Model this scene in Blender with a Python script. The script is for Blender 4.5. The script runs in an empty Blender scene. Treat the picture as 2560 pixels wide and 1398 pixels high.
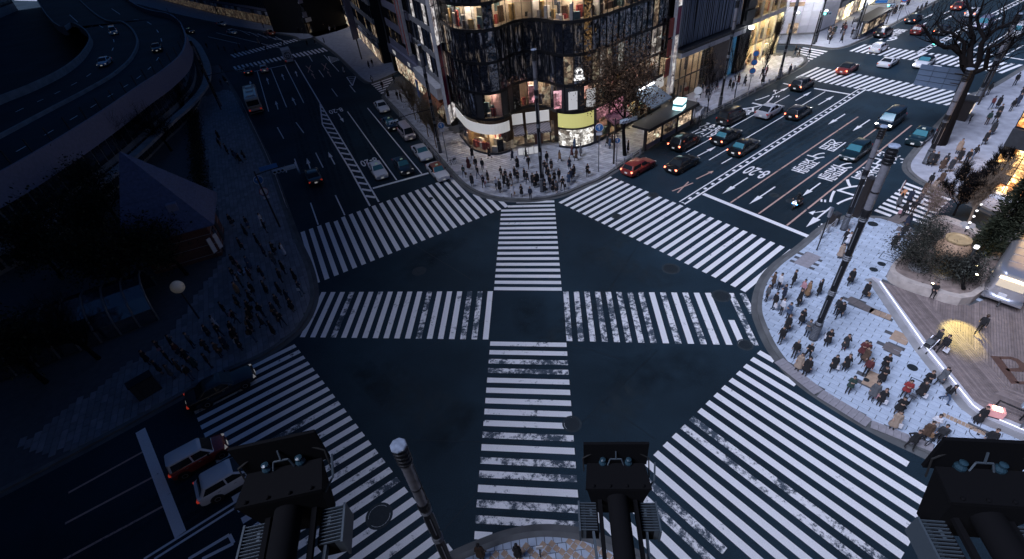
import bpy, bmesh, math, random
import numpy as np
from mathutils import Vector, Matrix
random.seed(7); RNG = np.random.default_rng(7)
SC = bpy.context.scene; COL = SC.collection
# ---------------------------------------------------------------- camera (calibrated from the vanishing points; height from the 0.9 m zebra pitch)
CX, CY, FPX, HC = 1280.0, 699.0, 1206.0, 27.2
_d = np.array([(1460 - CX) / FPX, -(2200 - CY) / FPX, -1.0]); _d /= np.linalg.norm(_d)
_up = -_d; _f = np.array([0, 0, -1.0]); _y = _f - _up * _f.dot(_up); _y /= np.linalg.norm(_y)
RW = np.array([np.cross(_y, _up), _y, _up])
cam_data = bpy.data.cameras.new('camera'); cam = bpy.data.objects.new('camera', cam_data); COL.objects.link(cam)
cam_data.sensor_width = 36.0; cam_data.lens = FPX / 2560.0 * 36.0; cam_data.clip_start = 0.1; cam_data.clip_end = 3000
_m = Matrix.Identity(4)
for i in range(3):
    for j in range(3): _m[i][j] = RW[i][j]
_m[2][3] = HC
cam.matrix_world = _m; SC.camera = cam
# ---------------------------------------------------------------- sky and sun: dusk, one broad soft light
SUN_EL, SUN_AZ = 49.0, 247.6      # azimuth of the light measured clockwise from +Y
world = bpy.data.worlds.new('World'); SC.world = world; world.use_nodes = True
_nt = world.node_tree; _bg = _nt.nodes['Background']
_sky = _nt.nodes.new('ShaderNodeTexSky'); _sky.sky_type = 'NISHITA'; _sky.sun_disc = False
_sky.sun_elevation = math.radians(0.0); _sky.sun_rotation = math.radians(SUN_AZ); _sky.air_density = 1.2; _sky.ozone_density = 4.0
_nt.links.new(_sky.outputs[0], _bg.inputs[0]); _bg.inputs[1].default_value = 0.10
_s = bpy.data.lights.new('sun', 'SUN'); _s.energy = 1.5; _s.angle = math.radians(31); _s.color = (0.70, 0.75, 0.96)
sun = bpy.data.objects.new('sun', _s); COL.objects.link(sun)
_dir = Vector((math.sin(math.radians(SUN_AZ)) * math.cos(math.radians(SUN_EL)), math.cos(math.radians(SUN_AZ)) * math.cos(math.radians(SUN_EL)), math.sin(math.radians(SUN_EL))))
sun.rotation_euler = (-_dir).to_track_quat('-Z', 'Y').to_euler(); sun.location = (0, 0, 60)
SC.view_settings.view_transform = 'Standard'; SC.view_settings.look = 'None'; SC.view_settings.exposure = 2.02; SC.view_settings.gamma = 1.0
SC.view_settings.use_curve_mapping = False
SC.cycles.max_bounces = 5; SC.cycles.diffuse_bounces = 2; SC.cycles.glossy_bounces = 3; SC.cycles.transmission_bounces = 3; SC.cycles.transparent_max_bounces = 6
SC.cycles.use_denoising = True; SC.cycles.sample_clamp_indirect = 8.0
SC.cycles.caustics_reflective = False; SC.cycles.caustics_refractive = False

def g(px, py, h=0.0):
    """ground point (or point at height h) that stands under the pixel of the 2560-wide photograph"""
    r = RW @ np.array([(px - CX) / FPX, -(py - CY) / FPX, -1.0]); t = (h - HC) / r[2]
    return Vector((r[0] * t, r[1] * t))
def zz(s, ox, oy, pts): return [g(ox + a * s, oy + b * s) for a, b in pts]
# ---------------------------------------------------------------- materials
MATS = {}
def nodes(m):
    m.use_nodes = True; nt = m.node_tree; return nt, nt.nodes, nt.links, nt.nodes['Principled BSDF']
def sock(b, *names):
    for n in names:
        if n in b.inputs: return b.inputs[n]
def M(name, col, rough=0.6, metal=0.0, var=0.0, scale=3.0, bump=0.0, bscale=40.0, emit=None, es=0.0, spec=0.5, island=0.0, coat=0.0, objrand=0.0, alpha=1.0, trans=0.0):
    if name in MATS: return MATS[name]
    m = bpy.data.materials.new(name); nt, N, L, b = nodes(m); MATS[name] = m
    b.inputs['Base Color'].default_value = (*col, 1); b.inputs['Roughness'].default_value = rough; b.inputs['Metallic'].default_value = metal
    sock(b, 'Specular IOR Level').default_value = spec
    if coat: b.inputs['Coat Weight'].default_value = coat; b.inputs['Coat Roughness'].default_value = 0.06
    if alpha < 1: b.inputs['Alpha'].default_value = alpha
    if trans: b.inputs['Transmission Weight'].default_value = trans
    if emit is not None:
        sock(b, 'Emission Color').default_value = (*emit, 1); b.inputs['Emission Strength'].default_value = es
    src = None
    if var or island or objrand:
        mx = N.new('ShaderNodeMix'); mx.data_type = 'RGBA'; mx.blend_type = 'MULTIPLY'; mx.inputs[0].default_value = 1.0
        mx.inputs[6].default_value = (*col, 1)
        val = None
        def add(sock_, amt):
            nonlocal val
            mr = N.new('ShaderNodeMapRange'); mr.inputs[3].default_value = 1 - amt; mr.inputs[4].default_value = 1 + amt
            L.new(sock_, mr.inputs[0])
            if val is None: val = mr.outputs[0]
            else:
                mm = N.new('ShaderNodeMath'); mm.operation = 'MULTIPLY'; L.new(val, mm.inputs[0]); L.new(mr.outputs[0], mm.inputs[1]); val = mm.outputs[0]
        if var:
            tc = N.new('ShaderNodeTexCoord'); no = N.new('ShaderNodeTexNoise'); no.inputs['Scale'].default_value = scale; no.inputs['Detail'].default_value = 5
            L.new(tc.outputs['Object'], no.inputs['Vector']); add(no.outputs[0], var * 1.8)
        if island: ge = N.new('ShaderNodeNewGeometry'); add(ge.outputs['Random Per Island'], island)
        if objrand: oi = N.new('ShaderNodeObjectInfo'); add(oi.outputs['Random'], objrand)
        L.new(val, mx.inputs[7]); L.new(mx.outputs[2], b.inputs['Base Color'])
    if bump:
        tc = N.new('ShaderNodeTexCoord'); no = N.new('ShaderNodeTexNoise'); no.inputs['Scale'].default_value = bscale; no.inputs['Detail'].default_value = 4
        L.new(tc.outputs['Object'], no.inputs['Vector']); bp = N.new('ShaderNodeBump'); bp.inputs['Strength'].default_value = bump; bp.inputs['Distance'].default_value = 0.02
        L.new(no.outputs[0], bp.inputs['Height']); L.new(bp.outputs[0], b.inputs['Normal'])
    return m
def ramp(N, stops):
    r = N.new('ShaderNodeValToRGB'); e = r.color_ramp.elements
    e[0].position, e[0].color = stops[0][0], (*stops[0][1], 1); e[1].position, e[1].color = stops[-1][0], (*stops[-1][1], 1)
    for p, c in stops[1:-1]: x = e.new(p); x.color = (*c, 1)
    return r
ASPHALT = (0.0118, 0.0262, 0.0395)
def asphalt_mat(name='asphalt', base=ASPHALT, k=1.0):
    m = bpy.data.materials.new(name); nt, N, L, b = nodes(m); MATS[name] = m
    tc = N.new('ShaderNodeTexCoord')
    n1 = N.new('ShaderNodeTexNoise'); n1.inputs['Scale'].default_value = 0.09; n1.inputs['Detail'].default_value = 5; n1.inputs['Roughness'].default_value = 0.6
    n2 = N.new('ShaderNodeTexNoise'); n2.inputs['Scale'].default_value = 14; n2.inputs['Detail'].default_value = 3
    n3 = N.new('ShaderNodeTexNoise'); n3.inputs['Scale'].default_value = 0.6; n3.inputs['Detail'].default_value = 6
    vo = N.new('ShaderNodeTexVoronoi'); vo.feature = 'DISTANCE_TO_EDGE'; vo.inputs['Scale'].default_value = 0.11; vo.inputs['Randomness'].default_value = 1.0
    wp = N.new('ShaderNodeVectorMath'); wp.operation = 'ADD'; sc = N.new('ShaderNodeVectorMath'); sc.operation = 'SCALE'; sc.inputs[3].default_value = 2.2
    L.new(tc.outputs['Object'], n3.inputs['Vector']); L.new(n3.outputs['Color'], sc.inputs[0]); L.new(tc.outputs['Object'], wp.inputs[0]); L.new(sc.outputs[0], wp.inputs[1])
    for n in (n1, n2): L.new(tc.outputs['Object'], n.inputs['Vector'])
    L.new(wp.outputs[0], vo.inputs['Vector'])
    r = ramp(N, [(0.32, tuple(c * 0.66 for c in base)), (0.5, base), (0.68, tuple(c * 1.45 for c in base))]); L.new(n1.outputs[0], r.inputs[0])
    m2 = N.new('ShaderNodeMix'); m2.data_type = 'RGBA'; m2.blend_type = 'MULTIPLY'; m2.inputs[0].default_value = 0.75
    r2 = ramp(N, [(0.25, (0.55, 0.55, 0.55)), (0.75, (1.45, 1.45, 1.45))]); L.new(n2.outputs[0], r2.inputs[0]); L.new(r.outputs[0], m2.inputs[6]); L.new(r2.outputs[0], m2.inputs[7])
    cr = ramp(N, [(0.0, (0.7, 0.7, 0.7)), (0.004, (1, 1, 1))]); L.new(vo.outputs[0], cr.inputs[0])
    m3 = N.new('ShaderNodeMix'); m3.data_type = 'RGBA'; m3.blend_type = 'MULTIPLY'; m3.inputs[0].default_value = 0.8; L.new(m2.outputs[2], m3.inputs[6]); L.new(cr.outputs[0], m3.inputs[7])
    L.new(m3.outputs[2], b.inputs['Base Color']); b.inputs['Roughness'].default_value = 0.72; sock(b, 'Specular IOR Level').default_value = 0.2
    bp = N.new('ShaderNodeBump'); bp.inputs['Strength'].default_value = 0.25; bp.inputs['Distance'].default_value = 0.01; L.new(n2.outputs[0], bp.inputs['Height']); L.new(bp.outputs[0], b.inputs['Normal'])
    return m
def paint_mat(name, col, wear, seed=0.0, scale=1.0):
    """road paint worn through to the asphalt; wear 0..1"""
    m = bpy.data.materials.new(name); nt, N, L, b = nodes(m); MATS[name] = m
    tc = N.new('ShaderNodeTexCoord'); mp = N.new('ShaderNodeMapping'); mp.inputs['Location'].default_value = (seed * 13.1, seed * 7.7, 0); L.new(tc.outputs['Object'], mp.inputs[0])
    a = N.new('ShaderNodeTexNoise'); a.inputs['Scale'].default_value = 0.55 * scale; a.inputs['Detail'].default_value = 2
    c = N.new('ShaderNodeTexNoise'); c.inputs['Scale'].default_value = 2.6 * scale; c.inputs['Detail'].default_value = 7; c.inputs['Roughness'].default_value = 0.72
    f = N.new('ShaderNodeTexNoise'); f.inputs['Scale'].default_value = 22; f.inputs['Detail'].default_value = 3
    for n in (a, c, f): L.new(mp.outputs[0], n.inputs['Vector'])
    def math_(op, x, y):
        k = N.new('ShaderNodeMath'); k.operation = op
        for i, v in enumerate((x, y)):
            if isinstance(v, (int, float)): k.inputs[i].default_value = v
            else: L.new(v, k.inputs[i])
        return k.outputs[0]
    s = math_('ADD', math_('MULTIPLY', a.outputs[0], 0.55), math_('ADD', math_('MULTIPLY', c.outputs[0], 0.85), math_('MULTIPLY', f.outputs[0], 0.25)))
    mr = N.new('ShaderNodeMapRange'); th = 1.22 - wear * 0.46; mr.inputs[1].default_value = th; mr.inputs[2].default_value = th + 0.09; mr.inputs[4].default_value = 0.95; L.new(s, mr.inputs[0])
    r = ramp(N, [(0.3, tuple(x * 0.86 for x in col)), (0.7, tuple(min(1, x * 1.06) for x in col))]); L.new(f.outputs[0], r.inputs[0])
    mx = N.new('ShaderNodeMix'); mx.data_type = 'RGBA'; L.new(mr.outputs[0], mx.inputs[0]); L.new(r.outputs[0], mx.inputs[6]); mx.inputs[7].default_value = (ASPHALT[0] * 1.5, ASPHALT[1] * 1.5, ASPHALT[2] * 1.6, 1)
    L.new(mx.outputs[2], b.inputs['Base Color']); b.inputs['Roughness'].default_value = 0.65; sock(b, 'Specular IOR Level').default_value = 0.25
    return m
def lit_mat(name, col, es, kind='shop', col2=None):
    """a window or display lit from inside: goods, shelves and furniture as blocks of light and dark in the glow"""
    m = bpy.data.materials.new(name); nt, N, L, b = nodes(m); MATS[name] = m
    ge = N.new('ShaderNodeNewGeometry'); k = 1.0 if kind == 'shop' else 0.55
    mp = N.new('ShaderNodeMapping'); mp.inputs['Scale'].default_value = (1.0, 1.0, 1.25); L.new(ge.outputs['Position'], mp.inputs[0])
    v1 = N.new('ShaderNodeTexVoronoi'); v1.distance = 'CHEBYCHEV'; v1.inputs['Scale'].default_value = 1.5 * k; v2 = N.new('ShaderNodeTexVoronoi'); v2.distance = 'MANHATTAN'; v2.inputs['Scale'].default_value = 5.2 * k
    n1 = N.new('ShaderNodeTexNoise'); n1.inputs['Scale'].default_value = 0.5; n1.inputs['Detail'].default_value = 3
    for n in (v1, v2, n1): L.new(mp.outputs[0], n.inputs['Vector'])
    c2 = col2 or tuple(c * 0.10 for c in col)
    def sep(x): q = N.new('ShaderNodeSeparateColor'); L.new(x, q.inputs[0]); return q.outputs[0]
    r1 = ramp(N, [(0.1, c2), (0.45, tuple(c * 0.5 for c in col)), (0.7, col), (0.95, tuple(min(1, c * 1.2 + 0.15) for c in col))]); L.new(sep(v1.outputs['Color']), r1.inputs[0])
    r2 = ramp(N, [(0.15, (0.25, 0.22, 0.2)), (0.8, (1.25, 1.25, 1.25))]); L.new(sep(v2.outputs['Color']), r2.inputs[0])
    r3 = ramp(N, [(0.3, (0.3, 0.3, 0.3)), (0.65, (1.3, 1.3, 1.3))]); L.new(n1.outputs[0], r3.inputs[0])
    mx = N.new('ShaderNodeMix'); mx.data_type = 'RGBA'; mx.blend_type = 'MULTIPLY'; mx.inputs[0].default_value = 0.85; L.new(r1.outputs[0], mx.inputs[6]); L.new(r2.outputs[0], mx.inputs[7])
    m3 = N.new('ShaderNodeMix'); m3.data_type = 'RGBA'; m3.blend_type = 'MULTIPLY'; m3.inputs[0].default_value = 0.8; L.new(mx.outputs[2], m3.inputs[6]); L.new(r3.outputs[0], m3.inputs[7])
    L.new(m3.outputs[2], sock(b, 'Emission Color')); b.inputs['Emission Strength'].default_value = es * 1.6
    b.inputs['Base Color'].default_value = (0.03, 0.03, 0.03, 1); b.inputs['Roughness'].default_value = 0.1
    return m
# ---------------------------------------------------------------- mesh building
class MB:
    def __init__(s): s.v = []; s.f = []; s.mi = []; s.cur = 0
    def poly(s, pts):
        n = len(s.v); s.v += [tuple(p) for p in pts]; s.f.append(tuple(range(n, n + len(pts)))); s.mi.append(s.cur)
    def box(s, cx, cy, cz, sx, sy, sz, rz=0.0, taper=1.0):
        c, q = math.cos(rz), math.sin(rz); n = len(s.v)
        for z in (-1, 1):
            t = taper if z > 0 else 1
            for a, b in ((-1, -1), (1, -1), (1, 1), (-1, 1)):
                x, y = a * sx / 2 * t, b * sy / 2 * t; s.v.append((cx + x * c - y * q, cy + x * q + y * c, cz + z * sz / 2))
        for f in ((3, 2, 1, 0), (4, 5, 6, 7), (0, 1, 5, 4), (1, 2, 6, 5), (2, 3, 7, 6), (3, 0, 4, 7)): s.f.append(tuple(n + i for i in f)); s.mi.append(s.cur)
        return s
    def prism(s, pts, z0, z1):
        n = len(s.v); k = len(pts)
        a = sum(pts[i][0] * pts[(i + 1) % k][1] - pts[(i + 1) % k][0] * pts[i][1] for i in range(k))
        if a < 0: pts = pts[::-1]
        s.v += [(p[0], p[1], z0) for p in pts] + [(p[0], p[1], z1) for p in pts]
        s.f.append(tuple(n + i for i in range(k - 1, -1, -1))); s.f.append(tuple(n + k + i for i in range(k))); s.mi += [s.cur] * 2
        for i in range(k): j = (i + 1) % k; s.f.append((n + i, n + j, n + k + j, n + k + i)); s.mi.append(s.cur)
        return s
    def bar(s, p, q, w, h=None):
        """box beam between two points"""
        p, q = Vector(p), Vector(q); d = q - p; h = h or w
        if d.length < 1e-6: return s
        z = d.normalized(); x = z.cross(Vector((0, 0, 1)))
        if x.length < 1e-4: x = Vector((1, 0, 0))
        x.normalize(); y = z.cross(x); n = len(s.v)
        for e in (p, q):
            for a, b in ((-1, -1), (1, -1), (1, 1), (-1, 1)): s.v.append(tuple(e + x * a * w / 2 + y * b * h / 2))
        for f in ((0, 1, 2, 3), (7, 6, 5, 4), (4, 5, 1, 0), (5, 6, 2, 1), (6, 7, 3, 2), (7, 4, 0, 3)): s.f.append(tuple(n + i for i in f)); s.mi.append(s.cur)
        return s
    def tube(s, pts, rads, seg=8, caps=True):
        pts = [Vector(p) for p in pts]; n = len(s.v); k = len(pts)
        prev = None
        for i, p in enumerate(pts):
            d = (pts[min(i + 1, k - 1)] - pts[max(i - 1, 0)]); d.normalize()
            if prev is None:
                x = d.cross(Vector((0, 0, 1)))
                if x.length < 1e-3: x = Vector((1, 0, 0))
            else: x = prev - d * prev.dot(d)
            if x.length < 1e-5: x = Vector((1, 0, 0))
            x.normalize(); prev = x; y = d.cross(x); r = rads[i] if isinstance(rads, (list, tuple)) else rads
            for a in range(seg): t = 2 * math.pi * a / seg; s.v.append(tuple(p + x * math.cos(t) * r + y * math.sin(t) * r))
        for i in range(k - 1):
            for a in range(seg):
                b = (a + 1) % seg; s.f.append((n + i * seg + a, n + i * seg + b, n + (i + 1) * seg + b, n + (i + 1) * seg + a)); s.mi.append(s.cur)
        if caps:
            s.f.append(tuple(n + a for a in range(seg - 1, -1, -1))); s.f.append(tuple(n + (k - 1) * seg + a for a in range(seg))); s.mi += [s.cur] * 2
        return s
    def lathe(s, prof, cx=0, cy=0, seg=16):
        n = len(s.v); k = len(prof)
        for r, z in prof:
            for a in range(seg): t = 2 * math.pi * a / seg; s.v.append((cx + r * math.cos(t), cy + r * math.sin(t), z))
        for i in range(k - 1):
            for a in range(seg):
                b = (a + 1) % seg; s.f.append((n + i * seg + a, n + i * seg + b, n + (i + 1) * seg + b, n + (i + 1) * seg + a)); s.mi.append(s.cur)
        s.f.append(tuple(n + a for a in range(seg - 1, -1, -1))); s.f.append(tuple(n + (k - 1) * seg + a for a in range(seg))); s.mi += [s.cur] * 2
        return s
    def mesh(s, name, mats, smooth=False):
        me = bpy.data.meshes.new(name); me.from_pydata(s.v, [], s.f)
        if not isinstance(mats, (list, tuple)): mats = [mats]
        for m in mats: me.materials.append(m)
        if len(mats) > 1: me.polygons.foreach_set('material_index', s.mi)
        me.update()
        if smooth:
            me.polygons.foreach_set('use_smooth', [True] * len(me.polygons)); me.set_sharp_from_angle(angle=math.radians(38 if smooth is True else smooth))
        return me
    def build(s, name, mats, parent=None, smooth=False, loc=None, rz=0.0):
        o = bpy.data.objects.new(name, s.mesh(name, mats, smooth)); COL.objects.link(o)
        if parent is not None: o.parent = parent
        if loc is not None: o.location = loc
        if rz: o.rotation_euler = (0, 0, rz)
        return o
def tag(o, label=None, cat=None, group=None, kind=None):
    if label: o['label'] = label
    if cat: o['category'] = cat
    if group: o['group'] = group
    if kind: o['kind'] = kind
    return o
def empty(name, loc=(0, 0, 0), rz=0.0, label=None, cat=None, group=None):
    o = bpy.data.objects.new(name, None); COL.objects.link(o); o.empty_display_size = 0.2
    o.location = (loc[0], loc[1], loc[2] if len(loc) > 2 else 0.0); o.rotation_euler = (0, 0, rz); return tag(o, label, cat, group)
def part(name, mesh, parent, loc=(0, 0, 0), rot=None):
    o = bpy.data.objects.new(name, mesh); COL.objects.link(o); o.parent = parent; o.location = loc
    if rot is not None: o.rotation_euler = rot
    return o
def copy_tree(o, parent=None):
    c = o.copy(); COL.objects.link(c); c.parent = parent
    for ch in [x for x in KIDS.get(o.name, [])] or list(o.children): copy_tree(ch, c)
    return c
KIDS = {}
def clip(subject, window):
    """Sutherland-Hodgman: subject polygon cut by a convex window (counter-clockwise)"""
    out = list(subject)
    k = len(window)
    for i in range(k):
        a, b = window[i], window[(i + 1) % k]; inp, out = out, []
        if not inp: return []
        side = lambda p: (b[0] - a[0]) * (p[1] - a[1]) - (b[1] - a[1]) * (p[0] - a[0])
        for j, p in enumerate(inp):
            q = inp[j - 1]; sp, sq = side(p), side(q)
            if sp >= 0:
                if sq < 0: t = sq / (sq - sp); out.append((q[0] + (p[0] - q[0]) * t, q[1] + (p[1] - q[1]) * t))
                out.append((p[0], p[1]))
            elif sq >= 0: t = sq / (sq - sp); out.append((q[0] + (p[0] - q[0]) * t, q[1] + (p[1] - q[1]) * t))
    return out
def area(P): return 0.5 * sum(P[i][0] * P[(i + 1) % len(P)][1] - P[(i + 1) % len(P)][0] * P[i][1] for i in range(len(P)))
def inside(p, P):
    r = False
    for i in range(len(P)):
        a, b = P[i], P[i - 1]
        if (a[1] > p[1]) != (b[1] > p[1]) and p[0] < (b[0] - a[0]) * (p[1] - a[1]) / (b[1] - a[1]) + a[0]: r = not r
    return r
def spline(pts, n=6, closed=False):
    out = []; k = len(pts)
    P = [np.array(p, float) for p in pts]
    for i in range(k if closed else k - 1):
        p0, p1, p2, p3 = (P[(i - 1) % k] if closed or i > 0 else P[0]), P[i], P[(i + 1) % k], (P[(i + 2) % k] if closed or i + 2 < k else P[-1])
        for j in range(n):
            t = j / n; out.append(tuple(0.5 * ((2 * p1) + (-p0 + p2) * t + (2 * p0 - 5 * p1 + 4 * p2 - p3) * t * t + (-p0 + 3 * p1 - 3 * p2 + p3) * t ** 3)))
    if not closed: out.append(tuple(P[-1]))
    return out
def offset_line(L, d):
    """offset an open polyline to its left by d"""
    out = []
    for i, p in enumerate(L):
        a = np.array(L[max(i - 1, 0)], float); b = np.array(L[min(i + 1, len(L) - 1)], float); t = b - a; t /= np.linalg.norm(t); out.append((p[0] - t[1] * d, p[1] + t[0] * d))
    return out
def text_mesh(body, mat_, size=1.0, extrude=0.0):
    cu = bpy.data.curves.new('lettering', 'FONT'); cu.body = body; cu.size = size; cu.align_x = 'CENTER'; cu.align_y = 'CENTER'; cu.extrude = extrude; cu.resolution_u = 3
    cu.offset = size * 0.012 if ord(body[0]) < 256 else 0.0
    o = bpy.data.objects.new('lettering', cu); COL.objects.link(o); dg = bpy.context.evaluated_depsgraph_get(); dg.update()
    me = bpy.data.meshes.new_from_object(o.evaluated_get(dg)); bpy.data.objects.remove(o); bpy.data.curves.remove(cu)
    me.materials.clear(); me.materials.append(mat_); return me
# ---------------------------------------------------------------- ground: road sheet, pavements with kerbs, markings
M_ASPH = asphalt_mat()
WHITE = (0.80, 0.80, 0.82)
PW = [paint_mat('road_paint_%d' % i, WHITE, w, i) for i, w in enumerate((0.28, 0.45, 0.62, 0.95, 1.12))]
PW += [paint_mat('near_road_paint_%d' % i, WHITE, w, 20 + i, .8) for i, w in enumerate((.5, .66, .9))]
P_OR = paint_mat('orange_road_paint', (0.50, 0.33, 0.28), 0.7, 9)
ROAD = MB(); ROAD.poly([(-900, -300, 0), (900, -300, 0), (900, 1500, 0), (-900, 1500, 0)])
ROAD = tag(ROAD.build('road', M_ASPH), kind='structure')
M_PAVE = M('pavement_slab', (0.34, 0.36, 0.42), 0.75, var=0.25, scale=1.2)
M_GROUT = M('pavement_grout', (0.075, 0.08, 0.09), 0.85, var=0.2, scale=2)
M_KERB = M('kerb_concrete', (0.115, 0.12, 0.125), 0.85, var=0.35, scale=0.9, bump=0.3)
M_GUT = M('gutter_concrete', (0.09, 0.095, 0.10), 0.9, var=0.35, scale=0.7)
M_STONE = M('granite_paver', (0.41, 0.48, 0.585), 0.62, island=0.13, var=0.13, scale=1.7, bump=0.1)
M_STONE2 = M('grey_block_paver', (0.19, 0.195, 0.22), 0.7, island=0.2, var=0.2, scale=1.5)
M_DARKP = M('dark_block_paver', (0.13, 0.115, 0.115), 0.75, island=0.25, var=0.2, scale=2)
M_TACT = M('buff_tactile_tile', (0.36, 0.26, 0.19), 0.7, island=0.12, var=0.2, scale=3, bump=0.4, bscale=25)
M_PINKT = M('pink_block_tile', (0.26, 0.25, 0.275), 0.7, island=0.15, var=0.2, scale=3)
M_ORK = M('orange_kerb_edge', (0.42, 0.17, 0.07), 0.7, var=0.3, scale=3)
def V2(pts): return [(p[0], p[1]) for p in pts]
def pavement(name, kerb, back, mat_, h=0.15, kw=0.34, gut=0.42, top=None):
    """kerb: polyline with the pavement on its left; back: closing points"""
    inner = offset_line(kerb, kw); pv = MB().prism(inner + back, -0.05, h); o = tag(pv.build(name, mat_), kind='structure')
    # kerb stones, one by one while they are large in the picture
    sub = []; acc = [kerb[0]]
    kb = MB(); out = offset_line(kerb, -gut); gm = MB()
    for i in range(len(kerb) - 1):
        kb.prism([kerb[i], kerb[i + 1], inner[i + 1], inner[i]], -0.05, h + 0.012)
        gm.poly([(*out[i], 0.006), (*out[i + 1], 0.006), (*kerb[i + 1], 0.02), (*kerb[i], 0.02)])
    kb.build('kerb', M_KERB, o); gm.build('gutter', M_GUT, o)
    o['poly'] = 0; return o, inner + back
def dense(px, n=5): return [tuple(p) for p in spline([tuple(g(*p)) for p in px], n)]
far_kerb = dense([(990, 195), (962, 236), (962, 247), (986, 272), (1060, 352), (1133, 437), (1180, 477), (1240, 497), (1320, 502), (1400, 490), (1460, 466), (1520, 438), (1640, 354), (1740, 301), (1850, 246), (1960, 190), (2003, 166), (2014, 152), (2004, 139), (1975, 130), (1930, 128)])
FAR_PAVE, FARP = pavement('corner_pavement', far_kerb, [(49.0, 95.0), (30, 98), (5, 100), (-8, 108)], M_GROUT)
plaza_kerb = dense([(2330, 618), (2250, 560), (2200, 546), (2115, 545), (2060, 570), (2000, 620), (1940, 665), (1905, 710), (1892, 770), (1905, 820), (1935, 880), (1990, 945), (2080, 1010), (2200, 1080), (2330, 1142), (2560, 1260), (2900, 1440)])
PLAZA, PLAZAP = pavement('plaza_pavement', plaza_kerb, [(60, -10), (60, 20), (44.0, 24.5)], M_GROUT)
next_kerb = dense([(2600, 145), (2480, 219), (2420, 243), (2350, 310), (2290, 378), (2266, 415), (2282, 442), (2330, 470), (2420, 508), (2600, 590)])
NEXT_PAVE, NEXTP = pavement('side_pavement', next_kerb, [(75, 20), (95, 60)], M_PAVE)
left_kerb = dense([(0, 1235), (200, 1130), (330, 1060), (420, 1010), (540, 945), (650, 895), (720, 850), (760, 810), (783, 760), (785, 720), (770, 660), (735, 580), (675, 411), (650, 358), (600, 257), (560, 190), (545, 165)])
LEFT_PAVE, LEFTP = pavement('park_pavement', left_kerb, [(-85, 140), (-140, 120), (-140, 20)], M_GROUT)
near_kerb = [(40, -22), (14, 1.0), (8, 7.3)] + dense([(1600, 1398), (1560, 1380), (1490, 1350), (1430, 1335), (1350, 1330), (1270, 1343), (1190, 1372), (1130, 1398)], 4) + [(-8, 9.6), (-16, 4), (-40, -12)]
NEAR_PAVE, NEARP = pavement('near_pavement', near_kerb, [(-40, -40), (40, -40)], M_GROUT)
farr_kerb = dense([(1940, 112), (2012, 114), (2080, 123), (2117, 117), (2146, 105), (2181, 90), (2258, 48), (2345, 2)])
FARR, FARRP = pavement('shop_pavement', farr_kerb, [(130, 190), (60, 150), (40, 110)], M_PAVE)
farl_kerb = dense([(770, 85), (800, 106), (840, 137), (881, 177), (905, 200), (930, 208), (985, 186), (1010, 172)])
FARL, FARLP = pavement('arcade_pavement', farl_kerb, [(-5, 125), (-20, 190)], M_PAVE)
fart_kerb = dense([(330, 8), (430, 34), (560, 62), (720, 89), (748, 99), (776, 97), (842, 80), (870, 70)])
FART, FARTP = pavement('department_store_pavement', fart_kerb, [(-20, 260), (-120, 420), (-330, 420)], M_PAVE)

def paving(owner, poly, d, lx, ly, mat_, z=0.15, gap=0.018, limit=300, key=None, name='paver', box=None, offs=0.5, skip=None, th=0.035):
    """courses of slabs cut to the pavement's outline: the ones that show largest as objects, the rest as one part"""
    ux = np.array([d[0], d[1]], float); ux /= np.linalg.norm(ux); uy = np.array([-ux[1], ux[0]])
    Q = np.array([(np.dot(p, ux), np.dot(p, uy)) for p in box or poly]); x0, y0 = Q.min(0); x1, y1 = Q.max(0)
    cells = []; r = 0; y = y0
    while y < y1:
        x = x0 + (r % 2) * lx * offs - random.random() * 0.1
        while x < x1:
            w = [(x + gap, y + gap), (x + lx - gap, y + gap), (x + lx - gap, y + ly - gap), (x + gap, y + ly - gap)]
            W = [tuple(ux * a + uy * b) for a, b in w]; c = np.mean(W, 0)
            if (box is None or inside(c, box)) and (skip is None or not skip(c)):
                P = clip(poly, W) if box is None else (clip(poly, W) if not all(inside(p, poly) for p in W) else W)
                if len(P) > 2 and abs(area(P)) > 0.02: cells.append((c, P))
            x += lx
        y += ly; r += 1
    if key: cells.sort(key=lambda t: key(t[0]))
    rest = MB()
    for i, (c, P) in enumerate(cells):
        if area(P) < 0: P = P[::-1]
        if i < limit:
            m = MB(); m.prism([(p[0] - c[0], p[1] - c[1]) for p in P], 0, th); m.build(name, mat_, owner, loc=(c[0], c[1], z))
        else:
            n = len(rest.v); k = len(P); rest.v += [(p[0], p[1], z + th) for p in P] + [(p[0], p[1], z) for p in P]; rest.f.append(tuple(range(n, n + k))); rest.mi.append(0)
            for a in range(k): b = (a + 1) % k; rest.f.append((n + a, n + k + a, n + k + b, n + b)); rest.mi.append(0)
    if rest.f: tag(rest.build('pavers', mat_, owner), kind='stuff')
    return cells
dAp = np.array([0.627, -0.779])
# plaza: bands of darker blocks and buff tactile tiles laid in the granite, then the granite itself
BANDS = []
def band(px, w, mat_, n, name, owner=PLAZA, z=0.15):
    a, b = g(*px[0]), g(*px[1]); d = (b - a).normalized(); q = Vector((-d.y, d.x)) * w / 2
    BANDS.append([tuple(a - q), tuple(b - q), tuple(b + q), tuple(a + q)])
    for i in range(n):
        s, e = a + (b - a) * (i / n) + d * 0.01, a + (b - a) * ((i + 1) / n) - d * 0.01; c = (s + e) / 2
        m = MB().prism([tuple(p - c) for p in (s - q, e - q, e + q, s + q)], 0, 0.036); m.build(name, mat_, owner, loc=(c.x, c.y, z))
band([(2118, 750), (2180, 783)], 0.75, M_DARKP, 3, 'dark_block'); band([(2172, 780), (2226, 799)], 0.62, M_TACT, 4, 'tactile_tile')
band([(2256, 838), (2240, 860)], 1.0, M_TACT, 2, 'tactile_tile'); band([(2234, 868), (2222, 884)], 1.0, M_DARKP, 2, 'dark_block')
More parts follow.
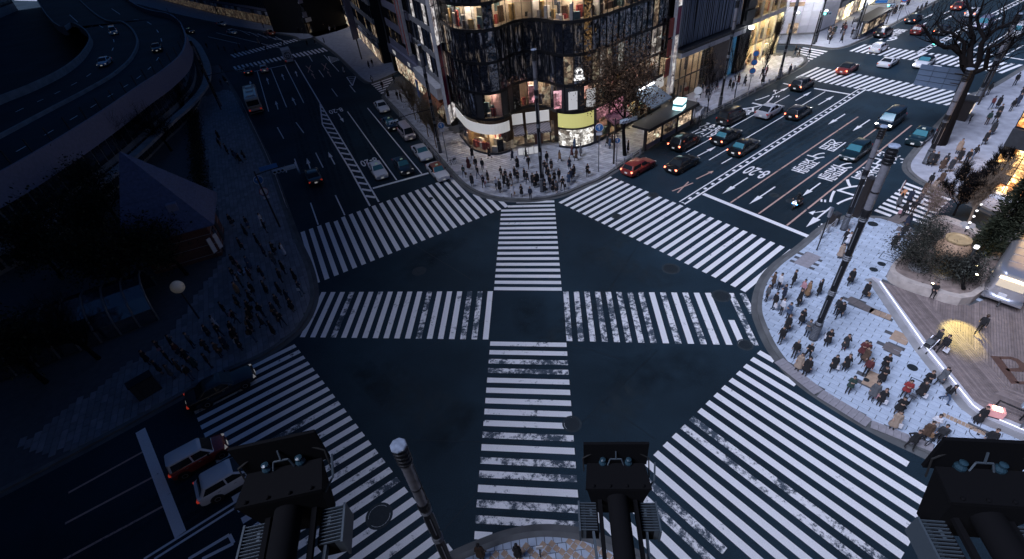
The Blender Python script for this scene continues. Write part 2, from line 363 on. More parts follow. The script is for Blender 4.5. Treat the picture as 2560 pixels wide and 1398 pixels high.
band([(2186, 936), (2168, 970)], 0.8, M_TACT, 3, 'tactile_tile'); band([(2352, 1040), (2460, 1090)], 0.34, M_TACT, 11, 'tactile_tile')
band([(2470, 1097), (2640, 1180)], 0.34, M_TACT, 10, 'tactile_tile'); band([(2230, 560), (2262, 540)], 1.0, M_DARKP, 3, 'dark_block')
band([(2240, 575), (2275, 585)], 0.9, M_DARKP, 2, 'dark_block'); band([(2262, 594), (2280, 604)], 0.8, M_DARKP, 1, 'dark_block')
band([(1945, 905), (2045, 985)], 0.8, M_PINKT, 7, 'pink_block'); band([(2048, 987), (2170, 1062)], 0.8, M_PINKT, 8, 'pink_block'); band([(2000, 668), (2035, 640)], 1.2, M_PINKT, 5, 'pink_block')
band([(2175, 1064), (2330, 1125)], 0.6, M_PINKT, 8, 'pink_block')
SL = [1.0 * 0.96, 0.36]
DECK = [tuple(g(*p)) for p in [(2196, 707), (2318, 872), (2428, 1012), (2470, 1040), (2640, 1110), (2900, 900), (2700, 760), (2540, 690), (2480, 745), (2420, 770), (2300, 745)]]
EDGE = [tuple(g(*p)) for p in [(2176, 700), (2190, 712), (2305, 880), (2418, 1022), (2450, 1046), (2640, 1128)]]
def in_deck(c):
    return inside(c, DECK) or inside(c, PLANTER) or any(inside(c, b) for b in BANDS) or inside(c, EDGEP)
EDGEP = EDGE + [tuple(g(2700, 1080)), tuple(g(2600, 800)), tuple(g(2300, 720))]
PLANTER = [tuple(g(*p)) for p in [(2215, 690), (2262, 640), (2330, 560), (2440, 600), (2520, 650), (2420, 765), (2300, 742), (2232, 716)]]
PBOX = [(17, 26), (20, 12), (27, 6), (33, 6), (33, 16), (40, 30), (36, 38.5), (28, 36.5), (20, 31)]
paving(PLAZA, V2(PLAZAP), dAp, 0.98, 0.37, M_STONE, box=PBOX, key=lambda c: math.hypot(c[0] - 22.5, c[1] - 16), skip=in_deck, limit=300)
M_CORNP = M('corner_paver', (0.36, 0.38, 0.43), 0.55, island=0.25, var=0.25, scale=1.0)
paving(FAR_PAVE, V2(FARP), (0.72, -0.69), 0.9, 0.45, M_CORNP, box=[(-9, 60), (-6, 52), (2, 46), (12, 48), (32, 66), (30, 72), (12, 60), (3, 66), (-6, 70), (-16, 95), (-22, 95), (-14, 78)], limit=0)
paving(FAR_PAVE, V2(FARP), (0.82, 0.57), 1.2, 0.6, M('far_right_paver', (0.46, 0.48, 0.55), 0.6, island=0.18, var=0.2), box=[(30, 66), (52, 80), (56, 84), (50, 90), (36, 79), (28, 72)], limit=0)
paving(LEFT_PAVE, V2(LEFTP), (0.4, -0.92), 0.9, 0.45, M_STONE2, box=[(-17, 36), (-18, 28), (-30, 20), (-36, 22), (-30, 32), (-30, 44), (-60, 105), (-56, 110), (-48, 104), (-22, 46)], limit=0)
paving(NEAR_PAVE, V2(NEARP), (1, 1), 0.33, 0.33, M_TACT, box=[(-5.5, 9), (-5.2, 11.6), (0, 12.2), (5.5, 10.2), (5, 8.5), (0, 8)], limit=160, offs=0.0, name='diamond_tile', skip=lambda c: (math.floor((c[0] + c[1]) / 0.47) + math.floor(c[1] / 0.47)) % 3 == 0 or c[1] > 11.25 - c[0] ** 2 * 0.03)
paving(NEAR_PAVE, V2(NEARP), (1, 0), 0.45, 0.45, M_STONE, z=0.146, box=[(-5.5, 9), (-5.2, 11.6), (0, 12.2), (5.5, 10.2), (5, 8.5), (0, 8)], limit=90)
# manholes and gullies
M_IRON = M('cast_iron', (0.018, 0.027, 0.034), 0.6, 0.3, var=0.3, scale=9, bump=0.5, bscale=60)
M_COLLAR = M('patched_asphalt', (.019, .03, .038), .85, var=.3, scale=3)
def manhole(px, r=0.42, z=0.0, owner=None, lab=None, ring=True):
    c = g(*px, z); o = empty('manhole_cover', (c.x, c.y, z), 0, lab, 'manhole')
    m = MB(); m.lathe([(r, 0.003), (r, 0.012), (r * 0.86, 0.013), (r * 0.85, 0.009), (r * 0.5, 0.009), (r * 0.48, 0.014), (0.03, 0.014)], seg=20); m.build('cover', M_IRON, o)
    if ring: k = MB(); k.lathe([(r * 1.28, 0.003), (r * 1.27, 0.0075), (r * 1.03, 0.0075), (r * 1.02, 0.002)], seg=24); k.build('collar', M_COLLAR, o)
for i, (p, r, z, l) in enumerate([((1048, 678), .55, 0, 'round manhole cover in the asphalt left of the upright crossing'), ((1677, 672), .62, 0, 'large round manhole cover in the asphalt below the slanting right crossing'),
        ((1430, 1060), .5, 0, 'round manhole cover at the right edge of the near upright crossing'), ((948, 1290), .62, 0, 'big manhole cover cut into the lower left zebra stripes'),
        ((1541, 541), .42, 0, 'rusty manhole cover inside the right slanting crossing'), ((1633, 488), .5, 0, 'rusty manhole cover beside the end of the right crossing stripes'),
        ((1075, 497), .3, 0, 'small manhole cover in the upper left crossing nearest the taxis'), ((1149, 496), .3, 0, 'small manhole cover in the upper left crossing nearest the corner kerb'),
        ((1803, 740), .6, 0, 'dark manhole cover in the worn right crossing'), ((1863, 862), .45, 0, 'manhole cover at the lower right end of the worn crossing'),
        ((1935, 488), .4, 0, 'pale round manhole in the inbound lane behind the stop line'), ((1978, 503), .4, 0, 'pale round manhole under the scooter rider'),
        ((2204, 660), .36, .19, 'dark round cover in the plaza paving, upper of a pair'), ((2184, 674), .36, .19, 'dark round cover in the plaza paving, lower of a pair'),
        ((2281, 919), .36, .19, 'dark round cover in the plaza paving below the pushchair'), ((2166, 950), .2, .19, 'small grey cover in the plaza paving by the crossing crowd'),
        ((2182, 560), .5, .19, 'large ringed cover in the plaza paving near the corner'), ((2262, 578), .3, .19, 'dark cover near the small side crossing')]):
    manhole(p, r * (.85 if z else 1), z, lab=l, ring=z == 0)
for px in [((2206, 640), (2232, 648)), ((2282, 955), (2310, 975)), ((597, 680), (617, 676))]:
    a, b = g(*px[0], .19), g(*px[1], .19); o = empty('access_hatch', ((a.x + b.x) / 2, (a.y + b.y) / 2, .187), math.atan2(dAp[1], dAp[0]), 'square iron framed access hatch let into the paving %s' % ('above the round covers' if px[0][0] == 2206 else 'under the walkers by the deck' if px[0][0] == 2282 else 'in the crowd by the park'), 'hatch')
    m = MB()
    for sx, sy, w, h in ((0, .5, 1.06, .05), (0, -.5, 1.06, .05), (.5, 0, .05, .94), (-.5, 0, .05, .94)): m.box(sx, sy, .004, w, h, .012)
    m.build('frame', M_IRON, o); MB().box(0, 0, .002, .93, .93, .006).build('lid', M_STONE, o)

# ---------------------------------------------------------------- painted markings
def sheet(name, pts, mat_, parent, z=0.004):
    m = MB(); P = [(p[0], p[1]) for p in pts]
    if area(P) < 0: P = P[::-1]
    m.poly([(p[0], p[1], z) for p in P]); return m.build(name, mat_, parent)
def zebra(name, A, B, n, wear=(0.28,), cut={}, cutb={}, skip=(), duty=0.5, seed=0, spec={}):
    """A, B: first and last stripe corner on the two edges (ground); cut: part of the stripe kept, from A; cutb: from B"""
    o = empty('zebra_crossing', (0, 0, 0)); o.parent = ROAD; rr = random.Random(seed)
    A0, A1, B0, B1 = [np.array(tuple(p)) for p in (A[0], A[1], B[0], B[1])]
    for i in range(n):
        if i in skip: continue
        a = A0 + (A1 - A0) * i / (n - 1); b = B0 + (B1 - B0) * i / (n - 1); da = (A1 - A0) / (n - 1) * duty; db = (B1 - B0) / (n - 1) * duty
        lo, hi = 0.0, 1.0
        if i in cut: hi = cut[i]
        if i in cutb: lo = 1 - cutb[i]
        q = lambda t, w: a + (b - a) * t + (da + (db - da) * t) * w
        P = [q(lo, 0), q(hi, 0), q(hi, 1), q(lo, 1)]
        sheet('stripe', P, PW[spec.get(i, rr.choice(wear))], o)
    return o
s = 0.234375; z1 = lambda x, y: g(720 + x * s, 420 + y * s)
t0, t17 = z1(133, 688), z1(1497, 190); t23 = t0 + (t17 - t0) * (23 / 17)
zebra('tl', (z1(290, 1238), z1(2315, 425)), (t0, t23), 24, (0, 0, 1), cut={21: .47, 22: .3, 23: .16, 4: .97}, seed=1)
z2 = lambda x, y: g(1380 + x * .25, 430 + y * .25)
zebra('tr', (z2(65, 305), z2(1882, 1178)), (z2(575, 42), z2(2378, 772)), 25, (0, 0, 1, 1, 2), seed=2)
r1a, r18a = z1(2275, 445), z1(2200, 1270); r0a = r1a - (r18a - r1a) * (2 / 15)
zebra('up', (r0a, r18a), (z2(22, 285), z2(95, 1155)), 18, (0, 1, 2), cutb={0: .72, 1: .88}, seed=3)
s3 = 520 / 2560; z3 = lambda x, y: g(740 + x * s3, 700 + y * s3)
s4 = 530 / 2560; z4 = lambda x, y: g(1390 + x * s4, 700 + y * s4)
zebra('left', (z3(315, 150), z3(2360, 140)), (z3(47, 705), z3(2298, 733)), 18, (2, 2, 3), seed=4)
b0, b13 = z4(127, 737), z4(2055, 782); zebra('right', (z4(88, 140), z4(2215, 160)), (b0, b0 + (b13 - b0) * (16 / 13)), 17, (2, 3, 3), cut={16: .42}, cutb={14: .45}, seed=5)
lo0, lo15 = g(1225.9, 854), g(1189.3, 1288); ro0, ro15 = g(1416, 857), g(1450, 1304)
zebra('down', (lo0, lo15), (ro0, ro15), 16, (2, 3, 2), seed=6)
sheet('stripe', [g(1187, 1328), g(1231, 1331), g(1229.5, 1351), g(1185.5, 1348)], PW[1], ROAD)
s6 = 760 / 1975; z6 = lambda x, y: g(1560 + x * s6, 860 + y * s6)
n0, n14 = z6(885, 42), z6(160, 752); wv = z6(1868, 1265) - z6(557, 360)
step = (n14 - n0) / 14
zebra('br', (n0, n0 + step * 25), (n0 + wv, n0 + wv + step * 25), 26, (5, 5, 6, 5), spec={9: 3, 10: 7, 6: 6, 15: 3, 16: 7}, cut={0: .10, 1: .27, 2: .86, 3: .97, 15: .5}, seed=7)
sheet('stripe', [n0 + step * 15 + wv * .56, n0 + step * 15 + wv * .999, n0 + step * 15.5 + wv * .999, n0 + step * 15.5 + wv * .56], PW[2], ROAD)
s5 = 680 / 1704; z5 = lambda x, y: g(440 + x * s5, 840 + y * s5)
m0, m19 = z5(742, 52), z5(1430, 945); st5 = (m19 - m0) / 19; wl = z5(133, 515) - z5(827, 160)
zebra('bl', (m0, m0 + st5 * 30), (m0 + wl, m0 + wl + st5 * 30), 31, (5, 5, 6, 6, 7), cut={0: .62, 1: .75}, seed=8)
zebra('far1', (g(2043, 168), g(2440, 236)), (g(1989, 194), g(2357, 262)), 24, (0, 1), seed=9)
zebra('far2', (g(2161, 111), g(2548, 161)), (g(2123, 128), g(2495, 182)), 24, (0, 1), seed=10)
sa = 470 / 2560; za = lambda x, y: g(1860 + x * sa, y * sa)
zebra('side_r', (za(810, 645), za(600, 755)), (za(1140, 700), za(900, 828)), 6, (0,), seed=11)
sb = 380 / 1398; zb = lambda x, y: g(2180 + x * sb, 180 + y * sb)
zebra('side_r2', (zb(320, 1018), zb(38, 1262)), (zb(730, 1170), zb(460, 1420)), 9, (0, 1), cut={8: .36}, seed=12)
zebra('far_r3', (g(2560, 192), g(2503, 232)), (g(2620, 208), g(2570, 250)), 6, (0,), seed=13)
sc_ = .1875; zc = lambda x, y: g(420 + x * sc_, y * sc_)
zebra('far_l', (zc(865, 890), zc(2090, 632)), (zc(905, 938), zc(2160, 678)), 25, (0,), seed=14)
zebra('far_l2', (zc(830, 730), zc(1700, 515)), (zc(890, 770), zc(1760, 540)), 20, (0,), seed=15)
sd = 360 / 1324; zd = lambda x, y: g(840 + x * sd, y * sd)
zebra('side_l', (zd(325, 775), zd(425, 872)), (zd(530, 705), zd(605, 812)), 7, (0,), seed=16)

def line(P, Q, w=0.15, mat_=None, z=0.004, name='lane_line', parent=None):
    P, Q = Vector(P), Vector(Q); d = (Q - P).normalized(); n = Vector((-d.y, d.x)) * w / 2
    return sheet(name, [P - n, Q - n, Q + n, P + n], mat_ or PW[0], parent or ROAD, z)
def dashes(P, Q, on, off, w=0.15, mat_=None, z=0.004, name='dash'):
    P, Q = Vector(P), Vector(Q); d = (Q - P); L = d.length; d.normalize(); t = 0
    while t < L: line(P + d * t, P + d * min(L, t + on), w, mat_, z, name); t += on + off
def arrow(P, Q, w=0.16, hl=0.42, hw=0.55, mat_=None, turn=0):
    P, Q = Vector(P), Vector(Q); d = (Q - P); L = d.length; d.normalize(); n = Vector((-d.y, d.x)); k = Q - d * L * hl
    pts = [P - n * w / 2, k - n * w / 2, k - n * hw / 2, Q, k + n * hw / 2, k + n * w / 2, P + n * w / 2]
    o = sheet('lane_arrow', pts, mat_ or PW[0], ROAD)
    if turn:
        b = P + d * L * 0.18; e = P + d * L * 0.42 + n * turn * 0.75
        sheet('lane_arrow', [b - d * .1, b + d * .2, e + d * .05 - n * turn * .1, e + d * .45 - n * turn * .2, e + n * turn * .3 + d * .3, e - d * .45, e - d * .12 - n * turn * .1], mat_ or PW[0], ROAD, 0.0055)
def letters(txt, c, up, h, wid, mat_=None, z=0.004):
    """painted lettering: centre on the ground, direction of its top, length along the road, width"""
    me = text_mesh(txt, mat_ or PW[0]); xs = [v.co.x for v in me.vertices]; ys = [v.co.y for v in me.vertices]
    if not xs: return
    cx, cy, w, hh = (min(xs) + max(xs)) / 2, (min(ys) + max(ys)) / 2, max(xs) - min(xs), max(ys) - min(ys)
    u = Vector(up).normalized(); r = Vector((u.y, -u.x)); c = Vector(c)
    for v in me.vertices:
        p = c + r * ((v.co.x - cx) / w * wid) + u * ((v.co.y - cy) / hh * h); v.co = (p.x, p.y, z)
    o = bpy.data.objects.new('road_lettering', me); COL.objects.link(o); o.parent = ROAD
zr = lambda x, y: g(1500 + x * .3433, 200 + y * .3433)     # right road
dB = (g(2165, 224) - g(1711, 511)).normalized(); zt = lambda x, y: g(1900 + x * .2003, 320 + y * .2003)
line(zr(1935, 70), zr(615, 905), 0.2); line(zr(1893, 62), zr(578, 888), 0.16, PW[2])
dashes(zr(1915, 66), zr(600, 896), 0.45, 0.95, 0.3, PW[0], 0.004)
for a, b in (((1880, 268), (950, 895)), ((2090, 300), (1155, 975)), ((2270, 330), (1360, 1060))): line(zr(*a), zr(*b), 0.17, P_OR, 0.004, 'orange_lane_line')
line(zr(625, 530), zr(1380, 110), 0.13); line(zr(795, 583), zr(1640, 85), 0.13); line(zr(885, 610), zr(962, 566), 0.15)
line(zr(752, 830), zr(1560, 1158), 0.5, PW[1], 0.0085, 'stop_line'); line(zr(1335, 25), zr(1372, 33), .35, None, .008, 'stop_line'); line(zr(1560, 62), zr(1825, 106), 0.4, None, 0.0085, 'stop_line')
for a, b in (((710, 555), (845, 485)), ((1425, 150), (1540, 85)), ((1590, 182), (1705, 115)), ((1075, 712), (890, 830)), ((1275, 778), (1085, 905)), ((1605, 750), (1475, 845)), ((1785, 248), (1660, 325)), ((1965, 290), (1840, 372))):
    arrow(zr(*a), zr(*b))
arrow(zr(1685, 925), zr(1500, 1072), turn=-1, hw=.7); arrow(zr(1255, 112), zr(1375, 52), turn=1)
line(zr(525, 810), zr(678, 750), .16, P_OR, .004, 'orange_cross'); line(zr(565, 822), zr(645, 742), .16, P_OR, .006, 'orange_cross'); arrow(zr(700, 722), zr(828, 662), mat_=P_OR, hl=.25)
for k in range(3): line(zt(705 + 32 * k, 1290 - 34 * k), zt(790 + 20 * k - 30, 1290 - 34 * k), .18, None, .004, 'chevron'); line(zt(705 + 32 * k, 1290 - 34 * k), zt(712 + 32 * k, 1262 - 34 * k), .18, None, .0055, 'chevron')
letters('8-20', zr(1138, 672), -dB, 2.3, 2.4); letters('8-20', g(400 + 1230 * .3577, 775 * .3577), -(g(800, 258) - g(947, 505)), 2.4, 2.4)
letters('8-20', g(400 + 1462 * .3577, 1132 * .3577), -(g(800, 258) - g(947, 505)), 2.2, 2.3)
letters('7-9:30', zr(815, 345), dB, 2.1, 2.8); letters('17-19', zr(762, 386), dB, 2.1, 2.7)
letters('バ', zr(1222, 132), dB, 3.6, 2.1); letters('ス', zr(1108, 198), dB, 3.4, 2.1); letters('優', zr(1040, 238), dB, 3.0, 2.0)
for ch, p, h in (('バ', (965, 890), 3.0), ('ス', (1145, 745), 3.2), ('優', (1345, 590), 3.2), ('先', (1485, 460), 3.2)): letters(ch, zt(*p), -dB, h, 2.3)
letters('7-9:30', zt(1570, 338), -dB, 1.5, 2.6); letters('17-19', zt(1745, 395), -dB, 1.5, 2.6)
for ch, p, h in (('霞', (565, 475), 3.7), ('ヶ', (710, 345), 2.4), ('関', (905, 215), 3.3)): letters(ch, zt(*p), -dB, h, 1.7)
for ch, p, h in (('霞', (900, 568), 3.6), ('ヶ', (1045, 470), 2.3)): letters(ch, zt(*p), -dB, h, 1.8)
for ch, p in (('先', (2232, 86)), ('優', (2246, 78)), ('19', (2222, 97))): letters(ch, g(*p), dB, 3.2, 2.2)
# far junction and beyond on the right road
line(g(2296, 137), g(2640, -40), .2); line(g(2288, 133), g(2632, -44), .2); dashes(g(2292, 135), g(2600, -22), .5, 1.2, .3)
line(g(2385, 122), g(2560, 150), .4, None, .008, 'stop_line'); line(g(2310, 160), g(2354, 166), .4, None, .008, 'stop_line')
for a, b in (((2515, 138), (2600, 90)), ((2460, 120), (2600, 35)), ((2358, 35), (2375, 27)), ((2303, 64), (2316, 57))): line(g(*a), g(*b), .18)
for a, b in (((2310, 46), (2334, 34)), ((2362, 49), (2382, 38)), ((2480, 56), (2505, 42)), ((2382, 115), (2410, 100)), ((2435, 122), (2450, 113))): arrow(g(*a), g(*b))
# left road
zl = lambda x, y: g(400 + x * .3577, y * .3577)
for a, b in (((680, 500), (760, 780)), ((775, 480), (885, 750)), ((875, 460), (1005, 720)), ((1310, 780), (1655, 1260)), ((1450, 755), (1830, 1215)), ((1145, 385), (1250, 500)), ((1325, 595), (1365, 645))): line(zl(*a), zl(*b), .15, PW[1])
line(zl(940, 420), zl(1118, 720), .22, PW[1])
for a, b in (((1040, 390), (1065, 430)), ((1110, 490), (1145, 540)), ((1200, 620), (1240, 675)), ((820, 890), (865, 970)), ((950, 855), (1005, 930)), ((940, 1110), (980, 1220)), ((1088, 1068), (1140, 1172))): line(zl(*a), zl(*b), .15, PW[1])
line(z1(240, 372), z1(322, 606), .15, PW[1]); line(z1(505, 290), z1(606, 505), .15, PW[1]); line(z1(70, -60), z1(130, 70), .15, PW[1])
he = [g(800, 258), g(806, 311), g(873, 420), g(925, 515)]; hr = [g(800, 258), g(897, 420), g(947, 505)]
for i in range(3): line(he[i], he[i + 1], .2, PW[1])
for i in range(2): line(hr[i], hr[i + 1], .2, PW[1], .0045)
for i in range(18):
    y = 268 + i * (505 - 268) / 18 * (0.72 + 0.28 * i / 17); xl = np.interp(y, [258, 311, 420, 515], [800, 806, 873, 925]); xr = np.interp(y, [258, 420, 505], [800, 897, 947])
    line(g(xl, y - 2), g(xr, y + 2), .42, PW[1], .0065, 'hatch_bar')
line(z1(905, 218), z1(1500, 55), .45, PW[1], .009, 'stop_line'); line(zl(660, 500), zl(878, 455), .4, PW[1], .008, 'stop_line')
for a, b in (((760, 590), (745, 542)), ((868, 560), (850, 515)), ((950, 735), (922, 680)), ((825, 765), (808, 705)), ((960, 535), (945, 495)), ((1058, 1200), (1025, 1105)), ((1222, 1150), (1175, 1062)), ((1245, 795), (1285, 855)), ((640, 610), (628, 565)), ((885, 1205), (872, 1155))): arrow(zl(*a), zl(*b), mat_=PW[1])
for cx, cy in ((1040, 480), (1150, 465)): line(zl(cx - 22, cy - 20), zl(cx + 30, cy + 26), .18, P_OR, .004, 'orange_cross'); line(zl(cx + 12, cy - 22), zl(cx - 5, cy + 28), .18, P_OR, .006, 'orange_cross'); arrow(zl(cx + 45, cy + 72), zl(cx + 18, cy + 30), mat_=P_OR)
for tri in (((1175, 395), (1265, 415), (1195, 440)), ((1305, 540), (1368, 535), (1345, 600))):
    P = [zl(*q) for q in tri]
    for i in range(3): line(P[i], P[(i + 1) % 3], .2, PW[1], .004 + i * .001)
    for k in range(1, 5): line(P[0] + (P[2] - P[0]) * k / 5, P[1] + (P[2] - P[1]) * k / 5, .2, PW[1], .0075, 'hatch_bar')
# lower left arm
zq = lambda x, y: g(x * .4279, 800 + y * .4279)
line(zq(820, 645), zq(1055, 1254), .62, PW[1], .008, 'stop_line')
for a, b in (((840, 768), (400, 1010)), ((900, 915), (380, 1190)), ((960, 1085), (300, 1440)), ((1636, 900), (840, 1398)), ((1380, 1095), (900, 1398))): line(zq(*a), zq(*b), .16, P_OR if a[0] < 1000 else PW[1])
line(zq(1340, 1255), zq(1100, 1398), .2, PW[1]); line(zq(1365, 1305), zq(1340, 1255), .2, PW[1], .005); line(zq(1365, 1305), zq(1180, 1398), .2, PW[1])
for y in range(5): line(g(600 + 22 * y, 76 + 4 * y), g(625 + 22 * y, 88 + 4 * y), .2, PW[1])
for a, b in (((540, 82), (700, 120)), ((580, 72), (720, 104)), ((520, 92), (600, 110)), ((640, 70), (735, 92))): line(g(*a), g(*b), .18, PW[1])

# patched, tyre-polished and stained asphalt: thin irregular films with soft broken edges
def film_mat(name, col, a, sc):
    m = bpy.data.materials.new(name); nt, N, L, b = nodes(m); tc = N.new('ShaderNodeTexCoord'); sp = N.new('ShaderNodeSeparateXYZ'); L.new(tc.outputs['Generated'], sp.inputs[0]); no = N.new('ShaderNodeTexNoise'); no.inputs['Scale'].default_value = sc; no.inputs['Detail'].default_value = 6; L.new(tc.outputs['Object'], no.inputs['Vector'])
    def mth(op, x, y=0.0):
        k = N.new('ShaderNodeMath'); k.operation = op
        for i, v in enumerate((x, y)):
            if isinstance(v, (int, float)): k.inputs[i].default_value = v
            else: L.new(v, k.inputs[i])
        return k.outputs[0]
    def edge(v): return mth('MULTIPLY', mth('MULTIPLY', v, mth('SUBTRACT', 1.0, v)), 4.0)
    f = mth('MULTIPLY', mth('POWER', edge(sp.outputs[0]), .7), mth('POWER', edge(sp.outputs[1]), .7)); mr = N.new('ShaderNodeMapRange'); mr.inputs[1].default_value = .32; mr.inputs[2].default_value = .68; L.new(no.outputs[0], mr.inputs[0]); al = mth('MULTIPLY', mth('MULTIPLY', f, mr.outputs[0]), a)
    L.new(al, b.inputs['Alpha']); b.inputs['Base Color'].default_value = (*col, 1); b.inputs['Roughness'].default_value = .6; sock(b, 'Specular IOR Level').default_value = .25; return m
FILM_L = film_mat('tyre_polished_asphalt', (.03, .045, .055), .55, 1.2); FILM_D = film_mat('oil_stained_asphalt', (.006, .011, .015), .4, .8)
FILM_S = M('tar_seam', (.004, .006, .008), .5)
def film(P, Q, w, m_, z):
    P, Q = Vector(P), Vector(Q); d = Q - P; o = MB(); o.poly([(0, -w / 2, 0), (d.length, -w / 2, 0), (d.length, w / 2, 0), (0, w / 2, 0)]); k = o.build('asphalt_wear', m_, ROAD); k.location = (P.x, P.y, z); k.rotation_euler = (0, 0, math.atan2(d.y, d.x))
_rf = random.Random(8)
for i, (a, b, w) in enumerate([((1000, 700), (1150, 590), 3), ((900, 920), (1180, 1080), 4), ((1480, 960), (1800, 900), 4), ((1450, 620), (1700, 720), 3), ((1320, 740), (1330, 850), 3), ((1560, 700), (1200, 1000), 2.2), ((1050, 1150), (1190, 1000), 2.5), ((1600, 950), (1500, 1080), 3), ((880, 900), (1000, 1020), 2), ((1500, 640), (1580, 580), 2)]): film(g(*a), g(*b), w, FILM_L if i % 2 else FILM_D, .0015 + i * .0002)
for k, (x0, y0, x1, y1) in enumerate([(1700, 420, 2060, 235), (1740, 440, 2090, 250), (1800, 470, 2150, 260), (1870, 500, 2190, 290), (1940, 540, 2240, 320), (1650, 390, 1960, 230), (860, 520, 760, 200), (800, 530, 720, 230), (900, 470, 830, 260), (960, 430, 880, 260), (600, 1130, 300, 1330), (660, 1180, 420, 1360)]):
    a, b = g(x0, y0), g(x1, y1); d = (b - a).normalized(); n = Vector((-d.y, d.x))
    for s_ in (-.75, .75): film(a + n * s_, b + n * s_, .55, FILM_L, .0018 + k * .0001 + (.00005 if s_ > 0 else 0))
    film(a, b, .7, FILM_D, .0017 + k * .0001)

for a, b in (((1030, 1100), (1200, 1105)), ((1420, 858), (1560, 900)), ((1240, 790), (1000, 900)), ((1105, 1330), (1240, 1180)), ((1500, 1000), (1640, 1100)), ((1610, 590), (1500, 760)), ((950, 560), (1180, 700)), ((2000, 545), (2060, 500)), ((1400, 1110), (1640, 880))): line(g(*a), g(*b), .035, FILM_S, .0028, 'tar_seam')
# ---------------------------------------------------------------- buildings
def glass_mat(name, col, rough=0.05, wob=0.12, scale=0.6):
    m = bpy.data.materials.new(name); nt, N, L, b = nodes(m); MATS[name] = m
    b.inputs['Base Color'].default_value = (*col, 1); b.inputs['Roughness'].default_value = rough; sock(b, 'Specular IOR Level').default_value = 1.0; b.inputs['IOR'].default_value = 1.7
    tc = N.new('ShaderNodeTexCoord'); no = N.new('ShaderNodeTexNoise'); no.inputs['Scale'].default_value = scale; no.inputs['Detail'].default_value = 2
    ge = N.new('ShaderNodeNewGeometry'); L.new(ge.outputs['Position'], no.inputs['Vector'])
    bp = N.new('ShaderNodeBump'); bp.inputs['Strength'].default_value = wob; bp.inputs['Distance'].default_value = 0.6; L.new(no.outputs[0], bp.inputs['Height']); L.new(bp.outputs[0], b.inputs['Normal'])
    return m
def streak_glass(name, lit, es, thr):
    """dark reflective glass; emissive streaks painted in for reflections and room lights"""
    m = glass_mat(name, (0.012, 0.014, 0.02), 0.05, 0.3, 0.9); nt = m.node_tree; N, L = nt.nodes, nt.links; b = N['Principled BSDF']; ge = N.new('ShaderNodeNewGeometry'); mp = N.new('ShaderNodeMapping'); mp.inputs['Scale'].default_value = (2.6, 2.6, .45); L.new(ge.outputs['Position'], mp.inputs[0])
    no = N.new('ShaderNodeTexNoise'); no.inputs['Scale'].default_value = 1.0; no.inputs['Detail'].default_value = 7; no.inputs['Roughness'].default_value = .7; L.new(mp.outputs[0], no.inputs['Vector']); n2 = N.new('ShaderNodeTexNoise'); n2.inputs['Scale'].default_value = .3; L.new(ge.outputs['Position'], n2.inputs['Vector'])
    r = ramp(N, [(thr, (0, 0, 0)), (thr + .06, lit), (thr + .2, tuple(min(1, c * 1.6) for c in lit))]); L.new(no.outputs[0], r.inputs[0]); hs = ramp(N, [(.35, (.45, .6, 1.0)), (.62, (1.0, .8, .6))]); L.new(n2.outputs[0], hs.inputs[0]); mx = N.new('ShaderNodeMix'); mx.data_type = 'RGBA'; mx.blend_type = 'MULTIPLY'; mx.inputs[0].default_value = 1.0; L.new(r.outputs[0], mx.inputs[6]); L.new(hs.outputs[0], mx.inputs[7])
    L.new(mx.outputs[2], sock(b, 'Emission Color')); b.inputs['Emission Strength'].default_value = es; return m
G_DARK = streak_glass('dark_facade_glass', (.8, .8, .85), .026, .56); G_BLUE = glass_mat('blue_facade_glass', (0.02, 0.028, 0.045), 0.08)  # dark glass: streaky reflections and room lights painted as emission
M_BLK = M('black_metal', (0.012, 0.013, 0.016), 0.45, 0.3); M_DGREY = M('dark_grey_metal', (0.04, 0.042, 0.048), 0.5, 0.3, var=0.2); M_GREYM = M('grey_metal', (0.16, 0.17, 0.19), 0.45, 0.5, var=0.15)
M_WHITE = M('white_panel', (0.62, 0.62, 0.64), 0.55, var=0.15, scale=1.5); M_CONC = M('concrete', (0.26, 0.26, 0.27), 0.8, var=0.3, scale=0.8)
M_CORE = M('dark_interior', (0.01, 0.01, 0.012), 0.9); M_MAG = M('magenta_sign', (0.33, 0.03, 0.10), 0.5, var=0.1); M_REDS = M('red_sign', (0.38, 0.06, 0.04), 0.5, var=0.12)
M_SPAN = M('lilac_grey_spandrel', (0.22, 0.22, 0.30), 0.6, var=0.15); M_ORAW = M('orange_awning', (0.35, 0.12, 0.05), 0.7, var=0.1)
L_WARM = lit_mat('warm_lit_shop', (1.0, 0.72, 0.50), 0.16); L_BEIGE = lit_mat('beige_lit_room', (0.85, 0.72, 0.64), 0.065, 'room'); L_AMB = lit_mat('amber_lit_block', (1.0, 0.56, 0.2), 0.85, 'room', (0.25, 0.09, 0.02))
L_YEL = lit_mat('yellow_lit_window', (1.0, 0.84, 0.5), .8, 'room', (.55, .4, .16)); L_PINK = lit_mat('pink_lit_display', (0.9, 0.40, 0.48), 0.16, 'room'); L_COOL = lit_mat('cool_lit_shop', (0.75, 0.85, 1.0), 0.4)
L_DIM = lit_mat('dim_lit_shop', (0.9, 0.62, 0.4), 0.045); L_DIM2 = lit_mat('faint_lit_window', (0.9, 0.62, 0.4), 0.012); L_MENU = lit_mat('menu_board_print', (0.95, 0.92, 0.86), 0.2, 'shop', (0.12, 0.1, 0.08)); L_CYAN = lit_mat('cyan_lit_screen', (0.25, 0.75, 1.0), 1.2)
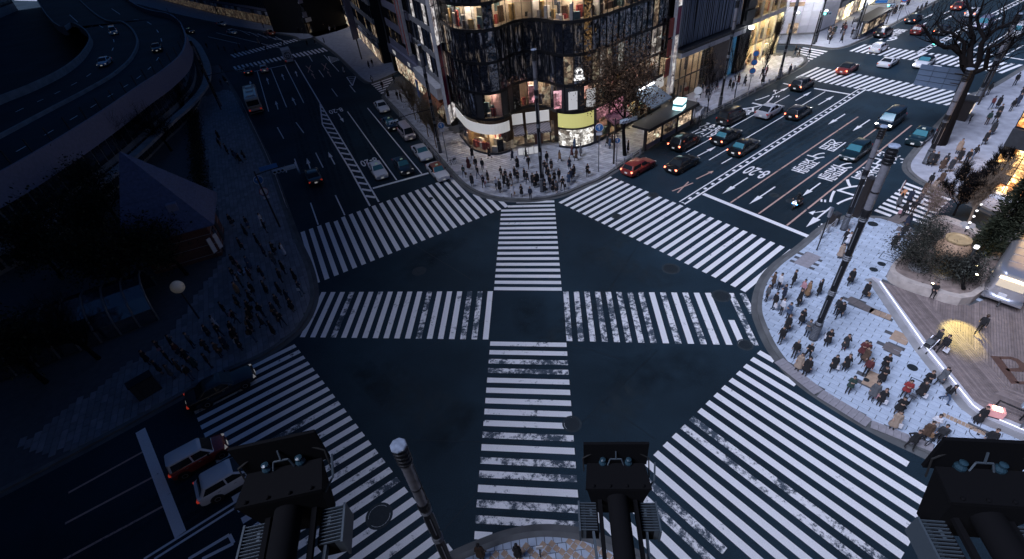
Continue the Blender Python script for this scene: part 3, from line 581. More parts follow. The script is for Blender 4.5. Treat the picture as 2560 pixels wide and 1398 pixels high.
L_WSIGN = M('lit_white_sign', (0.8, 0.8, 0.8), 0.4, emit=(1, 0.97, 0.92), es=0.07); L_GSIGN = M('lit_olive_sign', (0.45, 0.45, 0.15), 0.4, emit=(0.85, 0.8, 0.3), es=0.12); L_STRIP = M('lamp_white', (0.9, 0.9, 0.9), 0.4, emit=(0.95, 0.97, 1.0), es=3.0)
L_LAMPW = M('lamp_warm', (0.9, 0.8, 0.6), 0.4, emit=(1.0, 0.75, 0.4), es=4.0)
class Fac:
    """frame of a facade running P->Q, street on its right hand"""
    def __init__(s, P, Q):
        s.P = Vector((P[0], P[1])); s.Q = Vector((Q[0], Q[1])); d = s.Q - s.P; s.L = d.length; s.u = d / s.L; s.n = Vector((s.u.y, -s.u.x)); s.rz = math.atan2(s.u.y, s.u.x)
    def at(s, t, off=0.0): return s.P + s.u * t + s.n * off
    def slab(s, name, parent, t0, t1, z0, z1, mat_, off=0.0, th=0.1):
        """box on the wall: t along, z up, its outer face at off"""
        key = (round(t1 - t0, 3), round(z1 - z0, 3), th, mat_.name)
        me = SLAB.get(key)
        if me is None: me = SLAB[key] = MB().box(0, 0, 0, t1 - t0, th, z1 - z0).mesh(name, mat_)
        c = s.at((t0 + t1) / 2, off - th / 2); return part(name, me, parent, (c.x, c.y, (z0 + z1) / 2), (0, 0, s.rz))
SLAB = {}
G_CLEAR = M('clear_shop_glass', (.02, .022, .026), .03, alpha=.22, spec=.8)
M_RW = [M('cream_room_wall', (.55, .46, .36), .8, var=.3, scale=.8), M('rose_room_wall', (.5, .3, .3), .8, var=.3, scale=.8), M('pale_room_wall', (.6, .58, .58), .8, var=.25, scale=.8), M('brown_room_wall', (.25, .16, .1), .8, var=.3, scale=.8)]
M_RF = M('room_floor', (.22, .17, .13), .5, var=.2); M_RC = M('room_ceiling', (.5, .48, .45), .8); FURN = [M('furniture_%d' % i, c, .6, var=.2, scale=3) for i, c in enumerate([(.5, .45, .4), (.1, .06, .04), (.3, .05, .05), (.05, .06, .09), (.45, .3, .12), (.6, .6, .6), (.02, .02, .02), (.12, .2, .22)])]
def room_light(n, c, es): return M('room_light_' + n, (.8, .8, .8), .5, emit=c, es=es)
def rooms(o, L, z0, z1, depth, seed, light, walls=(0, 2), part_every=4, dens=2.0):
    """real rooms behind a run of glass: floor, ceiling with lamps, back wall, partitions and what stands in them"""
    r_ = random.Random(seed); I = offset_line(L, depth); fl, ce, bw = MB(), MB(), MB(); wm = M_RW[r_.choice(walls)]; S_ = offset_line(L, .12)
    for i in range(len(L) - 1):
        a, b, c, d = S_[i], S_[i + 1], I[i + 1], I[i]; fl.poly([(*a, z0 + .02), (*b, z0 + .02), (*c, z0 + .02), (*d, z0 + .02)]); ce.poly([(*a, z1 - .02), (*d, z1 - .02), (*c, z1 - .02), (*b, z1 - .02)]); bw.poly([(*d, z0), (*c, z0), (*c, z1), (*d, z1)])
    fl.build('room_floor', M_RF, o); ce.build('room_ceiling', M_RC, o); bw.build('room_wall', wm, o); acc = 0.0; cnt = 0
    for i in range(len(L) - 1):
        F = Fac(L[i], L[i + 1]); acc += F.L
        if acc > 1.5:
            acc = 0.0; cnt += 1; F.slab('ceiling_lamp', o, 0, min(F.L, 1.1), z1 - .1, z1 - .05, light, -depth * .45, .16)
            if cnt % part_every == 0: F.slab('partition', o, 0, .1, z0 + .03, z1 - .03, M_RW[r_.choice(walls)], -.15, depth - .2)
        for _ in range(int(dens * F.L) + (1 if r_.random() < dens * F.L % 1 else 0)):
            w = r_.uniform(.25, .9); h = r_.choice([.5, .8, 1.0, 1.3, 1.7]); t = r_.uniform(0, max(.05, F.L - w)); dd = r_.uniform(.3, depth - .5); F.slab('display_stand' if h > .9 else 'table', o, t, t + w, z0 + .03, z0 + min(h, z1 - z0 - .4), r_.choice(FURN), -dd, r_.uniform(.2, .5))
        if r_.random() < .5: t = r_.uniform(0, max(.01, F.L - .6)); F.slab('picture', o, t, t + r_.uniform(.4, .9), z0 + (z1 - z0) * .45, z0 + (z1 - z0) * .8, r_.choice(FURN), -depth + .06, .04)
RL_WARM = room_light('warm', (1, .76, .5), 36); RL_CREAM = room_light('cream', (1, .84, .66), 22); RL_COOL = room_light('cool', (.85, .93, 1), 18); RL_GOLD = room_light('gold', (1, .80, .42), 85)
def mass(name, parent, F, z0, z1, depth, mat_, t0=0.0, t1=None, off=-0.3):
    t1 = F.L if t1 is None else t1; a, b = F.at(t0, off), F.at(t1, off); c, d = F.at(t1, off - depth), F.at(t0, off - depth)
    return MB().prism([tuple(a), tuple(b), tuple(c), tuple(d)], z0, z1).build(name, mat_, parent)
# --- the dark curved-glass building on the corner
B0 = empty('glass_building', (5, 66, 0), 0, 'dark glass building with a wavy curtain wall rounding the far corner', 'building'); B0.location = (0, 0, 0)
wave = spline([(-8.6, 80.0), (-6.4, 73.5), (-4.7, 68.0), (-3.2, 63.4), (-0.6, 60.9), (1.6, 61.2), (3.2, 63.2), (5.2, 64.3), (7.2, 63.0), (8.6, 60.7), (10.9, 59.8), (13.4, 60.9), (17.5, 64.3), (21.5, 67.6), (25.6, 71.0)], 14)
def resample(L, step):
    out = [L[0]]; acc = 0
    for a, b in zip(L, L[1:]):
        d = math.dist(a, b); 
        while acc + d >= step:
            t = (step - acc) / d; a = (a[0] + (b[0] - a[0]) * t, a[1] + (b[1] - a[1]) * t); d = math.dist(a, b); out.append(a); acc = 0
        acc += d
    return out
wv_ = resample(wave, 1.22); FL = [4.9, 8.2, 11.7, 15.2, 17.9, 21.4, 25, 29, 33]
for _a, _b, _d in ((4.6, 8.2, 2.05), (8.2, 15.2, .35), (15.2, 17.9, 2.05), (17.9, 33.2, .35)): MB().prism(offset_line(wv_, _d) + [(22, 84), (0, 88)], _a, _b).build('wall', M_CORE, B0)
_k0 = int(len(wv_) * .22); rooms(B0, wv_[_k0:], 15.3, 17.75, 2.0, 1, RL_CREAM, (0, 2)); _k1 = int(len(wv_) * .36); rooms(B0, wv_[_k1:], 5.0, 8.05, 2.0, 2, RL_CREAM, (0, 1, 2), 2)
low = offset_line(wv_, 2.1); MB().prism(low + [(22, 84), (0, 88)], 0, 4.9).build('ground_floor_wall', M('brown_tile_wall', (0.09, 0.06, 0.05), 0.6, var=0.3), B0)
rr = random.Random(3)
for fi in range(len(FL) - 1):
    z0, z1 = FL[fi], FL[fi + 1]
    for i in range(len(wv_) - 1):
        F = Fac(wv_[i], wv_[i + 1]); t = i / (len(wv_) - 1)
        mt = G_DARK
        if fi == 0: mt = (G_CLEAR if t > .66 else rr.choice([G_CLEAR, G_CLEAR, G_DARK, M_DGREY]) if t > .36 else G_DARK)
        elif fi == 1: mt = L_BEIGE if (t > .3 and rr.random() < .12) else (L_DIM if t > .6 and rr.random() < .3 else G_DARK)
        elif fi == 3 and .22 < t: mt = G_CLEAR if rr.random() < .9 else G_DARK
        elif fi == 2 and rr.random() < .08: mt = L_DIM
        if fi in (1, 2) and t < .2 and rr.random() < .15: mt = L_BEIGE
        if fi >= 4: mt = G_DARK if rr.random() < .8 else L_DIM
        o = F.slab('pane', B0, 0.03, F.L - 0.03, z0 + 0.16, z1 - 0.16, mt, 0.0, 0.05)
        o.rotation_euler[0] += rr.uniform(-.03, .03); o.rotation_euler[2] += rr.uniform(-.04, .04)
for z in FL:
    m = MB(); a, b = offset_line(wv_, 0.1), offset_line(wv_, -0.07)
    for i in range(len(wv_) - 1): m.prism([b[i], b[i + 1], a[i + 1], a[i]], z - 0.17, z + 0.17)
    m.build('floor_band', M_BLK, B0)
for i in range(0, len(wv_), 1):
    p = offset_line(wv_, -0.03)[i]; MB().box(0, 0, 19, .07, .12, 28).build('mullion', M_BLK, B0, loc=(p[0], p[1], 0))
# its shop fronts at street level
def curve_band(name, i0, i1, z0, z1, mat_, off=0.12, th=0.12, step=1):
    m = MB(); a, b = offset_line(wave_f, -off), offset_line(wave_f, -off + th)
    for i in range(i0, i1): m.prism([a[i], a[i + 1], b[i + 1], b[i]], z0, z1)
    return m.build(name, mat_, B0)
wave_f = resample(wave, 0.4); NF = len(wave_f)
idx = lambda x, lo=0: min(range(NF), key=lambda i: abs(wave_f[i][0] - x) + (0 if i >= lo else 99))
iA, iB, iC, iD, iE = idx(-5.0), idx(1.9), idx(8.3, idx(5)), idx(13.2, idx(11)), NF - 2
curve_band('sign_band', iA, iB, 3.0, 4.3, L_WSIGN, .1); curve_band('shop_window', iA, iB, .45, 2.95, G_CLEAR, .02, .03); rooms(B0, wave_f[iA:iB], .3, 3.0, 1.9, 5, RL_WARM, (0, 3), 3, 2.5); curve_band('base', iA, iB, 0.15, .45, M_DGREY, .1)
curve_band('sign_band', iC, iD, 2.95, 4.7, L_GSIGN, .1); curve_band('menu_wall', iC, iD, .5, 2.75, L_MENU, .05); curve_band('base', iC, iD, .15, .5, M_DGREY, .1); curve_band('canopy_edge', iC, iD, 2.75, 2.95, M_BLK, .25, .3)
ii = list(np.linspace(iD, iE, 6).astype(int))
for k, (nm, mt, sg) in enumerate(zip('abcde', (L_PINK, L_PINK, L_WARM, L_COOL, L_WARM), (L_PINK, M('pink_sign', (0.5, 0.2, 0.28), .5, emit=(.9, .35, .45), es=.15), M_DGREY, M_BLK, L_WSIGN))):
    curve_band('shop_window', ii[k], ii[k + 1], .5, 3.0, G_CLEAR, .02, .03); rooms(B0, wave_f[ii[k]:ii[k + 1] + 1], .3, 3.2, 1.9, 20 + k, (RL_WARM, RL_WARM, RL_GOLD, RL_COOL, RL_WARM)[k], (0, 1, 2, 3), 9, 2.5); curve_band('shop_sign', ii[k], ii[k + 1], 3.3, 4.7, sg, .12); curve_band('base', ii[k], ii[k + 1], .15, .5, M_DGREY, .06)
    q = wave_f[ii[k]]; MB().box(0, 0, 2.5, .35, .35, 4.6).build('pier', M_DGREY, B0, loc=(q[0], q[1] - .05, .1))
def awning(F, parent, t0, t1, z0, z1, out, mat_, name='awning', valance=0.25):
    a, b = F.at(t0, .1), F.at(t1, .1); c, d = F.at(t1, out), F.at(t0, out); m = MB()
    m.poly([(a.x, a.y, z1), (d.x, d.y, z0), (c.x, c.y, z0), (b.x, b.y, z1)]); m.poly([(a.x, a.y, z1 - .05), (b.x, b.y, z1 - .05), (c.x, c.y, z0 - .05), (d.x, d.y, z0 - .05)])
    m.poly([(d.x, d.y, z0), (d.x, d.y, z0 - valance), (c.x, c.y, z0 - valance), (c.x, c.y, z0)])
    m.poly([(a.x, a.y, z1), (a.x, a.y, z1 - .3), (d.x, d.y, z0 - valance), (d.x, d.y, z0)]); m.poly([(b.x, b.y, z1), (c.x, c.y, z0), (c.x, c.y, z0 - valance), (b.x, b.y, z1 - .3)])
    return m.build(name, mat_, parent)
def stripe_mat(name, c1, c2, sc):
    m = bpy.data.materials.new(name); nt, N, L, b = nodes(m); tc = N.new('ShaderNodeTexCoord'); w = N.new('ShaderNodeTexWave'); w.bands_direction = 'DIAGONAL'; w.inputs['Scale'].default_value = sc
    L.new(tc.outputs['Object'], w.inputs['Vector']); r = ramp(N, [(0.49, c1), (0.51, c2)]); L.new(w.outputs[1], r.inputs[0]); L.new(r.outputs[0], b.inputs['Base Color']); b.inputs['Roughness'].default_value = .8; return m
FR = Fac((13.6, 60.9), (25.6, 71.0)); awning(FR, B0, 1.2, 5.0, 2.7, 3.4, 1.7, M('dusky_pink_awning', (.34, .17, .22), .8, var=.1)); awning(FR, B0, 7.6, 12.4, 3.0, 4.3, 3.2, M('slate_awning', (.16, .20, .25), .7, var=.1)); FR.slab('light_strip', B0, 8.2, 12.0, 4.55, 4.75, L_STRIP, .45, .12)
# recessed entrance between the two bulges
FE = Fac((2.1, 62.6), (8.2, 62.8)); S1 = stripe_mat('striped_awning', (.42, .40, .40), (.12, .08, .09), 1.6)
for t0, t1 in ((.4, 1.8), (2.2, 5.3)): FE.slab('sign_panel', B0, t0, t1, 3.3, 4.7, L_WSIGN, .3, .15); awning(FE, B0, t0, t1, 2.4, 3.1, 1.4, S1); FE.slab('shop_window', B0, t0, t1, .5, 2.3, L_DIM, .1, .1)
FE.slab('door', B0, 3.2, 4.3, .2, 2.3, M('brick_red_door', (.16, .07, .05), .6, var=.3), .16, .06)
FE.slab('poster', B0, 5.5, 5.9, .3, 3.2, L_DIM, .2, .08)
M_STEPS = M('lobby_stone', (.28, .28, .32), .5, var=.2)
MB().box(4.2, 60.2, .3, 3.0, 1.0, .3).box(4.2, 60.4, .5, 3.0, .5, .25).build('entrance_step', M_STEPS, B0)
for k in range(4): MB().box(0, 0, 0, .62, .05, .9).build('glass_balustrade', L_WSIGN, B0, loc=(3.1 + k * .7, 59.5, .75))
for k in range(5):   # row of backlit display panels above the entrance
    q = wave_f[int(np.interp(k, [0, 4], [idx(5.5), idx(12.5, idx(11))]))]
    F = Fac((q[0] - .55, q[1] - .2), (q[0] + .55, q[1] - .2)); F.slab('display_panel', B0, 0, 1.1, 5.4, 7.6, (L_PINK, L_COOL, L_PINK, L_WSIGN, L_WSIGN)[k] if k != 1 else L_DIM, .12, .06)
lg = MB(); lg.box(0, 0, 0, 1.3, .08, .25); lg.box(0, 0, .35, .9, .08, .22)
for a in range(7): t = math.pi * a / 6; lg.box(.32 * math.cos(t), 0, .75 + .35 * math.sin(t), .2, .08, .2)
lg.build('logo_sign', L_STRIP if False else M('lit_logo', (.8, .8, .8), .4, emit=(1, .98, .95), es=.35), B0, loc=(10.9, 59.55, 9.0))
# vertical sign columns at the two ends of it
def sign_column(name, base, rz, w, segs, label, strips=1, gap=.3):
    o = empty(name, (base[0], base[1], 0), rz, label, 'sign')
    for k in range(strips):
        x = (k - (strips - 1) / 2) * (w + gap); MB().box(x - w / 2 - .06, 0, 15.5, .1, .5, 27).box(x + w / 2 + .06, 0, 15.5, .1, .5, 27).build('post', M_WHITE, o)
        for z0, z1, mt in segs: MB().box(x, 0, (z0 + z1) / 2, w, .38, z1 - z0 - .12).build('sign_panel', mt, o); MB().box(x, 0, z1, w * 1.05, .42, .1).build('divider', M_DGREY, o)
    return o
L_WPAN = lit_mat('lit_white_panel', (.9, .85, .86), .12, 'room', (.35, .3, .32))
sign_column('sign_column', (-5.9, 70.3), 1.25, 1.15, [(2.0, 4.6, L_WPAN), (4.6, 9.6, M_MAG), (9.6, 12.4, M_MAG), (12.4, 17, L_WPAN), (17, 22, L_WPAN), (22, 29, M_MAG)], 'tall pair of magenta and white sign strips at the left end of the glass building', 2, .35)
sign_column('sign_column', (26.2, 70.6), .7, .95, [(2.0, 4.6, L_WPAN), (4.6, 10, L_WPAN), (10, 13.4, M_MAG), (13.4, 17, L_WPAN), (17, 29, M_MAG)], 'tall white and magenta sign strip at the right end of the glass building')
for k, z in enumerate((3.6, 6.4, 9.8)): MB()
bn = empty('red_banner_sign', (25.2, 69.9, 0), .7, 'stack of square red signs hung beside the white sign strip', 'sign')
for z0, z1 in ((4.8, 7.2), (7.5, 9.6), (9.9, 12.2)): MB().box(0, 0, (z0 + z1) / 2, 1.0, .2, z1 - z0).build('panel', M_REDS, bn)
MB().box(-.55, 0, 8.5, .08, .08, 8).build('post', M_DGREY, bn)
# --- left road, right-hand side: white narrow building, then the ribbon-window block
def floors(o, F, zs, bay, frame, glassf, spand, sp_h, off=0.0, mull=None, depth=14, wallm=None, top=None):
    mass('wall', o, F, 0, (top or zs[-1]), depth, wallm or M_CORE)
    n = max(1, round(F.L / bay))
    for i in range(len(zs) - 1):
        F.slab('spandrel', o, 0, F.L, zs[i], zs[i] + sp_h, spand, off + .06, .36)
        for k in range(n):
            F.slab('window', o, k * F.L / n + .05, (k + 1) * F.L / n - .05, zs[i] + sp_h + .03, zs[i + 1] - .03, glassf(i, k), off - .05, .12)
            if mull: F.slab('mullion', o, k * F.L / n - .05, k * F.L / n + .05, zs[i] + sp_h, zs[i + 1], mull, off + .08, .2)
rb = random.Random(5)
B1 = empty('narrow_building', (0, 0, 0), 0, 'narrow white building with a red-orange awning beside the magenta sign strips', 'building')
F1 = Fac((-11.2, 86.6), (-6.6, 73.0))
floors(B1, F1, [6.2, 9.6, 13, 16.4, 19.8, 23.2, 27], 2.3, None, lambda i, k: L_WPAN if (i + k) % 3 == 0 else G_BLUE, M_CONC, .8, mull=M_DGREY)
F1.slab('canopy', B1, 0, F1.L, 4.4, 6.0, M_WHITE, 1.1, 1.2); awning(F1, B1, F1.L * .45, F1.L, 2.9, 4.3, 1.9, M_ORAW); F1.slab('shop_window', B1, .3, F1.L - .3, .3, 2.8, L_DIM, .05, .1); F1.slab('blue_poster', B1, .4, 1.6, 1.4, 4.2, M('blue_poster', (.12, .2, .45), .5, var=.4, scale=6), 1.3, .15)
for k in range(9): F1.slab('balcony_rail', B1, 1 + k * .5, 1.05 + k * .5, 9.6, 10.6, M_BLK, .6, .05)
B1b = empty('office_block', (0, 0, 0), 0, 'office block with lilac-grey spandrels and dark ribbon windows above lit shops', 'building')
F2 = Fac((-19.2, 109.5), (-11.4, 88.2))
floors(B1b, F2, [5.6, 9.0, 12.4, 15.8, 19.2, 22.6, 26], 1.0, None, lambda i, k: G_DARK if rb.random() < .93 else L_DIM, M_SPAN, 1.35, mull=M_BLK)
F2.slab('sign_band', B1b, 0, F2.L, 3.9, 5.6, M_SPAN, .5, .6); F2.slab('shop_window', B1b, 3.0, F2.L - .5, .6, 3.7, L_WARM, .06, .1); F2.slab('corner_post', B1b, 0, 1.2, 0, 26, M_BLK, .4, .8); F2.slab('sign_panel', B1b, 0, 1.25, 14, 26, M_SPAN, .46, .1)
for k, (t, z0) in enumerate(((F2.L - 1.2, 7.5), (F2.L - 3.4, 9))):
    o = empty('vertical_banner', (*F2.at(t + .5, 1.0), 0), F2.rz, 'tall red vertical sign with white edge on the office block, %s of two' % ('nearer' if k == 0 else 'farther'), 'sign')
    MB().box(0, 0, (z0 + 26) / 2, .9, .5, 26 - z0).build('panel', M_REDS, o); MB().box(-.5, 0, (z0 + 26) / 2, .12, .55, 26 - z0 + .3).box(.5, 0, (z0 + 26) / 2, .12, .55, 26 - z0 + .3).build('edge', M_WHITE, o); MB().box(0, .5, (z0 + 20) / 2, .1, .6, .1).build('bracket', M_DGREY, o)
for k, t in enumerate((5.5, 17)): me = text_mesh('TTTM' if k == 0 else 'TTC', L_WSIGN, .9, .03); c = F2.at(t, .54); part('sign_lettering', me, B1b, (c.x, c.y, 4.7), (math.pi / 2, 0, F2.rz))
def simple_block(name, P, Q, top, label, glass, spm, bay=2.2, fh=3.6, shop=None, depth=16, sp=1.1, signs=(), wallm=None, wmix=.1, lit=L_DIM):
    o = empty(name, (0, 0, 0), 0, label, 'building'); F = Fac(P, Q); zs = [4.4 + i * fh for i in range(int((top - 4.4) / fh) + 2)]; r_ = random.Random(name + label)
    floors(o, F, zs, bay, None, lambda i, k: lit if r_.random() < wmix else glass, spm, sp, mull=M_DGREY, depth=depth, wallm=wallm)
    n = max(2, int(F.L / 3.2))
    for k in range(n):
        if shop: F.slab('shop_window', o, k * F.L / n + .2, (k + 1) * F.L / n - .2, .35, 3.0, shop if not isinstance(shop, (list, tuple)) else r_.choice(shop), .05, .1); F.slab('fascia', o, k * F.L / n + .1, (k + 1) * F.L / n - .1, 3.15, 4.2, r_.choice([M_DGREY, spm, M_WHITE]), .3, .3)
    return o, F
simple_block('corner_shop_building', g(868, 62), g(958, 162), 24, 'lit corner shop building beyond the little side street crossing', G_BLUE, M_CONC, shop=[L_WARM, L_DIM], wmix=.3)
o_ = empty('vertical_banner', (*g(905, 150), 0), .9, 'white and green tall sign board beside the side street', 'sign'); MB().box(0, 0, 9, 1.6, .4, 9).build('panel', M_SPAN, o_); MB().box(0, 0, 15.2, 1.6, .45, 3.2).build('green_panel', M('green_sign', (.03, .2, .15), .5), o_); MB().box(0, 0, 2.2, .2, .2, 4.5).build('post', M_DGREY, o_)
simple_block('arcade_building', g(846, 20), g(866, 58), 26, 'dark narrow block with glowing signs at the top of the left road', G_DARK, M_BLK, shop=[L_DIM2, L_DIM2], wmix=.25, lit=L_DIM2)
simple_block('department_store', g(355, -12), g(545, 38), 22, 'long department store facade with pilasters behind the far left crossing', G_BLUE, M_CONC, bay=1.5, sp=.6, shop=[L_DIM2], wmix=.1, lit=L_DIM2)
simple_block('department_store_wing', g(548, 38), g(716, 74), 20, 'pale store wing with sloping canopy above the far left pavement', G_BLUE, M_SPAN, bay=1.8, sp=.8, shop=[L_DIM2, L_DIM2], wmix=.15, lit=L_DIM2)
simple_block('corner_store', g(718, 74), g(772, 86), 18, 'bright corner store with pale columns at the end of the left road', G_BLUE, M_WHITE, bay=1.4, sp=.5, shop=[L_DIM2], wmix=.5, lit=L_DIM2)
simple_block('stepped_store', g(774, 86), g(848, 62), 22, 'low store front with blue banded canopies at the far end', G_BLUE, M_SPAN, bay=2.4, sp=1.4, shop=[L_DIM2], lit=L_DIM2)
# --- right road, left-hand side
B2 = empty('slatted_building', (0, 0, 0), 0, 'building veiled by long grey-blue vertical slats over a lit showroom', 'building')
F3 = Fac((26.6, 71.8), (40.4, 81.6)); mass('wall', B2, F3, 0, 30, 12, M_CORE, off=-2.6); mass('upper_wall', B2, F3, 6.5, 30, 2.2, M_CORE, off=-.4); rooms(B2, [tuple(F3.at(t)) for t in np.linspace(.5, 9.6, 10)], .25, 6.4, 2.4, 31, RL_CREAM, (0, 3), 4, 1.2); F3.slab('canopy', B2, .3, F3.L, 6.6, 7.3, M_WHITE, 1.2, 1.8); F3.slab('canopy_edge', B2, .3, F3.L, 7.3, 7.7, M_DGREY, 1.3, 1.9)
for k in range(6): F3.slab('showroom_pane', B2, .6 + k * 1.5, 2.0 + k * 1.5, .4, 6.3, G_CLEAR, .05, .03)
for k in range(7): F3.slab('mullion', B2, .5 + k * 1.5, .6 + k * 1.5, .2, 6.5, M_DGREY, .12, .12)
F3.slab('transom', B2, .5, 9.6, 3.2, 3.35, M_DGREY, .14, .12); F3.slab('sand_wall', B2, 9.8, F3.L - 1.5, .2, 6.5, M('sand_stone_wall', (.16, .13, .11), .7, var=.2), .1, .3); F3.slab('blue_light', B2, F3.L - 1.2, F3.L - .2, .3, 6.3, M('blue_lit_panel', (.02, .07, .16), .3, emit=(.04, .25, .5), es=.05), .05, .1)
F3.slab('backing', B2, .2, F3.L, 7.9, 30, M('slat_backing', (.012, .014, .02), .5), -.1, .3); rs = random.Random(11); M_SLAT = M('grey_blue_slat', (.30, .35, .45), .5, .2)
for k in range(46):
    t = .3 + k * (F3.L - .6) / 46 + rs.uniform(-.07, .07); pts = []; x = t
    for z in np.arange(7.9, 30.1, 3.7): c = F3.at(x, .18 + rs.uniform(0, .12)); pts.append((c.x, c.y, float(z))); x += rs.uniform(-.16, .16)
    MB().tube(pts, [.07] * len(pts), 5).build('slat', M_SLAT, B2)
F3.slab('cable', B2, 0, F3.L, 15.4, 15.5, M_BLK, .4, .1)
B3 = empty('lit_boutique_building', (0, 0, 0), 0, 'boutique with tall yellow-lit windows under a dark canopy', 'building')
F4 = Fac((40.6, 81.8), (52.4, 90.4)); mass('wall', B3, F4, 0, 30, 9, M('pale_stone', (.35, .34, .36), .6, var=.1), off=-2.4); mass('upper_wall', B3, F4, 13.4, 30, 2.2, M('pale_stone', (.35, .34, .36)), off=-.1); _l4 = [tuple(F4.at(t)) for t in np.linspace(3.3, F4.L, 9)]; rooms(B3, _l4, .3, 3.4, 2.2, 41, RL_GOLD, (0,), 9, 1.6); rooms(B3, _l4, 3.5, 6.8, 2.2, 42, RL_GOLD, (0,), 9, .6); rooms(B3, _l4, 7.7, 13.3, 2.2, 43, RL_GOLD, (0, 2), 3, .8); F4.slab('dark_bay', B3, 0, 3.2, 0, 30, M_BLK, .35, .5); F4.slab('canopy', B3, 0, F4.L, 13.6, 14.6, M_BLK, 2.2, 2.6); F4.slab('spandrel', B3, 3.2, F4.L, 6.9, 7.6, M_WHITE, .2, .3)
for k in range(4):
    a, b = 3.4 + k * 2.7, 5.9 + k * 2.7
    if b < F4.L + .2: F4.slab('window', B3, a, min(b, F4.L - .1), .5, 6.7, G_CLEAR, .06, .03); F4.slab('window', B3, a, min(b, F4.L - .1), 7.8, 13.2, G_CLEAR, .06, .03); F4.slab('pier', B3, a - .2, a, .2, 13.4, M_WHITE, .3, .4); F4.slab('transom', B3, a, min(b, F4.L - .1), 3.4, 3.5, M_DGREY, .1, .06)
F4e = Fac((52.4, 90.4), (46.0, 101)); F4e.slab('side_wall', B3, 0, F4e.L, 0, 30, M('pale_stone', (.35, .34, .36)), .02, .2)
for k in range(3): F4.slab('slatted_sign', B3, .5, 2.9, 8 + k * 1.8, 9.4 + k * 1.8, M_DGREY, .6, .2)
cam_ = MB().box(0, 0, 0, .5, .7, .4).build('projector_lamp', L_STRIP, B3, loc=(42.0, 80.9, 7.2))
B4 = empty('stone_tile_building', (0, 0, 0), 0, 'white stone-panelled building across the side street with a timber-framed blue screen', 'building')
F5 = Fac((46.5, 104.5), (64.4, 99.0)); F6 = Fac((64.4, 99.0), (70.6, 103.2)); M_TILE = M('white_stone_panel', (.56, .56, .62), .5, island=.08, objrand=.08, var=.12, scale=1)
MB().prism([tuple(F5.P), tuple(F5.Q), tuple(F6.Q), (66, 116), (48, 118)], 0, 28).build('wall', M_CONC, B4)
for F in (F5, F6):
    n = round(F.L / 1.5)
    for i in range(n):
        for j in range(12 if F is F5 else 11): F.slab('stone_panel', B4, i * F.L / n + .02, (i + 1) * F.L / n - .02, .5 + j * 1.25, 1.73 + j * 1.25, M_TILE, .12, .1)
F5.slab('timber_frame', B4, 4.5, 9.6, .6, 9.6, M('timber_frame', (.20, .11, .055), .6, var=.3, scale=2), .3, .3); F5.slab('screen', B4, 6.3, 8.6, 2.0, 7.6, L_CYAN, .36, .1)
F5.slab('lit_window', B4, 1.0, 3.6, 10, 13, L_YEL, .2, .1); F5.slab('lit_window', B4, 6, 11, 11.2, 14, L_YEL, .2, .1); F5.slab('lobby_window', B4, 13.6, 15.4, .5, 2.3, L_WARM, .22, .1); F5.slab('plaque', B4, 13, 15.6, 5.2, 5.9, M('bronze_plaque', (.2, .13, .08), .4, .6), .2, .06); F5.slab('dark_sign', B4, F5.L - 1.2, F5.L - .1, 7.2, 8.4, M_BLK, .3, .2)
simple_block('grey_framed_building', (71.2, 103.8), (80.5, 111.5), 20, 'grey framed building with tall windows over a gold-lit shop front', L_DIM, M_GREYM, bay=2.3, fh=4.6, sp=.9, shop=[L_YEL, L_WARM], wmix=.3)
simple_block('white_shop_building', (81.2, 112.0), (99, 126.5), 22, 'white shop building with lit floors behind the far bus shelter', G_BLUE, M_WHITE, bay=2.0, fh=4.0, sp=1.2, shop=[L_YEL, L_COOL, L_WARM], wmix=.6, lit=L_YEL)
simple_block('gold_lit_building', (99.8, 127.2), (125, 150), 22, 'farthest lit shop row along the right road', G_BLUE, M_CONC, bay=2.4, fh=4.0, sp=1.0, shop=[L_YEL, L_WARM], wmix=.5, lit=L_YEL)
# --- glass-block building at the right edge
B6 = empty('glass_block_building', (0, 0, 0), 0, 'amber-glowing glass block building with a dark lattice at the right edge', 'building')
c6 = Vector((46.9, 39.3)); F7 = Fac(c6, c6 + Vector((.34, -.94)) * 13); F8 = Fac(c6 + dB * 26, c6)
# street lies on the camera side of both
for F, nn, lit_ in ((F7, 15, True), (F8, 8, False)):
    n = nn; bw = .86
    for i in range(n):
        for j in range(14):
            z = .5 + j * .86
            if F is F7 and 5 <= j <= 6: continue
            t0 = i * bw if F is F7 else F.L - (i + 1) * bw
            F.slab('glass_block', B6, t0 + .05, t0 + bw - .05, z + .05, z + .81, rb.choice([L_AMB, L_AMB, L_AMB, L_BEIGE]) if F is F7 else rb.choice([L_AMB, G_BLUE, G_BLUE]), .06, .08)
MB().prism([tuple(F7.P), tuple(F7.Q), tuple(F7.Q + Vector((25, 10))), tuple(F8.P + Vector((12, -16))), tuple(F8.P)], 0, 14).build('wall', M_BLK, B6)
F7.slab('floor_band', B6, 0, F7.L, 4.75, 6.4, M_DGREY, .3, .4); F7.slab('plinth', B6, 0, F7.L, 0.1, .5, M_WHITE, .5, .6)
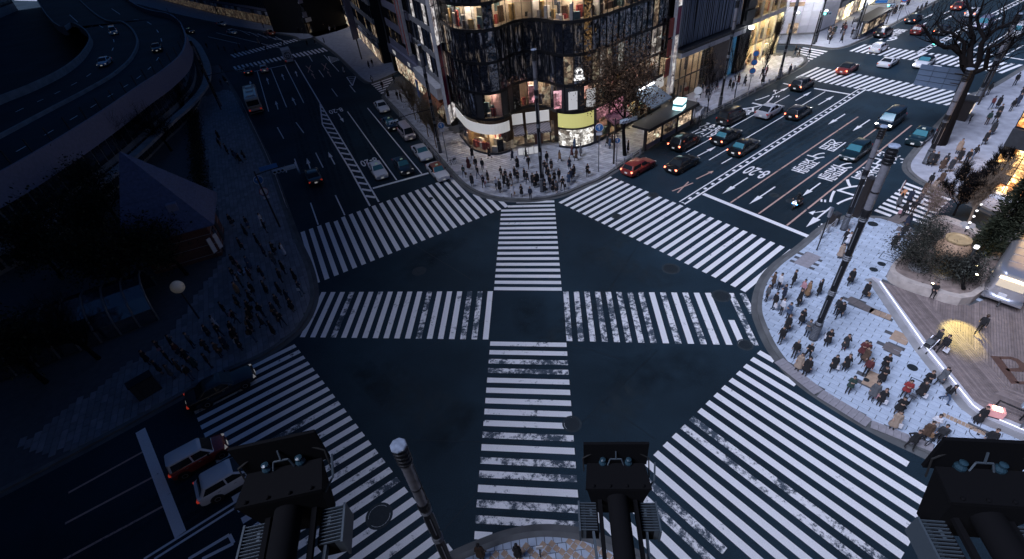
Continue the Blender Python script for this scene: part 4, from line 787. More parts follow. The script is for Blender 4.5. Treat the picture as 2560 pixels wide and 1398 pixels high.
# --- the left side: police box with a steep slate roof, the curved viaduct, the glazed subway canopy
KB = empty('police_box', (-34.2, 45.6, 0), .35, 'small brick police box with a steep pointed slate roof in the park', 'kiosk')
M_BRK = M('dark_red_brick', (.14, .06, .05), .8, var=.25, scale=3); M_SLATE = M('blue_slate_roof', (.10, .115, .20), .55, var=.3, scale=4, bump=.6, bscale=12)
w = MB(); w.prism([(-3.2, -3), (3.2, -3), (3.2, 3), (-3.2, 3)], .1, 4.3); w.build('wall', M_BRK, KB)
for k in range(10): MB().box(0, 0, 0, 6.46, 6.06, .05).build('brick_course', M_CONC if k % 3 == 0 else M_BRK, KB, loc=(0, 0, .6 + k * .38))
rf = MB(); 
for i in range(9):   # slate courses, each lapping the next
    t0, t1 = i / 9, (i + 1) / 9; ap = np.array((-1.2, 1.2, 11.5)); 
    cs = [np.array(p, float) for p in ((-4.1, -3.9, 4.2), (4.1, -3.9, 4.2), (4.1, 3.9, 4.2), (-4.1, 3.9, 4.2))]
    lo_ = [c + (ap - c) * t0 * .99 + np.array((0, 0, .0)) for c in cs]; hi_ = [c + (ap - c) * t1 * .99 for c in cs]
    for a in range(4):
        b = (a + 1) % 4; up_ = np.array((0, 0, .07)); n0_ = lo_[a] + (lo_[a] - ap) * .012; n1_ = lo_[b] + (lo_[b] - ap) * .012
        rf.poly([n0_ + up_, n1_ + up_, hi_[b] + up_ * .3, hi_[a] + up_ * .3]); rf.poly([n0_ - up_ * .3, n1_ - up_ * .3, n1_ + up_, n0_ + up_])
rf.build('roof', M_SLATE, KB); MB().lathe([(.05, 11.2), (.09, 11.6), (.02, 12.6)], -1.2, 1.2, 8).build('finial', M_DGREY, KB); MB().box(1.3, -2.1, 6.3, .9, 1.2, .9).build('dormer', M_SPAN, KB); MB().box(3.25, .5, 1.4, .1, 1.1, 2.2).build('door', M_DGREY, KB); MB().box(3.25, -1.6, 2.2, .1, 1.0, 1.1).build('window', G_BLUE, KB)
VD = empty('expressway_viaduct', (0, 0, 0), 0, 'curved elevated expressway on a windowed building at the far left', 'viaduct')
outer = [tuple(p) for p in spline([tuple(g(*p, 8.0)) for p in [(250, -60), (330, 14), (430, 50), (466, 95), (464, 145), (420, 192), (355, 238), (270, 300), (150, 380), (0, 470), (-150, 540)]], 6)]
inn = offset_line(outer, -30.0)
inn = [tuple(p) for p in spline([tuple(g(*p, 8.0)) for p in [(60, -60), (120, 45), (190, 68), (228, 100), (215, 140), (170, 182), (90, 225), (0, 262), (-150, 330), (-300, 400), (-500, 480)]], 6)]
dk = MB()
for i in range(len(outer) - 1): dk.poly([(*outer[i], 8), (*inn[i], 8), (*inn[i + 1], 8), (*outer[i + 1], 8)]); dk.poly([(*outer[i], 7), (*outer[i + 1], 7), (*inn[i + 1], 7), (*inn[i], 7)])
dk.build('deck', asphalt_mat('viaduct_asphalt'), VD)
def ribbon(L, z0, z1, th, mat_, name, parent, a=0, b=None):
    m = MB(); O = offset_line(L, th)
    for i in range(a, (b or len(L)) - 1): m.prism([L[i], L[i + 1], O[i + 1], O[i]], z0, z1)
    return m.build(name, mat_, parent)
ribbon(outer, 6.4, 9.4, .3, M_SPAN, 'parapet', VD); ribbon(inn, 6.8, 9.2, .3, M_CONC, 'parapet', VD); ribbon(offset_line(outer, -1.2), 0, 6.4, .4, M_CONC, 'wall', VD); ribbon(offset_line(outer, 1.0), 3.1, 3.5, 1.4, M_CONC, 'canopy', VD)
MID = [((a[0] + b[0]) / 2, (a[1] + b[1]) / 2) for a, b in zip(outer, inn)]
ribbon(MID, 8.0, 8.5, .4, M_CONC, 'median', VD)
for f_ in (.25, .75):
    Lq = [(a[0] * (1 - f_) + b[0] * f_, a[1] * (1 - f_) + b[1] * f_) for a, b in zip(outer, inn)]
    for i in range(0, len(Lq) - 1, 3): line(Lq[i], Lq[i + 1], .2, PW[1], 8.006).parent = VD
o2 = offset_line(outer, -.75)
for i in range(14, len(outer) - 1):
    F = Fac(o2[i], o2[i + 1]); F.rz
    for z0, z1 in ((.6, 2.9), (3.7, 6.1)): F.slab('window', VD, .15, F.L - .15, z0, z1, G_BLUE, .0, .1)
for i in range(12, len(outer), 2): MB().box(0, 0, 10.0, .1, .1, 2.0).build('fence_post', M_DGREY, VD, loc=(outer[i][0], outer[i][1], 0))
CN = empty('glass_canopy', (*g(215, 830), 0), .5, 'arched glazed canopy over a stairway among the dark trees', 'canopy')
for k in range(9):
    pts = [(-6 + k * 1.5, 3.2 * math.cos(a), .3 + 3.2 * math.sin(a)) for a in np.linspace(0, math.pi, 9)]; MB().tube(pts, .08, 6).build('rib', M_GREYM, CN)
    if k < 8:
        m = MB()
        for a0, a1 in zip(np.linspace(0, math.pi, 9)[:-1], np.linspace(0, math.pi, 9)[1:]): m.poly([(-6 + k * 1.5 + .06, 3.15 * math.cos(a0), .3 + 3.15 * math.sin(a0)), (-4.5 + k * 1.5 - .06, 3.15 * math.cos(a0), .3 + 3.15 * math.sin(a0)), (-4.5 + k * 1.5 - .06, 3.15 * math.cos(a1), .3 + 3.15 * math.sin(a1)), (-6 + k * 1.5 + .06, 3.15 * math.cos(a1), .3 + 3.15 * math.sin(a1))])
        m.build('pane', G_BLUE, CN)
# --- unseen blocks added to shade the left side and stand in the glass reflections
def block(name, poly, z, label, mat_=None, lit=False):
    o = empty(name, (0, 0, 0), 0, label, 'building'); MB().prism(poly, 0, z).build('wall', mat_ or M_CONC, o); b = MB(); k = len(poly); q = poly if area(poly) > 0 else poly[::-1]
    for i in range(k):
        F = Fac(q[i], q[(i + 1) % k])
        for zz_ in np.arange(4, z - 2, 3.6): a, c = F.at(.6, .06), F.at(F.L - .6, .06); d, e = F.at(F.L - .6, -.1), F.at(.6, -.1); b.prism([tuple(a), tuple(c), tuple(d), tuple(e)], zz_, zz_ + 1.9)
    b.build('window_bands', L_BEIGE if lit else G_BLUE, o); return o
# ---------------------------------------------------------------- trees and planting
M_BARK = M('dark_bark', (.007, .006, .0065), .95, spec=.15, var=.3, scale=6); M_BARKB = M('pale_bark', (.20, .15, .11), .85, var=.3, scale=6)
def leaf_mat(name, c1, c2):
    m = bpy.data.materials.new(name); nt, N, L, b = nodes(m); ge = N.new('ShaderNodeNewGeometry'); r = ramp(N, [(0, c1), (1, c2)]); L.new(ge.outputs['Random Per Island'], r.inputs[0]); L.new(r.outputs[0], b.inputs['Base Color']); b.inputs['Roughness'].default_value = .8; sock(b, 'Specular IOR Level').default_value = .12; return m
LF_BROWN = leaf_mat('russet_leaf', (.05, .035, .025), (.16, .10, .06)); LF_GREEN = leaf_mat('dark_green_leaf', (.013, .018, .011), (.04, .045, .028)); LF_OLIVE = leaf_mat('olive_leaf', (.018, .02, .018), (.06, .065, .055)); LF_PINK = leaf_mat('pale_blossom', (.25, .17, .16), (.45, .33, .32)); LF_DARK = leaf_mat('blackish_leaf', (.012, .014, .012), (.05, .05, .04)); LF_GOLD = leaf_mat('straw_leaf', (.12, .10, .04), (.22, .17, .07))
def grow(rng, p, d, L, r, lev, maxl, out, spread=.6, up=.15, kids=3, seg=4, bare=0.0):
    pts = [p.copy()]; rad = [r]; d = d.normalized(); tips = []
    for i in range(seg):
        d = (d + Vector((rng.uniform(-1, 1), rng.uniform(-1, 1), rng.uniform(-.5, 1))) * .17 + Vector((0, 0, up * .3))).normalized(); p = p + d * (L / seg); pts.append(p.copy()); rad.append(r * (1 - .62 * (i + 1) / seg))
        if lev < maxl and i >= (1 if lev == 0 else 0) and (lev > 0 or (i + 1) / seg > bare):
            for _ in range(kids if i > 0 else 1):
                a = rng.uniform(0, 2 * math.pi); sd = d.orthogonal().normalized(); sd.rotate(Matrix.Rotation(a, 3, d)); nd = (d * (1 - spread) + sd * spread + Vector((0, 0, up))).normalized()
                grow(rng, p.copy(), nd, L * rng.uniform(.42, .66), rad[-1] * .62, lev + 1, maxl, out, spread, up, kids, seg)
    out.append((lev, pts, rad))
def tree(name, base, H, label, seed, maxl=3, kids=2, spread=.6, up=.12, r=.2, bark=None, leaf=None, nleaf=0, lsize=.18, bare=.4, lean=(0, 0), trunkL=None, z=0.15, clump=.5, group=None):
    rng = random.Random(seed); o = empty(name, (base[0], base[1], z), 0, label, 'tree', group); out = []; L0 = trunkL or H * .55
    grow(rng, Vector((0, 0, 0)), Vector((lean[0], lean[1], 1)), L0, r, 0, maxl, out, spread, up, kids, 5, bare)
    zm = max(p.z for _, ps, _ in out for p in ps); k = H / zm
    big, small = MB(), MB()
    for lev, ps, rd in out:
        ps = [Vector((p.x * min(k, 1.3), p.y * min(k, 1.3), p.z * k)) for p in ps]
        (big if lev < 2 else small).tube(ps, [max(x, .008) for x in rd], 7 if lev < 2 else 3, caps=lev < 1)
    big.build('trunk', bark or M_BARK, o, smooth=True)
    if small.f: small.build('branches', bark or M_BARK, o)
    if leaf and nleaf:
        tips = [Vector((p.x * min(k, 1.3), p.y * min(k, 1.3), p.z * k)) for lev, ps, _ in out if lev >= max(1, maxl - 1) for p in ps[1:]]; m = MB()
        for i in range(nleaf):
            c = rng.choice(tips) + Vector((rng.gauss(0, 1), rng.gauss(0, 1), rng.gauss(0, .7))) * clump; s_ = lsize * rng.uniform(.5, 1.2); a, b = Vector((rng.gauss(0, 1), rng.gauss(0, 1), rng.gauss(0, 1))).normalized(), Vector((rng.gauss(0, 1), rng.gauss(0, 1), rng.gauss(0, 1))).normalized()
            m.poly([c - a * s_ * .5, c + b * s_ * .35, c + a * s_ * .5, c - b * s_ * .35])
        m.build('crown', leaf, o)
    return o
def great_tree():
    """trunk and limbs follow the photograph's branching, set round the trunk with real depth"""
    b = g(2346, 362); o = empty('street_tree', (b.x, b.y, .15), 0, 'large bare tree with a thick dark trunk at the corner of the far right pavement', 'tree'); rng = random.Random(4); n = Vector((b.x, b.y)).normalized()
    def lift(px, py, dep):   # point on the upright plane through the trunk, moved in depth
        r = RW @ np.array([(px - CX) / FPX, -(py - CY) / FPX, -1.0]); c = b + n * dep; t = (c.x * n.x + c.y * n.y) / (r[0] * n.x + r[1] * n.y); return Vector((r[0] * t - b.x, r[1] * t - b.y, HC + r[2] * t - .15))
    Z = lambda L: [(2180 + x * .1716, y * .1716) for x, y in L]; big, small = MB(), MB()
    big.tube([Vector((0, 0, 0)), lift(2385, 275, 0), lift(2420, 195, 0), lift(2432, 160, .2)], [.75, .55, .5, .36], 9)
    limbs = [(Z([(1400, 1060), (1330, 960), (1310, 800), (1180, 690), (1060, 690), (960, 630), (860, 560), (810, 480), (760, 400), (720, 385)]), -2.2, .34), (Z([(1325, 840), (1350, 620), (1250, 550), (1180, 490), (1050, 460), (960, 370), (950, 340), (920, 280)]), 2.0, .22), (Z([(1430, 1040), (1420, 900), (1430, 700), (1480, 560), (1430, 400), (1440, 200), (1400, 80), (1360, -60)]), .8, .34), (Z([(1470, 1040), (1560, 900), (1590, 650), (1640, 560), (1560, 420), (1530, 280), (1600, 100), (1640, -50)]), -1.2, .3), (Z([(1610, 620), (1700, 500), (1800, 430), (1900, 390), (1930, 250), (1920, 100), (1980, -40)]), 1.5, .2), (Z([(1480, 1060), (1650, 1000), (1690, 800), (1700, 700), (1850, 650), (1990, 540), (2120, 440)]), -2.6, .26), (Z([(1850, 410), (2050, 320), (2130, 180), (2214, 120), (2300, 20)]), 2.4, .14), (Z([(1300, 780), (1200, 600), (1180, 540), (1230, 470)]), -2.8, .12), (Z([(1440, 560), (1380, 470), (1300, 420), (1280, 330)]), 1.6, .13), (Z([(1440, 220), (1520, 120), (1500, 0)]), 2.0, .12)]
    for P, dep, r in limbs:
        k = len(P); pts = [lift(x, y, dep * i / (k - 1) + rng.uniform(-.25, .25)) for i, (x, y) in enumerate(P)]; rad = [max(.03, r * (1 - .85 * i / (k - 1))) for i in range(k)]; big.tube(pts, rad, 7)
        for i in range(1, k):
            for _ in range(2 if i < k - 1 else 3):
                d = (pts[i] - pts[i - 1]).normalized(); out = []; sd = d.orthogonal().normalized(); sd.rotate(Matrix.Rotation(rng.uniform(0, 6.28), 3, d)); grow(rng, pts[i].copy(), (d * .5 + sd * .7 + Vector((0, 0, .2))), rng.uniform(1.2, 2.6), rad[i] * .42, 1, 2, out, .55, .15, 1, 4)
                for lev, ps, rd in out: small.tube(ps, [max(x, .012) for x in rd], 4, caps=False)
    big.build('trunk', M_BARK, o, smooth=True); small.build('branches', M_BARK, o)
great_tree()
tree('street_tree', g(2452, 245), 13, 'second bare tree just behind the large dark trunk', 8, 3, 2, .6, .1, .3, bare=.4)
tree('street_tree', g(1562, 392), 15.5, 'brown-leaved street tree in front of the curved glass building', 21, 3, 3, .62, .12, .26, leaf=LF_BROWN, nleaf=9000, lsize=.26, bare=.45, clump=.55)
for i, (px, h, s_, l) in enumerate([((1836, 250), 9.5, 31, 'slender bare tree outside the yellow-lit boutique, nearest the road sign'), ((1903, 215), 9.5, 32, 'slender bare tree outside the boutique beside the triple road sign'), ((1766, 295), 10, 33, 'thin bare tree with a few brown leaves by the slatted building'), ((1930, 140), 9, 36, 'bare feathery tree at the mouth of the side street by the blue screen')]):
    tree('street_tree', g(*px), h, l, s_, 3, 2, .33, .35, .08, leaf=LF_BROWN if i == 2 else None, nleaf=500 if i == 2 else 0, bare=.3, trunkL=h * .7)
for i, (px, h, l) in enumerate([((1040, 302), 7, 'bare straw-coloured sapling on the left-road pavement, farthest of three'), ((1072, 345), 7, 'bare straw-coloured sapling on the left-road pavement, middle of three'), ((1092, 372), 7.5, 'bare straw-coloured sapling on the left-road pavement, nearest the glass building')]):
    tree('street_tree', g(*px), h, l, 40 + i, 3, 3, .45, .25, .09, bark=M_BARKB, leaf=LF_GOLD, nleaf=900, lsize=.16, bare=.2)
# planter trees and shrubs
def conifer(name, base, H, R, label, seed, n, leaf, z=.9):
    rng = random.Random(seed); o = empty(name, (base[0], base[1], z), 0, label, 'tree'); MB().tube([(0, 0, 0), (.1, 0, H * .5), (0, .1, H * .96)], [.16, .1, .02], 7).build('trunk', M_BARK, o)
    m = MB()
    for i in range(n):
        t = rng.random() ** .8; a = rng.uniform(0, 6.283); rr_ = R * (1 - t * .85) * (.35 + .65 * rng.random()) * (.8 + .35 * math.sin(a * 3 + t * 14)); c = Vector((rr_ * math.cos(a), rr_ * math.sin(a), .5 + t * (H - .5))); s_ = .3 * rng.uniform(.4, 1.1)
        d = Vector((math.cos(a), math.sin(a), rng.uniform(-.2, .9))).normalized(); q = Vector((rng.gauss(0, 1), rng.gauss(0, 1), rng.gauss(0, 1))).normalized(); m.poly([c, c + d * s_ * .6 + q * s_ * .2, c + d * s_ * 1.4, c + d * s_ * .6 - q * s_ * .2])
    m.build('crown', leaf, o); return o
conifer('conifer', g(2446, 664), 8.5, 1.5, 'tall dark conifer rising above the silver trailer', 51, 9000, LF_GREEN)
conifer('conifer', g(2428, 668), 3.6, 1.1, 'low brown-green conifer glowing from a spotlight beside the tall dark one', 52, 2600, LF_GREEN)
def shrub(name, base, R, H, label, seed, n, leaf, z=.9, ls=.14, stems=6):
    rng = random.Random(seed); o = empty(name, (base[0], base[1], z), 0, label, 'shrub'); m = MB(); tips = []
    for i in range(stems):
        a = rng.uniform(0, 6.28); t = Vector((R * .7 * math.cos(a), R * .7 * math.sin(a), H * rng.uniform(.5, .85))); q = Vector((t.x * .3, t.y * .3, t.z * .5)); m.tube([(0, 0, 0), q, t], [.05, .035, .012], 5); tips += [q + (t - q) * .5, t]
    m.build('stem', M_BARK, o); m = MB()
    for i in range(n):
        c = rng.choice(tips) + Vector((rng.gauss(0, 1) * R * .32, rng.gauss(0, 1) * R * .32, rng.gauss(0, 1) * H * .17)); s_ = ls * rng.uniform(.5, 1.2); a, b = Vector((rng.gauss(0, 1), rng.gauss(0, 1), rng.gauss(0, 1))).normalized(), Vector((rng.gauss(0, 1), rng.gauss(0, 1), rng.gauss(0, 1))).normalized(); m.poly([c - a * s_ * .5, c + b * s_ * .3, c + a * s_ * .5, c - b * s_ * .3])
    m.build('foliage', leaf, o); return o
shrub('shrub', g(2285, 690), 2.0, 2.8, 'dense dark evergreen shrub at the pointed end of the plaza planter', 61, 7000, LF_DARK)
shrub('shrub', g(2292, 640), 1.0, 2.8, 'feathery grey-green shrub beside the big clay pot', 62, 4200, LF_OLIVE)
shrub('shrub', g(2345, 712), 2.0, 1.5, 'spreading olive-leaved shrub in the middle of the planter', 63, 7500, LF_DARK)
tree('small_tree', g(2395, 745), 3.4, 'crooked little tree with a leaning dark trunk over the planter edge', 71, 3, 2, .7, .05, .14, leaf=LF_OLIVE, nleaf=1400, lsize=.15, bare=.5, lean=(-.25, .3), z=.9, clump=.35)
tree('small_tree', g(2408, 580), 6.5, 'multi-stemmed bare tree with warm-lit pale trunks behind the clay pot', 72, 3, 3, .38, .3, .12, bark=M_BARKB, leaf=LF_BROWN, nleaf=1500, lsize=.12, bare=.15, z=.9)
tree('small_tree', g(2372, 560), 5.5, 'reddish twiggy bare tree beside the small side crossing', 73, 4, 3, .5, .2, .1, leaf=LF_BROWN, nleaf=1700, lsize=.12, bare=.2, z=.9)
tree('small_tree', g(2300, 565), 3.2, 'pale blossoming shrub-tree overhanging the plaza paving', 74, 3, 3, .6, .1, .07, bark=M_BARKB, leaf=LF_PINK, nleaf=2400, lsize=.09, bare=.1, z=.9, clump=.4)
tree('small_tree', g(2470, 480), 5.0, 'bare twiggy tree against the glowing glass blocks', 75, 4, 3, .5, .2, .09, bare=.2)
tree('small_tree', g(2520, 615), 4.0, 'bare black sapling on the far side of the planter wall', 76, 3, 3, .5, .2, .08, bare=.2)
# the dark park on the left
for i, (px, h, lf, n, l) in enumerate([((470, 690), 8, LF_GREEN, 4200, 'leafy evergreen tree beside the brick police box, nearest the crowd'), ((360, 745), 9, LF_GREEN, 4800, 'broad dark evergreen below the police box'), ((270, 650), 9, LF_GREEN, 4000, 'dark evergreen left of the police box'), ((160, 700), 10, LF_GREEN, 4000, 'dense dark tree at the far left of the park'), ((430, 380), 9, None, 0, 'bare tree behind the police box roof'), ((330, 430), 10, None, 0, 'tall bare tree left of the slate roof'), ((300, 560), 9, LF_GREEN, 2500, 'half-bare tree tucked against the slate roof'), ((395, 330), 8, None, 0, 'bare tree below the curved viaduct'), ((480, 300), 7, None, 0, 'slim bare tree beside the viaduct canopy'), ((250, 900), 8, None, 0, 'bare tree spreading over the glazed canopy'), ((120, 960), 8, LF_GREEN, 2500, 'dark tree at the lower left edge')]):
    tree('park_tree', g(*px), h, l, 90 + i, 3, 3, .58, .12, .2, leaf=lf, nleaf=n, lsize=.3, bare=.3, clump=.7)
# hedge along the park railing
HG = empty('hedge', (0, 0, 0), 0, 'clipped dark hedge running along the park pavement', 'hedge'); rng = random.Random(5); m = MB(); A, B = g(515, 560), g(488, 290)
for i in range(5200):
    t = rng.random(); c = A + (B - A) * t; p = Vector((c.x + rng.gauss(0, .55), c.y + rng.gauss(0, .3), .2 + abs(rng.gauss(0, .55)) + .2)); a, b = Vector((rng.gauss(0, 1), rng.gauss(0, 1), rng.gauss(0, 1))).normalized(), Vector((rng.gauss(0, 1), rng.gauss(0, 1), rng.gauss(0, 1))).normalized(); m.poly([p - a * .14, p + b * .1, p + a * .14, p - b * .1])
m.build('foliage', LF_GREEN, HG)
# ---------------------------------------------------------------- street furniture
def height_at(base, py):
    lo, hi = 0.0, 60.0
    for _ in range(40):
        z = (lo + hi) / 2; c = RW.T @ np.array([base[0], base[1], z - HC]); y = CY - FPX * c[1] / -c[2]
        if y > py: lo = z
        else: hi = z
    return lo
M_LGLASS = M('frosted_lamp_glass', (.15, .15, .17), .25, var=.2, scale=4); M_CAP = M('pale_lamp_cap', (.26, .31, .40), .5, var=.3, scale=6); M_SILV = M('brushed_steel', (.45, .46, .5), .35, .8); M_ROD = M('rust_rod', (.25, .12, .08), .5)
def lamp_post(base, H, label, k=1.0, z=.15):
    o = empty('lamp_post', (base[0], base[1], z), 0, label, 'lamp post', 'banded street lamps'); r = .2 * k; H -= z
    b = MB(); b.lathe([(r * 1.5, 0), (r * 1.5, .1), (r * 1.35, .14), (r * 1.35, 1.5), (r * 1.2, 1.6)], seg=12)
    b.build('base', M_DGREY, o)
    rg = MB()
    for i in range(9): rg.lathe([(r * 1.36, .2 + i * .14), (r * 1.44, .23 + i * .14), (r * 1.44, .27 + i * .14), (r * 1.36, .3 + i * .14)], seg=12)
    rg.build('ribbing', M_GREYM, o)
    z1_ = H - 4.6 * k; MB().lathe([(r * 1.05, 1.5), (r * 1.02, z1_), (r * .95, z1_ + .02)], seg=8).build('shaft', M_BLK, o)
    zz_ = 3.6; n = max(1, int((z1_ - 1.6) / 2.5)); stp = (z1_ - 1.6) / n
    for i in range(n + 1):
        q = MB(); c = 1.6 + i * stp
        for j in range(3): q.lathe([(r * 1.08, c - .22 + j * .14), (r * 1.26, c - .2 + j * .14), (r * 1.26, c - .15 + j * .14), (r * 1.08, c - .12 + j * .14)], seg=10)
        q.build('ring_cluster', M_GREYM, o)
        if i < n:
            for a in range(4): MB().box(r * 1.03 * math.cos(a * 1.5708 + .4), r * 1.03 * math.sin(a * 1.5708 + .4), c + stp / 2, .035, .035, stp * .55, a * 1.5708).build('light_rod', M_SILV, o)
    MB().lathe([(r * 1.15, z1_), (r * 1.3, z1_ + .15), (r * 1.3, z1_ + .5), (r * 1.15, z1_ + .6)], seg=12).build('collar', M_BLK, o)
    MB().lathe([(r * 1.08, z1_ + .6), (r * 1.14, H - 1.1 * k)], seg=16).build('lamp_glass', M_LGLASS, o, smooth=True)
    MB().lathe([(r * 1.14, z1_ + 1.7 * k), (r * 1.18, z1_ + 1.75 * k), (r * 1.14, z1_ + 1.8 * k)], seg=16).build('glass_band', M_BLK, o)
    MB().box(r * 1.1, 0, (z1_ + H - .6) / 2, .04, .04, H - z1_ - 2.0).build('seam', M_BLK, o)
    c = MB(); h0 = H - 1.1 * k
    for j in range(4): c.lathe([(r * 1.18, h0 + j * .22 * k), (r * 1.42, h0 + (j * .22 + .03) * k), (r * 1.42, h0 + (j * .22 + .12) * k), (r * 1.18, h0 + (j * .22 + .16) * k)], seg=12)
    c.lathe([(r * 1.2, h0), (r * 1.2, H - .08)], seg=12); c.build('cap', M_BLK, o); MB().lathe([(r * 1.5, H - .1), (r * 1.52, H - .03), (r * 1.38, H), (.02, H + .03)], seg=8).build('cap_lid', M_CAP, o)
    return o
lamp_post(g(995, 1112, 12), 12, 'banded lamp post rising from the near kerb in front of the lower left crossing', 1.05)
lamp_post(g(2030, 852), 14.9, 'tallest banded lamp post standing in the plaza crowd', .98)
lamp_post(g(2106, 578), 10.0, 'slimmer banded lamp post at the upper plaza kerb', .95)
lamp_post(g(1356, 482), 15.4, 'banded lamp post among the waiting crowd on the far corner', .95)
lamp_post(g(2312, 412), 10.0, 'banded lamp post beside the large bare tree', 1.1)
lamp_post(g(2438, 256), 10.5, 'banded lamp post behind the second bare tree', 1.1)
lamp_post(g(1946, 200), 14, 'banded lamp post at the boutique corner by the far side street', .9); lamp_post(g(1798, 272), 14, 'banded lamp post by the slatted building', .9); lamp_post(g(1102, 385), 14, 'banded lamp post on the pavement left of the glass building', .85)
lamp_post(g(2034, 112), 12, 'banded lamp post before the white stone building', .9); lamp_post(g(2133, 100), 12, 'banded lamp post by the far bus shelter', .9); lamp_post(g(553, 268), 12, 'banded lamp post on the park side of the left road', .85)
M_SIGB = M('blue_sign_face', (.03, .16, .42), .4); M_SIGW = M('white_sign_face', (.6, .6, .62), .5); M_SIGR = M('red_sign_face', (.42, .04, .04), .5); M_HEAD = M('signal_housing', (.42, .50, .58), .45); M_LENS = M('dark_lens', (.02, .03, .04), .2); M_GRN = M('green_signal_light', (.1, .6, .5), .3, emit=(.1, 1, .75), es=3.0)
M_POLE = M('dark_brown_pole', (.035, .03, .03), .5, .3)
def disc(r, th, seg=20):
    return MB().lathe([(r, -th / 2), (r, th / 2)], seg=seg)
def round_sign(parent, loc, rz, r, face, ring=None, arrow_=True, tilt=math.pi / 2):
    o = part('sign_disc', disc(r, .04).mesh('sign_disc', ring or M_SIGW), parent, loc, (tilt, 0, rz)); part('sign_face', disc(r * .88, .05).mesh('sign_face', face), o)
    if arrow_: part('sign_mark', MB().box(0, 0, 0, r * .22, r * 1.0, .06).box(-r * .2, r * .2, 0, r * .6, r * .2, .059).box(0, r * .45, 0, r * .55, r * .2, .061).mesh('sign_mark', M_SIGW), o)
    return o
def sign_post(px, h, label, discs, z=.15, face_rz=None):
    b = g(*px, z); rz = math.atan2(b.y, b.x) - math.pi / 2 if face_rz is None else face_rz; o = empty('road_sign', (b.x, b.y, z), rz, label, 'sign'); MB().tube([(0, 0, 0), (0, 0, h)], .05, 8).build('post', M_GREYM, o)
    for zz_, r, f, rg, ar in discs: round_sign(o, (0, -.09, zz_), 0, r, f, rg, ar)
    MB().box(0, -.09, discs[-1][0] - discs[-1][1] - .25, discs[-1][1] * 1.4, .03, .32).build('plate', M_SIGW, o); return o
sign_post((1120, 405), 5.6, 'blue round arrow sign on a post beside the left pavement', [(5.0, .42, M_SIGB, None, True)]); sign_post((1496, 430), 6.0, 'blue round arrow sign at the crosswalk end of the far corner', [(5.5, .48, M_SIGB, None, True)]); sign_post((1541, 407), 3.6, 'blue upright-arrow sign low on a dark post by the street tree', [(2.9, .38, M_SIGB, None, True)])
sign_post((1870, 232), 6.0, 'post with three blue and red round parking signs on the boutique pavement', [(5.6, .42, M_SIGB, M_SIGR, False), (4.4, .42, M_SIGB, M_SIGR, False), (3.2, .42, M_SIGB, M_SIGR, False)])
sign_post((1733, 312), 5.4, 'white round bus stop sign beside the shelter', [(4.6, .5, M_SIGW, None, False)]); sign_post((2236, 70), 5.5, 'round parking sign above the far crowd', [(5.0, .6, M_SIGB, M_SIGR, False)]); sign_post((697, 560), 6.4, 'blue arrow sign and red-ringed sign on the dark mast by the park crowd', [(5.6, .5, M_SIGB, None, True), (4.2, .45, M_SIGW, M_SIGR, True)])
sign_post((2545, 1075), 3.0, 'blue sign with a white plate at the lower right corner of the deck', [(2.4, .4, M_SIGB, None, True)])
def signal_mast(px, H, arm, label, heads=((1.0,),), rz=0.0, green=False, z=.15, k=1.0, plate=False):
    b = g(*px, z); o = empty('traffic_signal', (b.x, b.y, z), rz, label, 'traffic signal'); MB().tube([(0, 0, 0), (0, 0, H + .4)], [.11 * k, .08 * k], 8).build('post', M_POLE, o); MB().tube([(0, 0, H), (arm * .5, 0, H + .12), (arm, 0, H + .1)], [.06, .05, .04], 6).build('arm', M_POLE, o)
    for t, flip in heads:
        hd = MB().box(0, 0, 0, 1.25 * k, .2 * k, .42 * k).build('signal_head', M_HEAD, o, loc=(arm * t, -.1, H - .15)); sg = -1 if not flip else 1
        for j in range(3):
            part('lens', MB().lathe([(.15 * k, -.02), (.15 * k, .02)], seg=12).mesh('lens', M_GRN if green and j == 0 else M_LENS), hd, ((j - 1) * .4 * k, sg * .11 * k, 0), (math.pi / 2, 0, 0))
            part('visor', MB().lathe([(.19 * k, 0), (.19 * k, .28 * k), (.175 * k, .28 * k), (.175 * k, 0)], seg=12).mesh('visor', M_HEAD), hd, ((j - 1) * .4 * k, sg * .1 * k, 0), (math.pi / 2 * (-sg) * -1 if sg > 0 else math.pi / 2, 0, 0))
    if plate: MB().box(arm * .45, -.05, H + .45, 1.8, .06, .45).build('name_plate', M_SIGB, o)
    return o
signal_mast((1534, 410), 5.3, 2.2, 'dark signal mast by the street tree with pale heads over the kerb', ((.55, False), (1.0, True)), .3); signal_mast((700, 568), 6.5, 3.2, 'signal mast with blue name plate reaching over the left road', ((.7, False), (1.05, True)), .4, plate=True)
signal_mast((553, 275), 6.2, 17.5, 'long signal arm spanning the left road lanes', ((.35, False), (.85, True)), .35); signal_mast((1098, 372), 5.6, -5.5, 'signal arm reaching left over the parked cars', ((1.0, False),), .5); signal_mast((2028, 116), 5.5, 1.2, 'far signal mast with a green light in front of the stone building', ((.9, False),), -.3, True)
signal_mast((2140, 98), 5.6, 4.5, 'far signal mast with a blue plate beside the bus shelter', ((.8, False),), -.4, True, plate=True); signal_mast((2445, 262), 7.2, -7, 'signal arm with a green light in front of the bare tree', ((.95, False),), -.7, True)
bb = g(2600, 1168); sg_ = signal_mast((2592, 1180), 4.6, -1.6, 'pale blue signal head close to the lower right corner', ((.75, False), (1.05, True)), -.7, k=1.15)
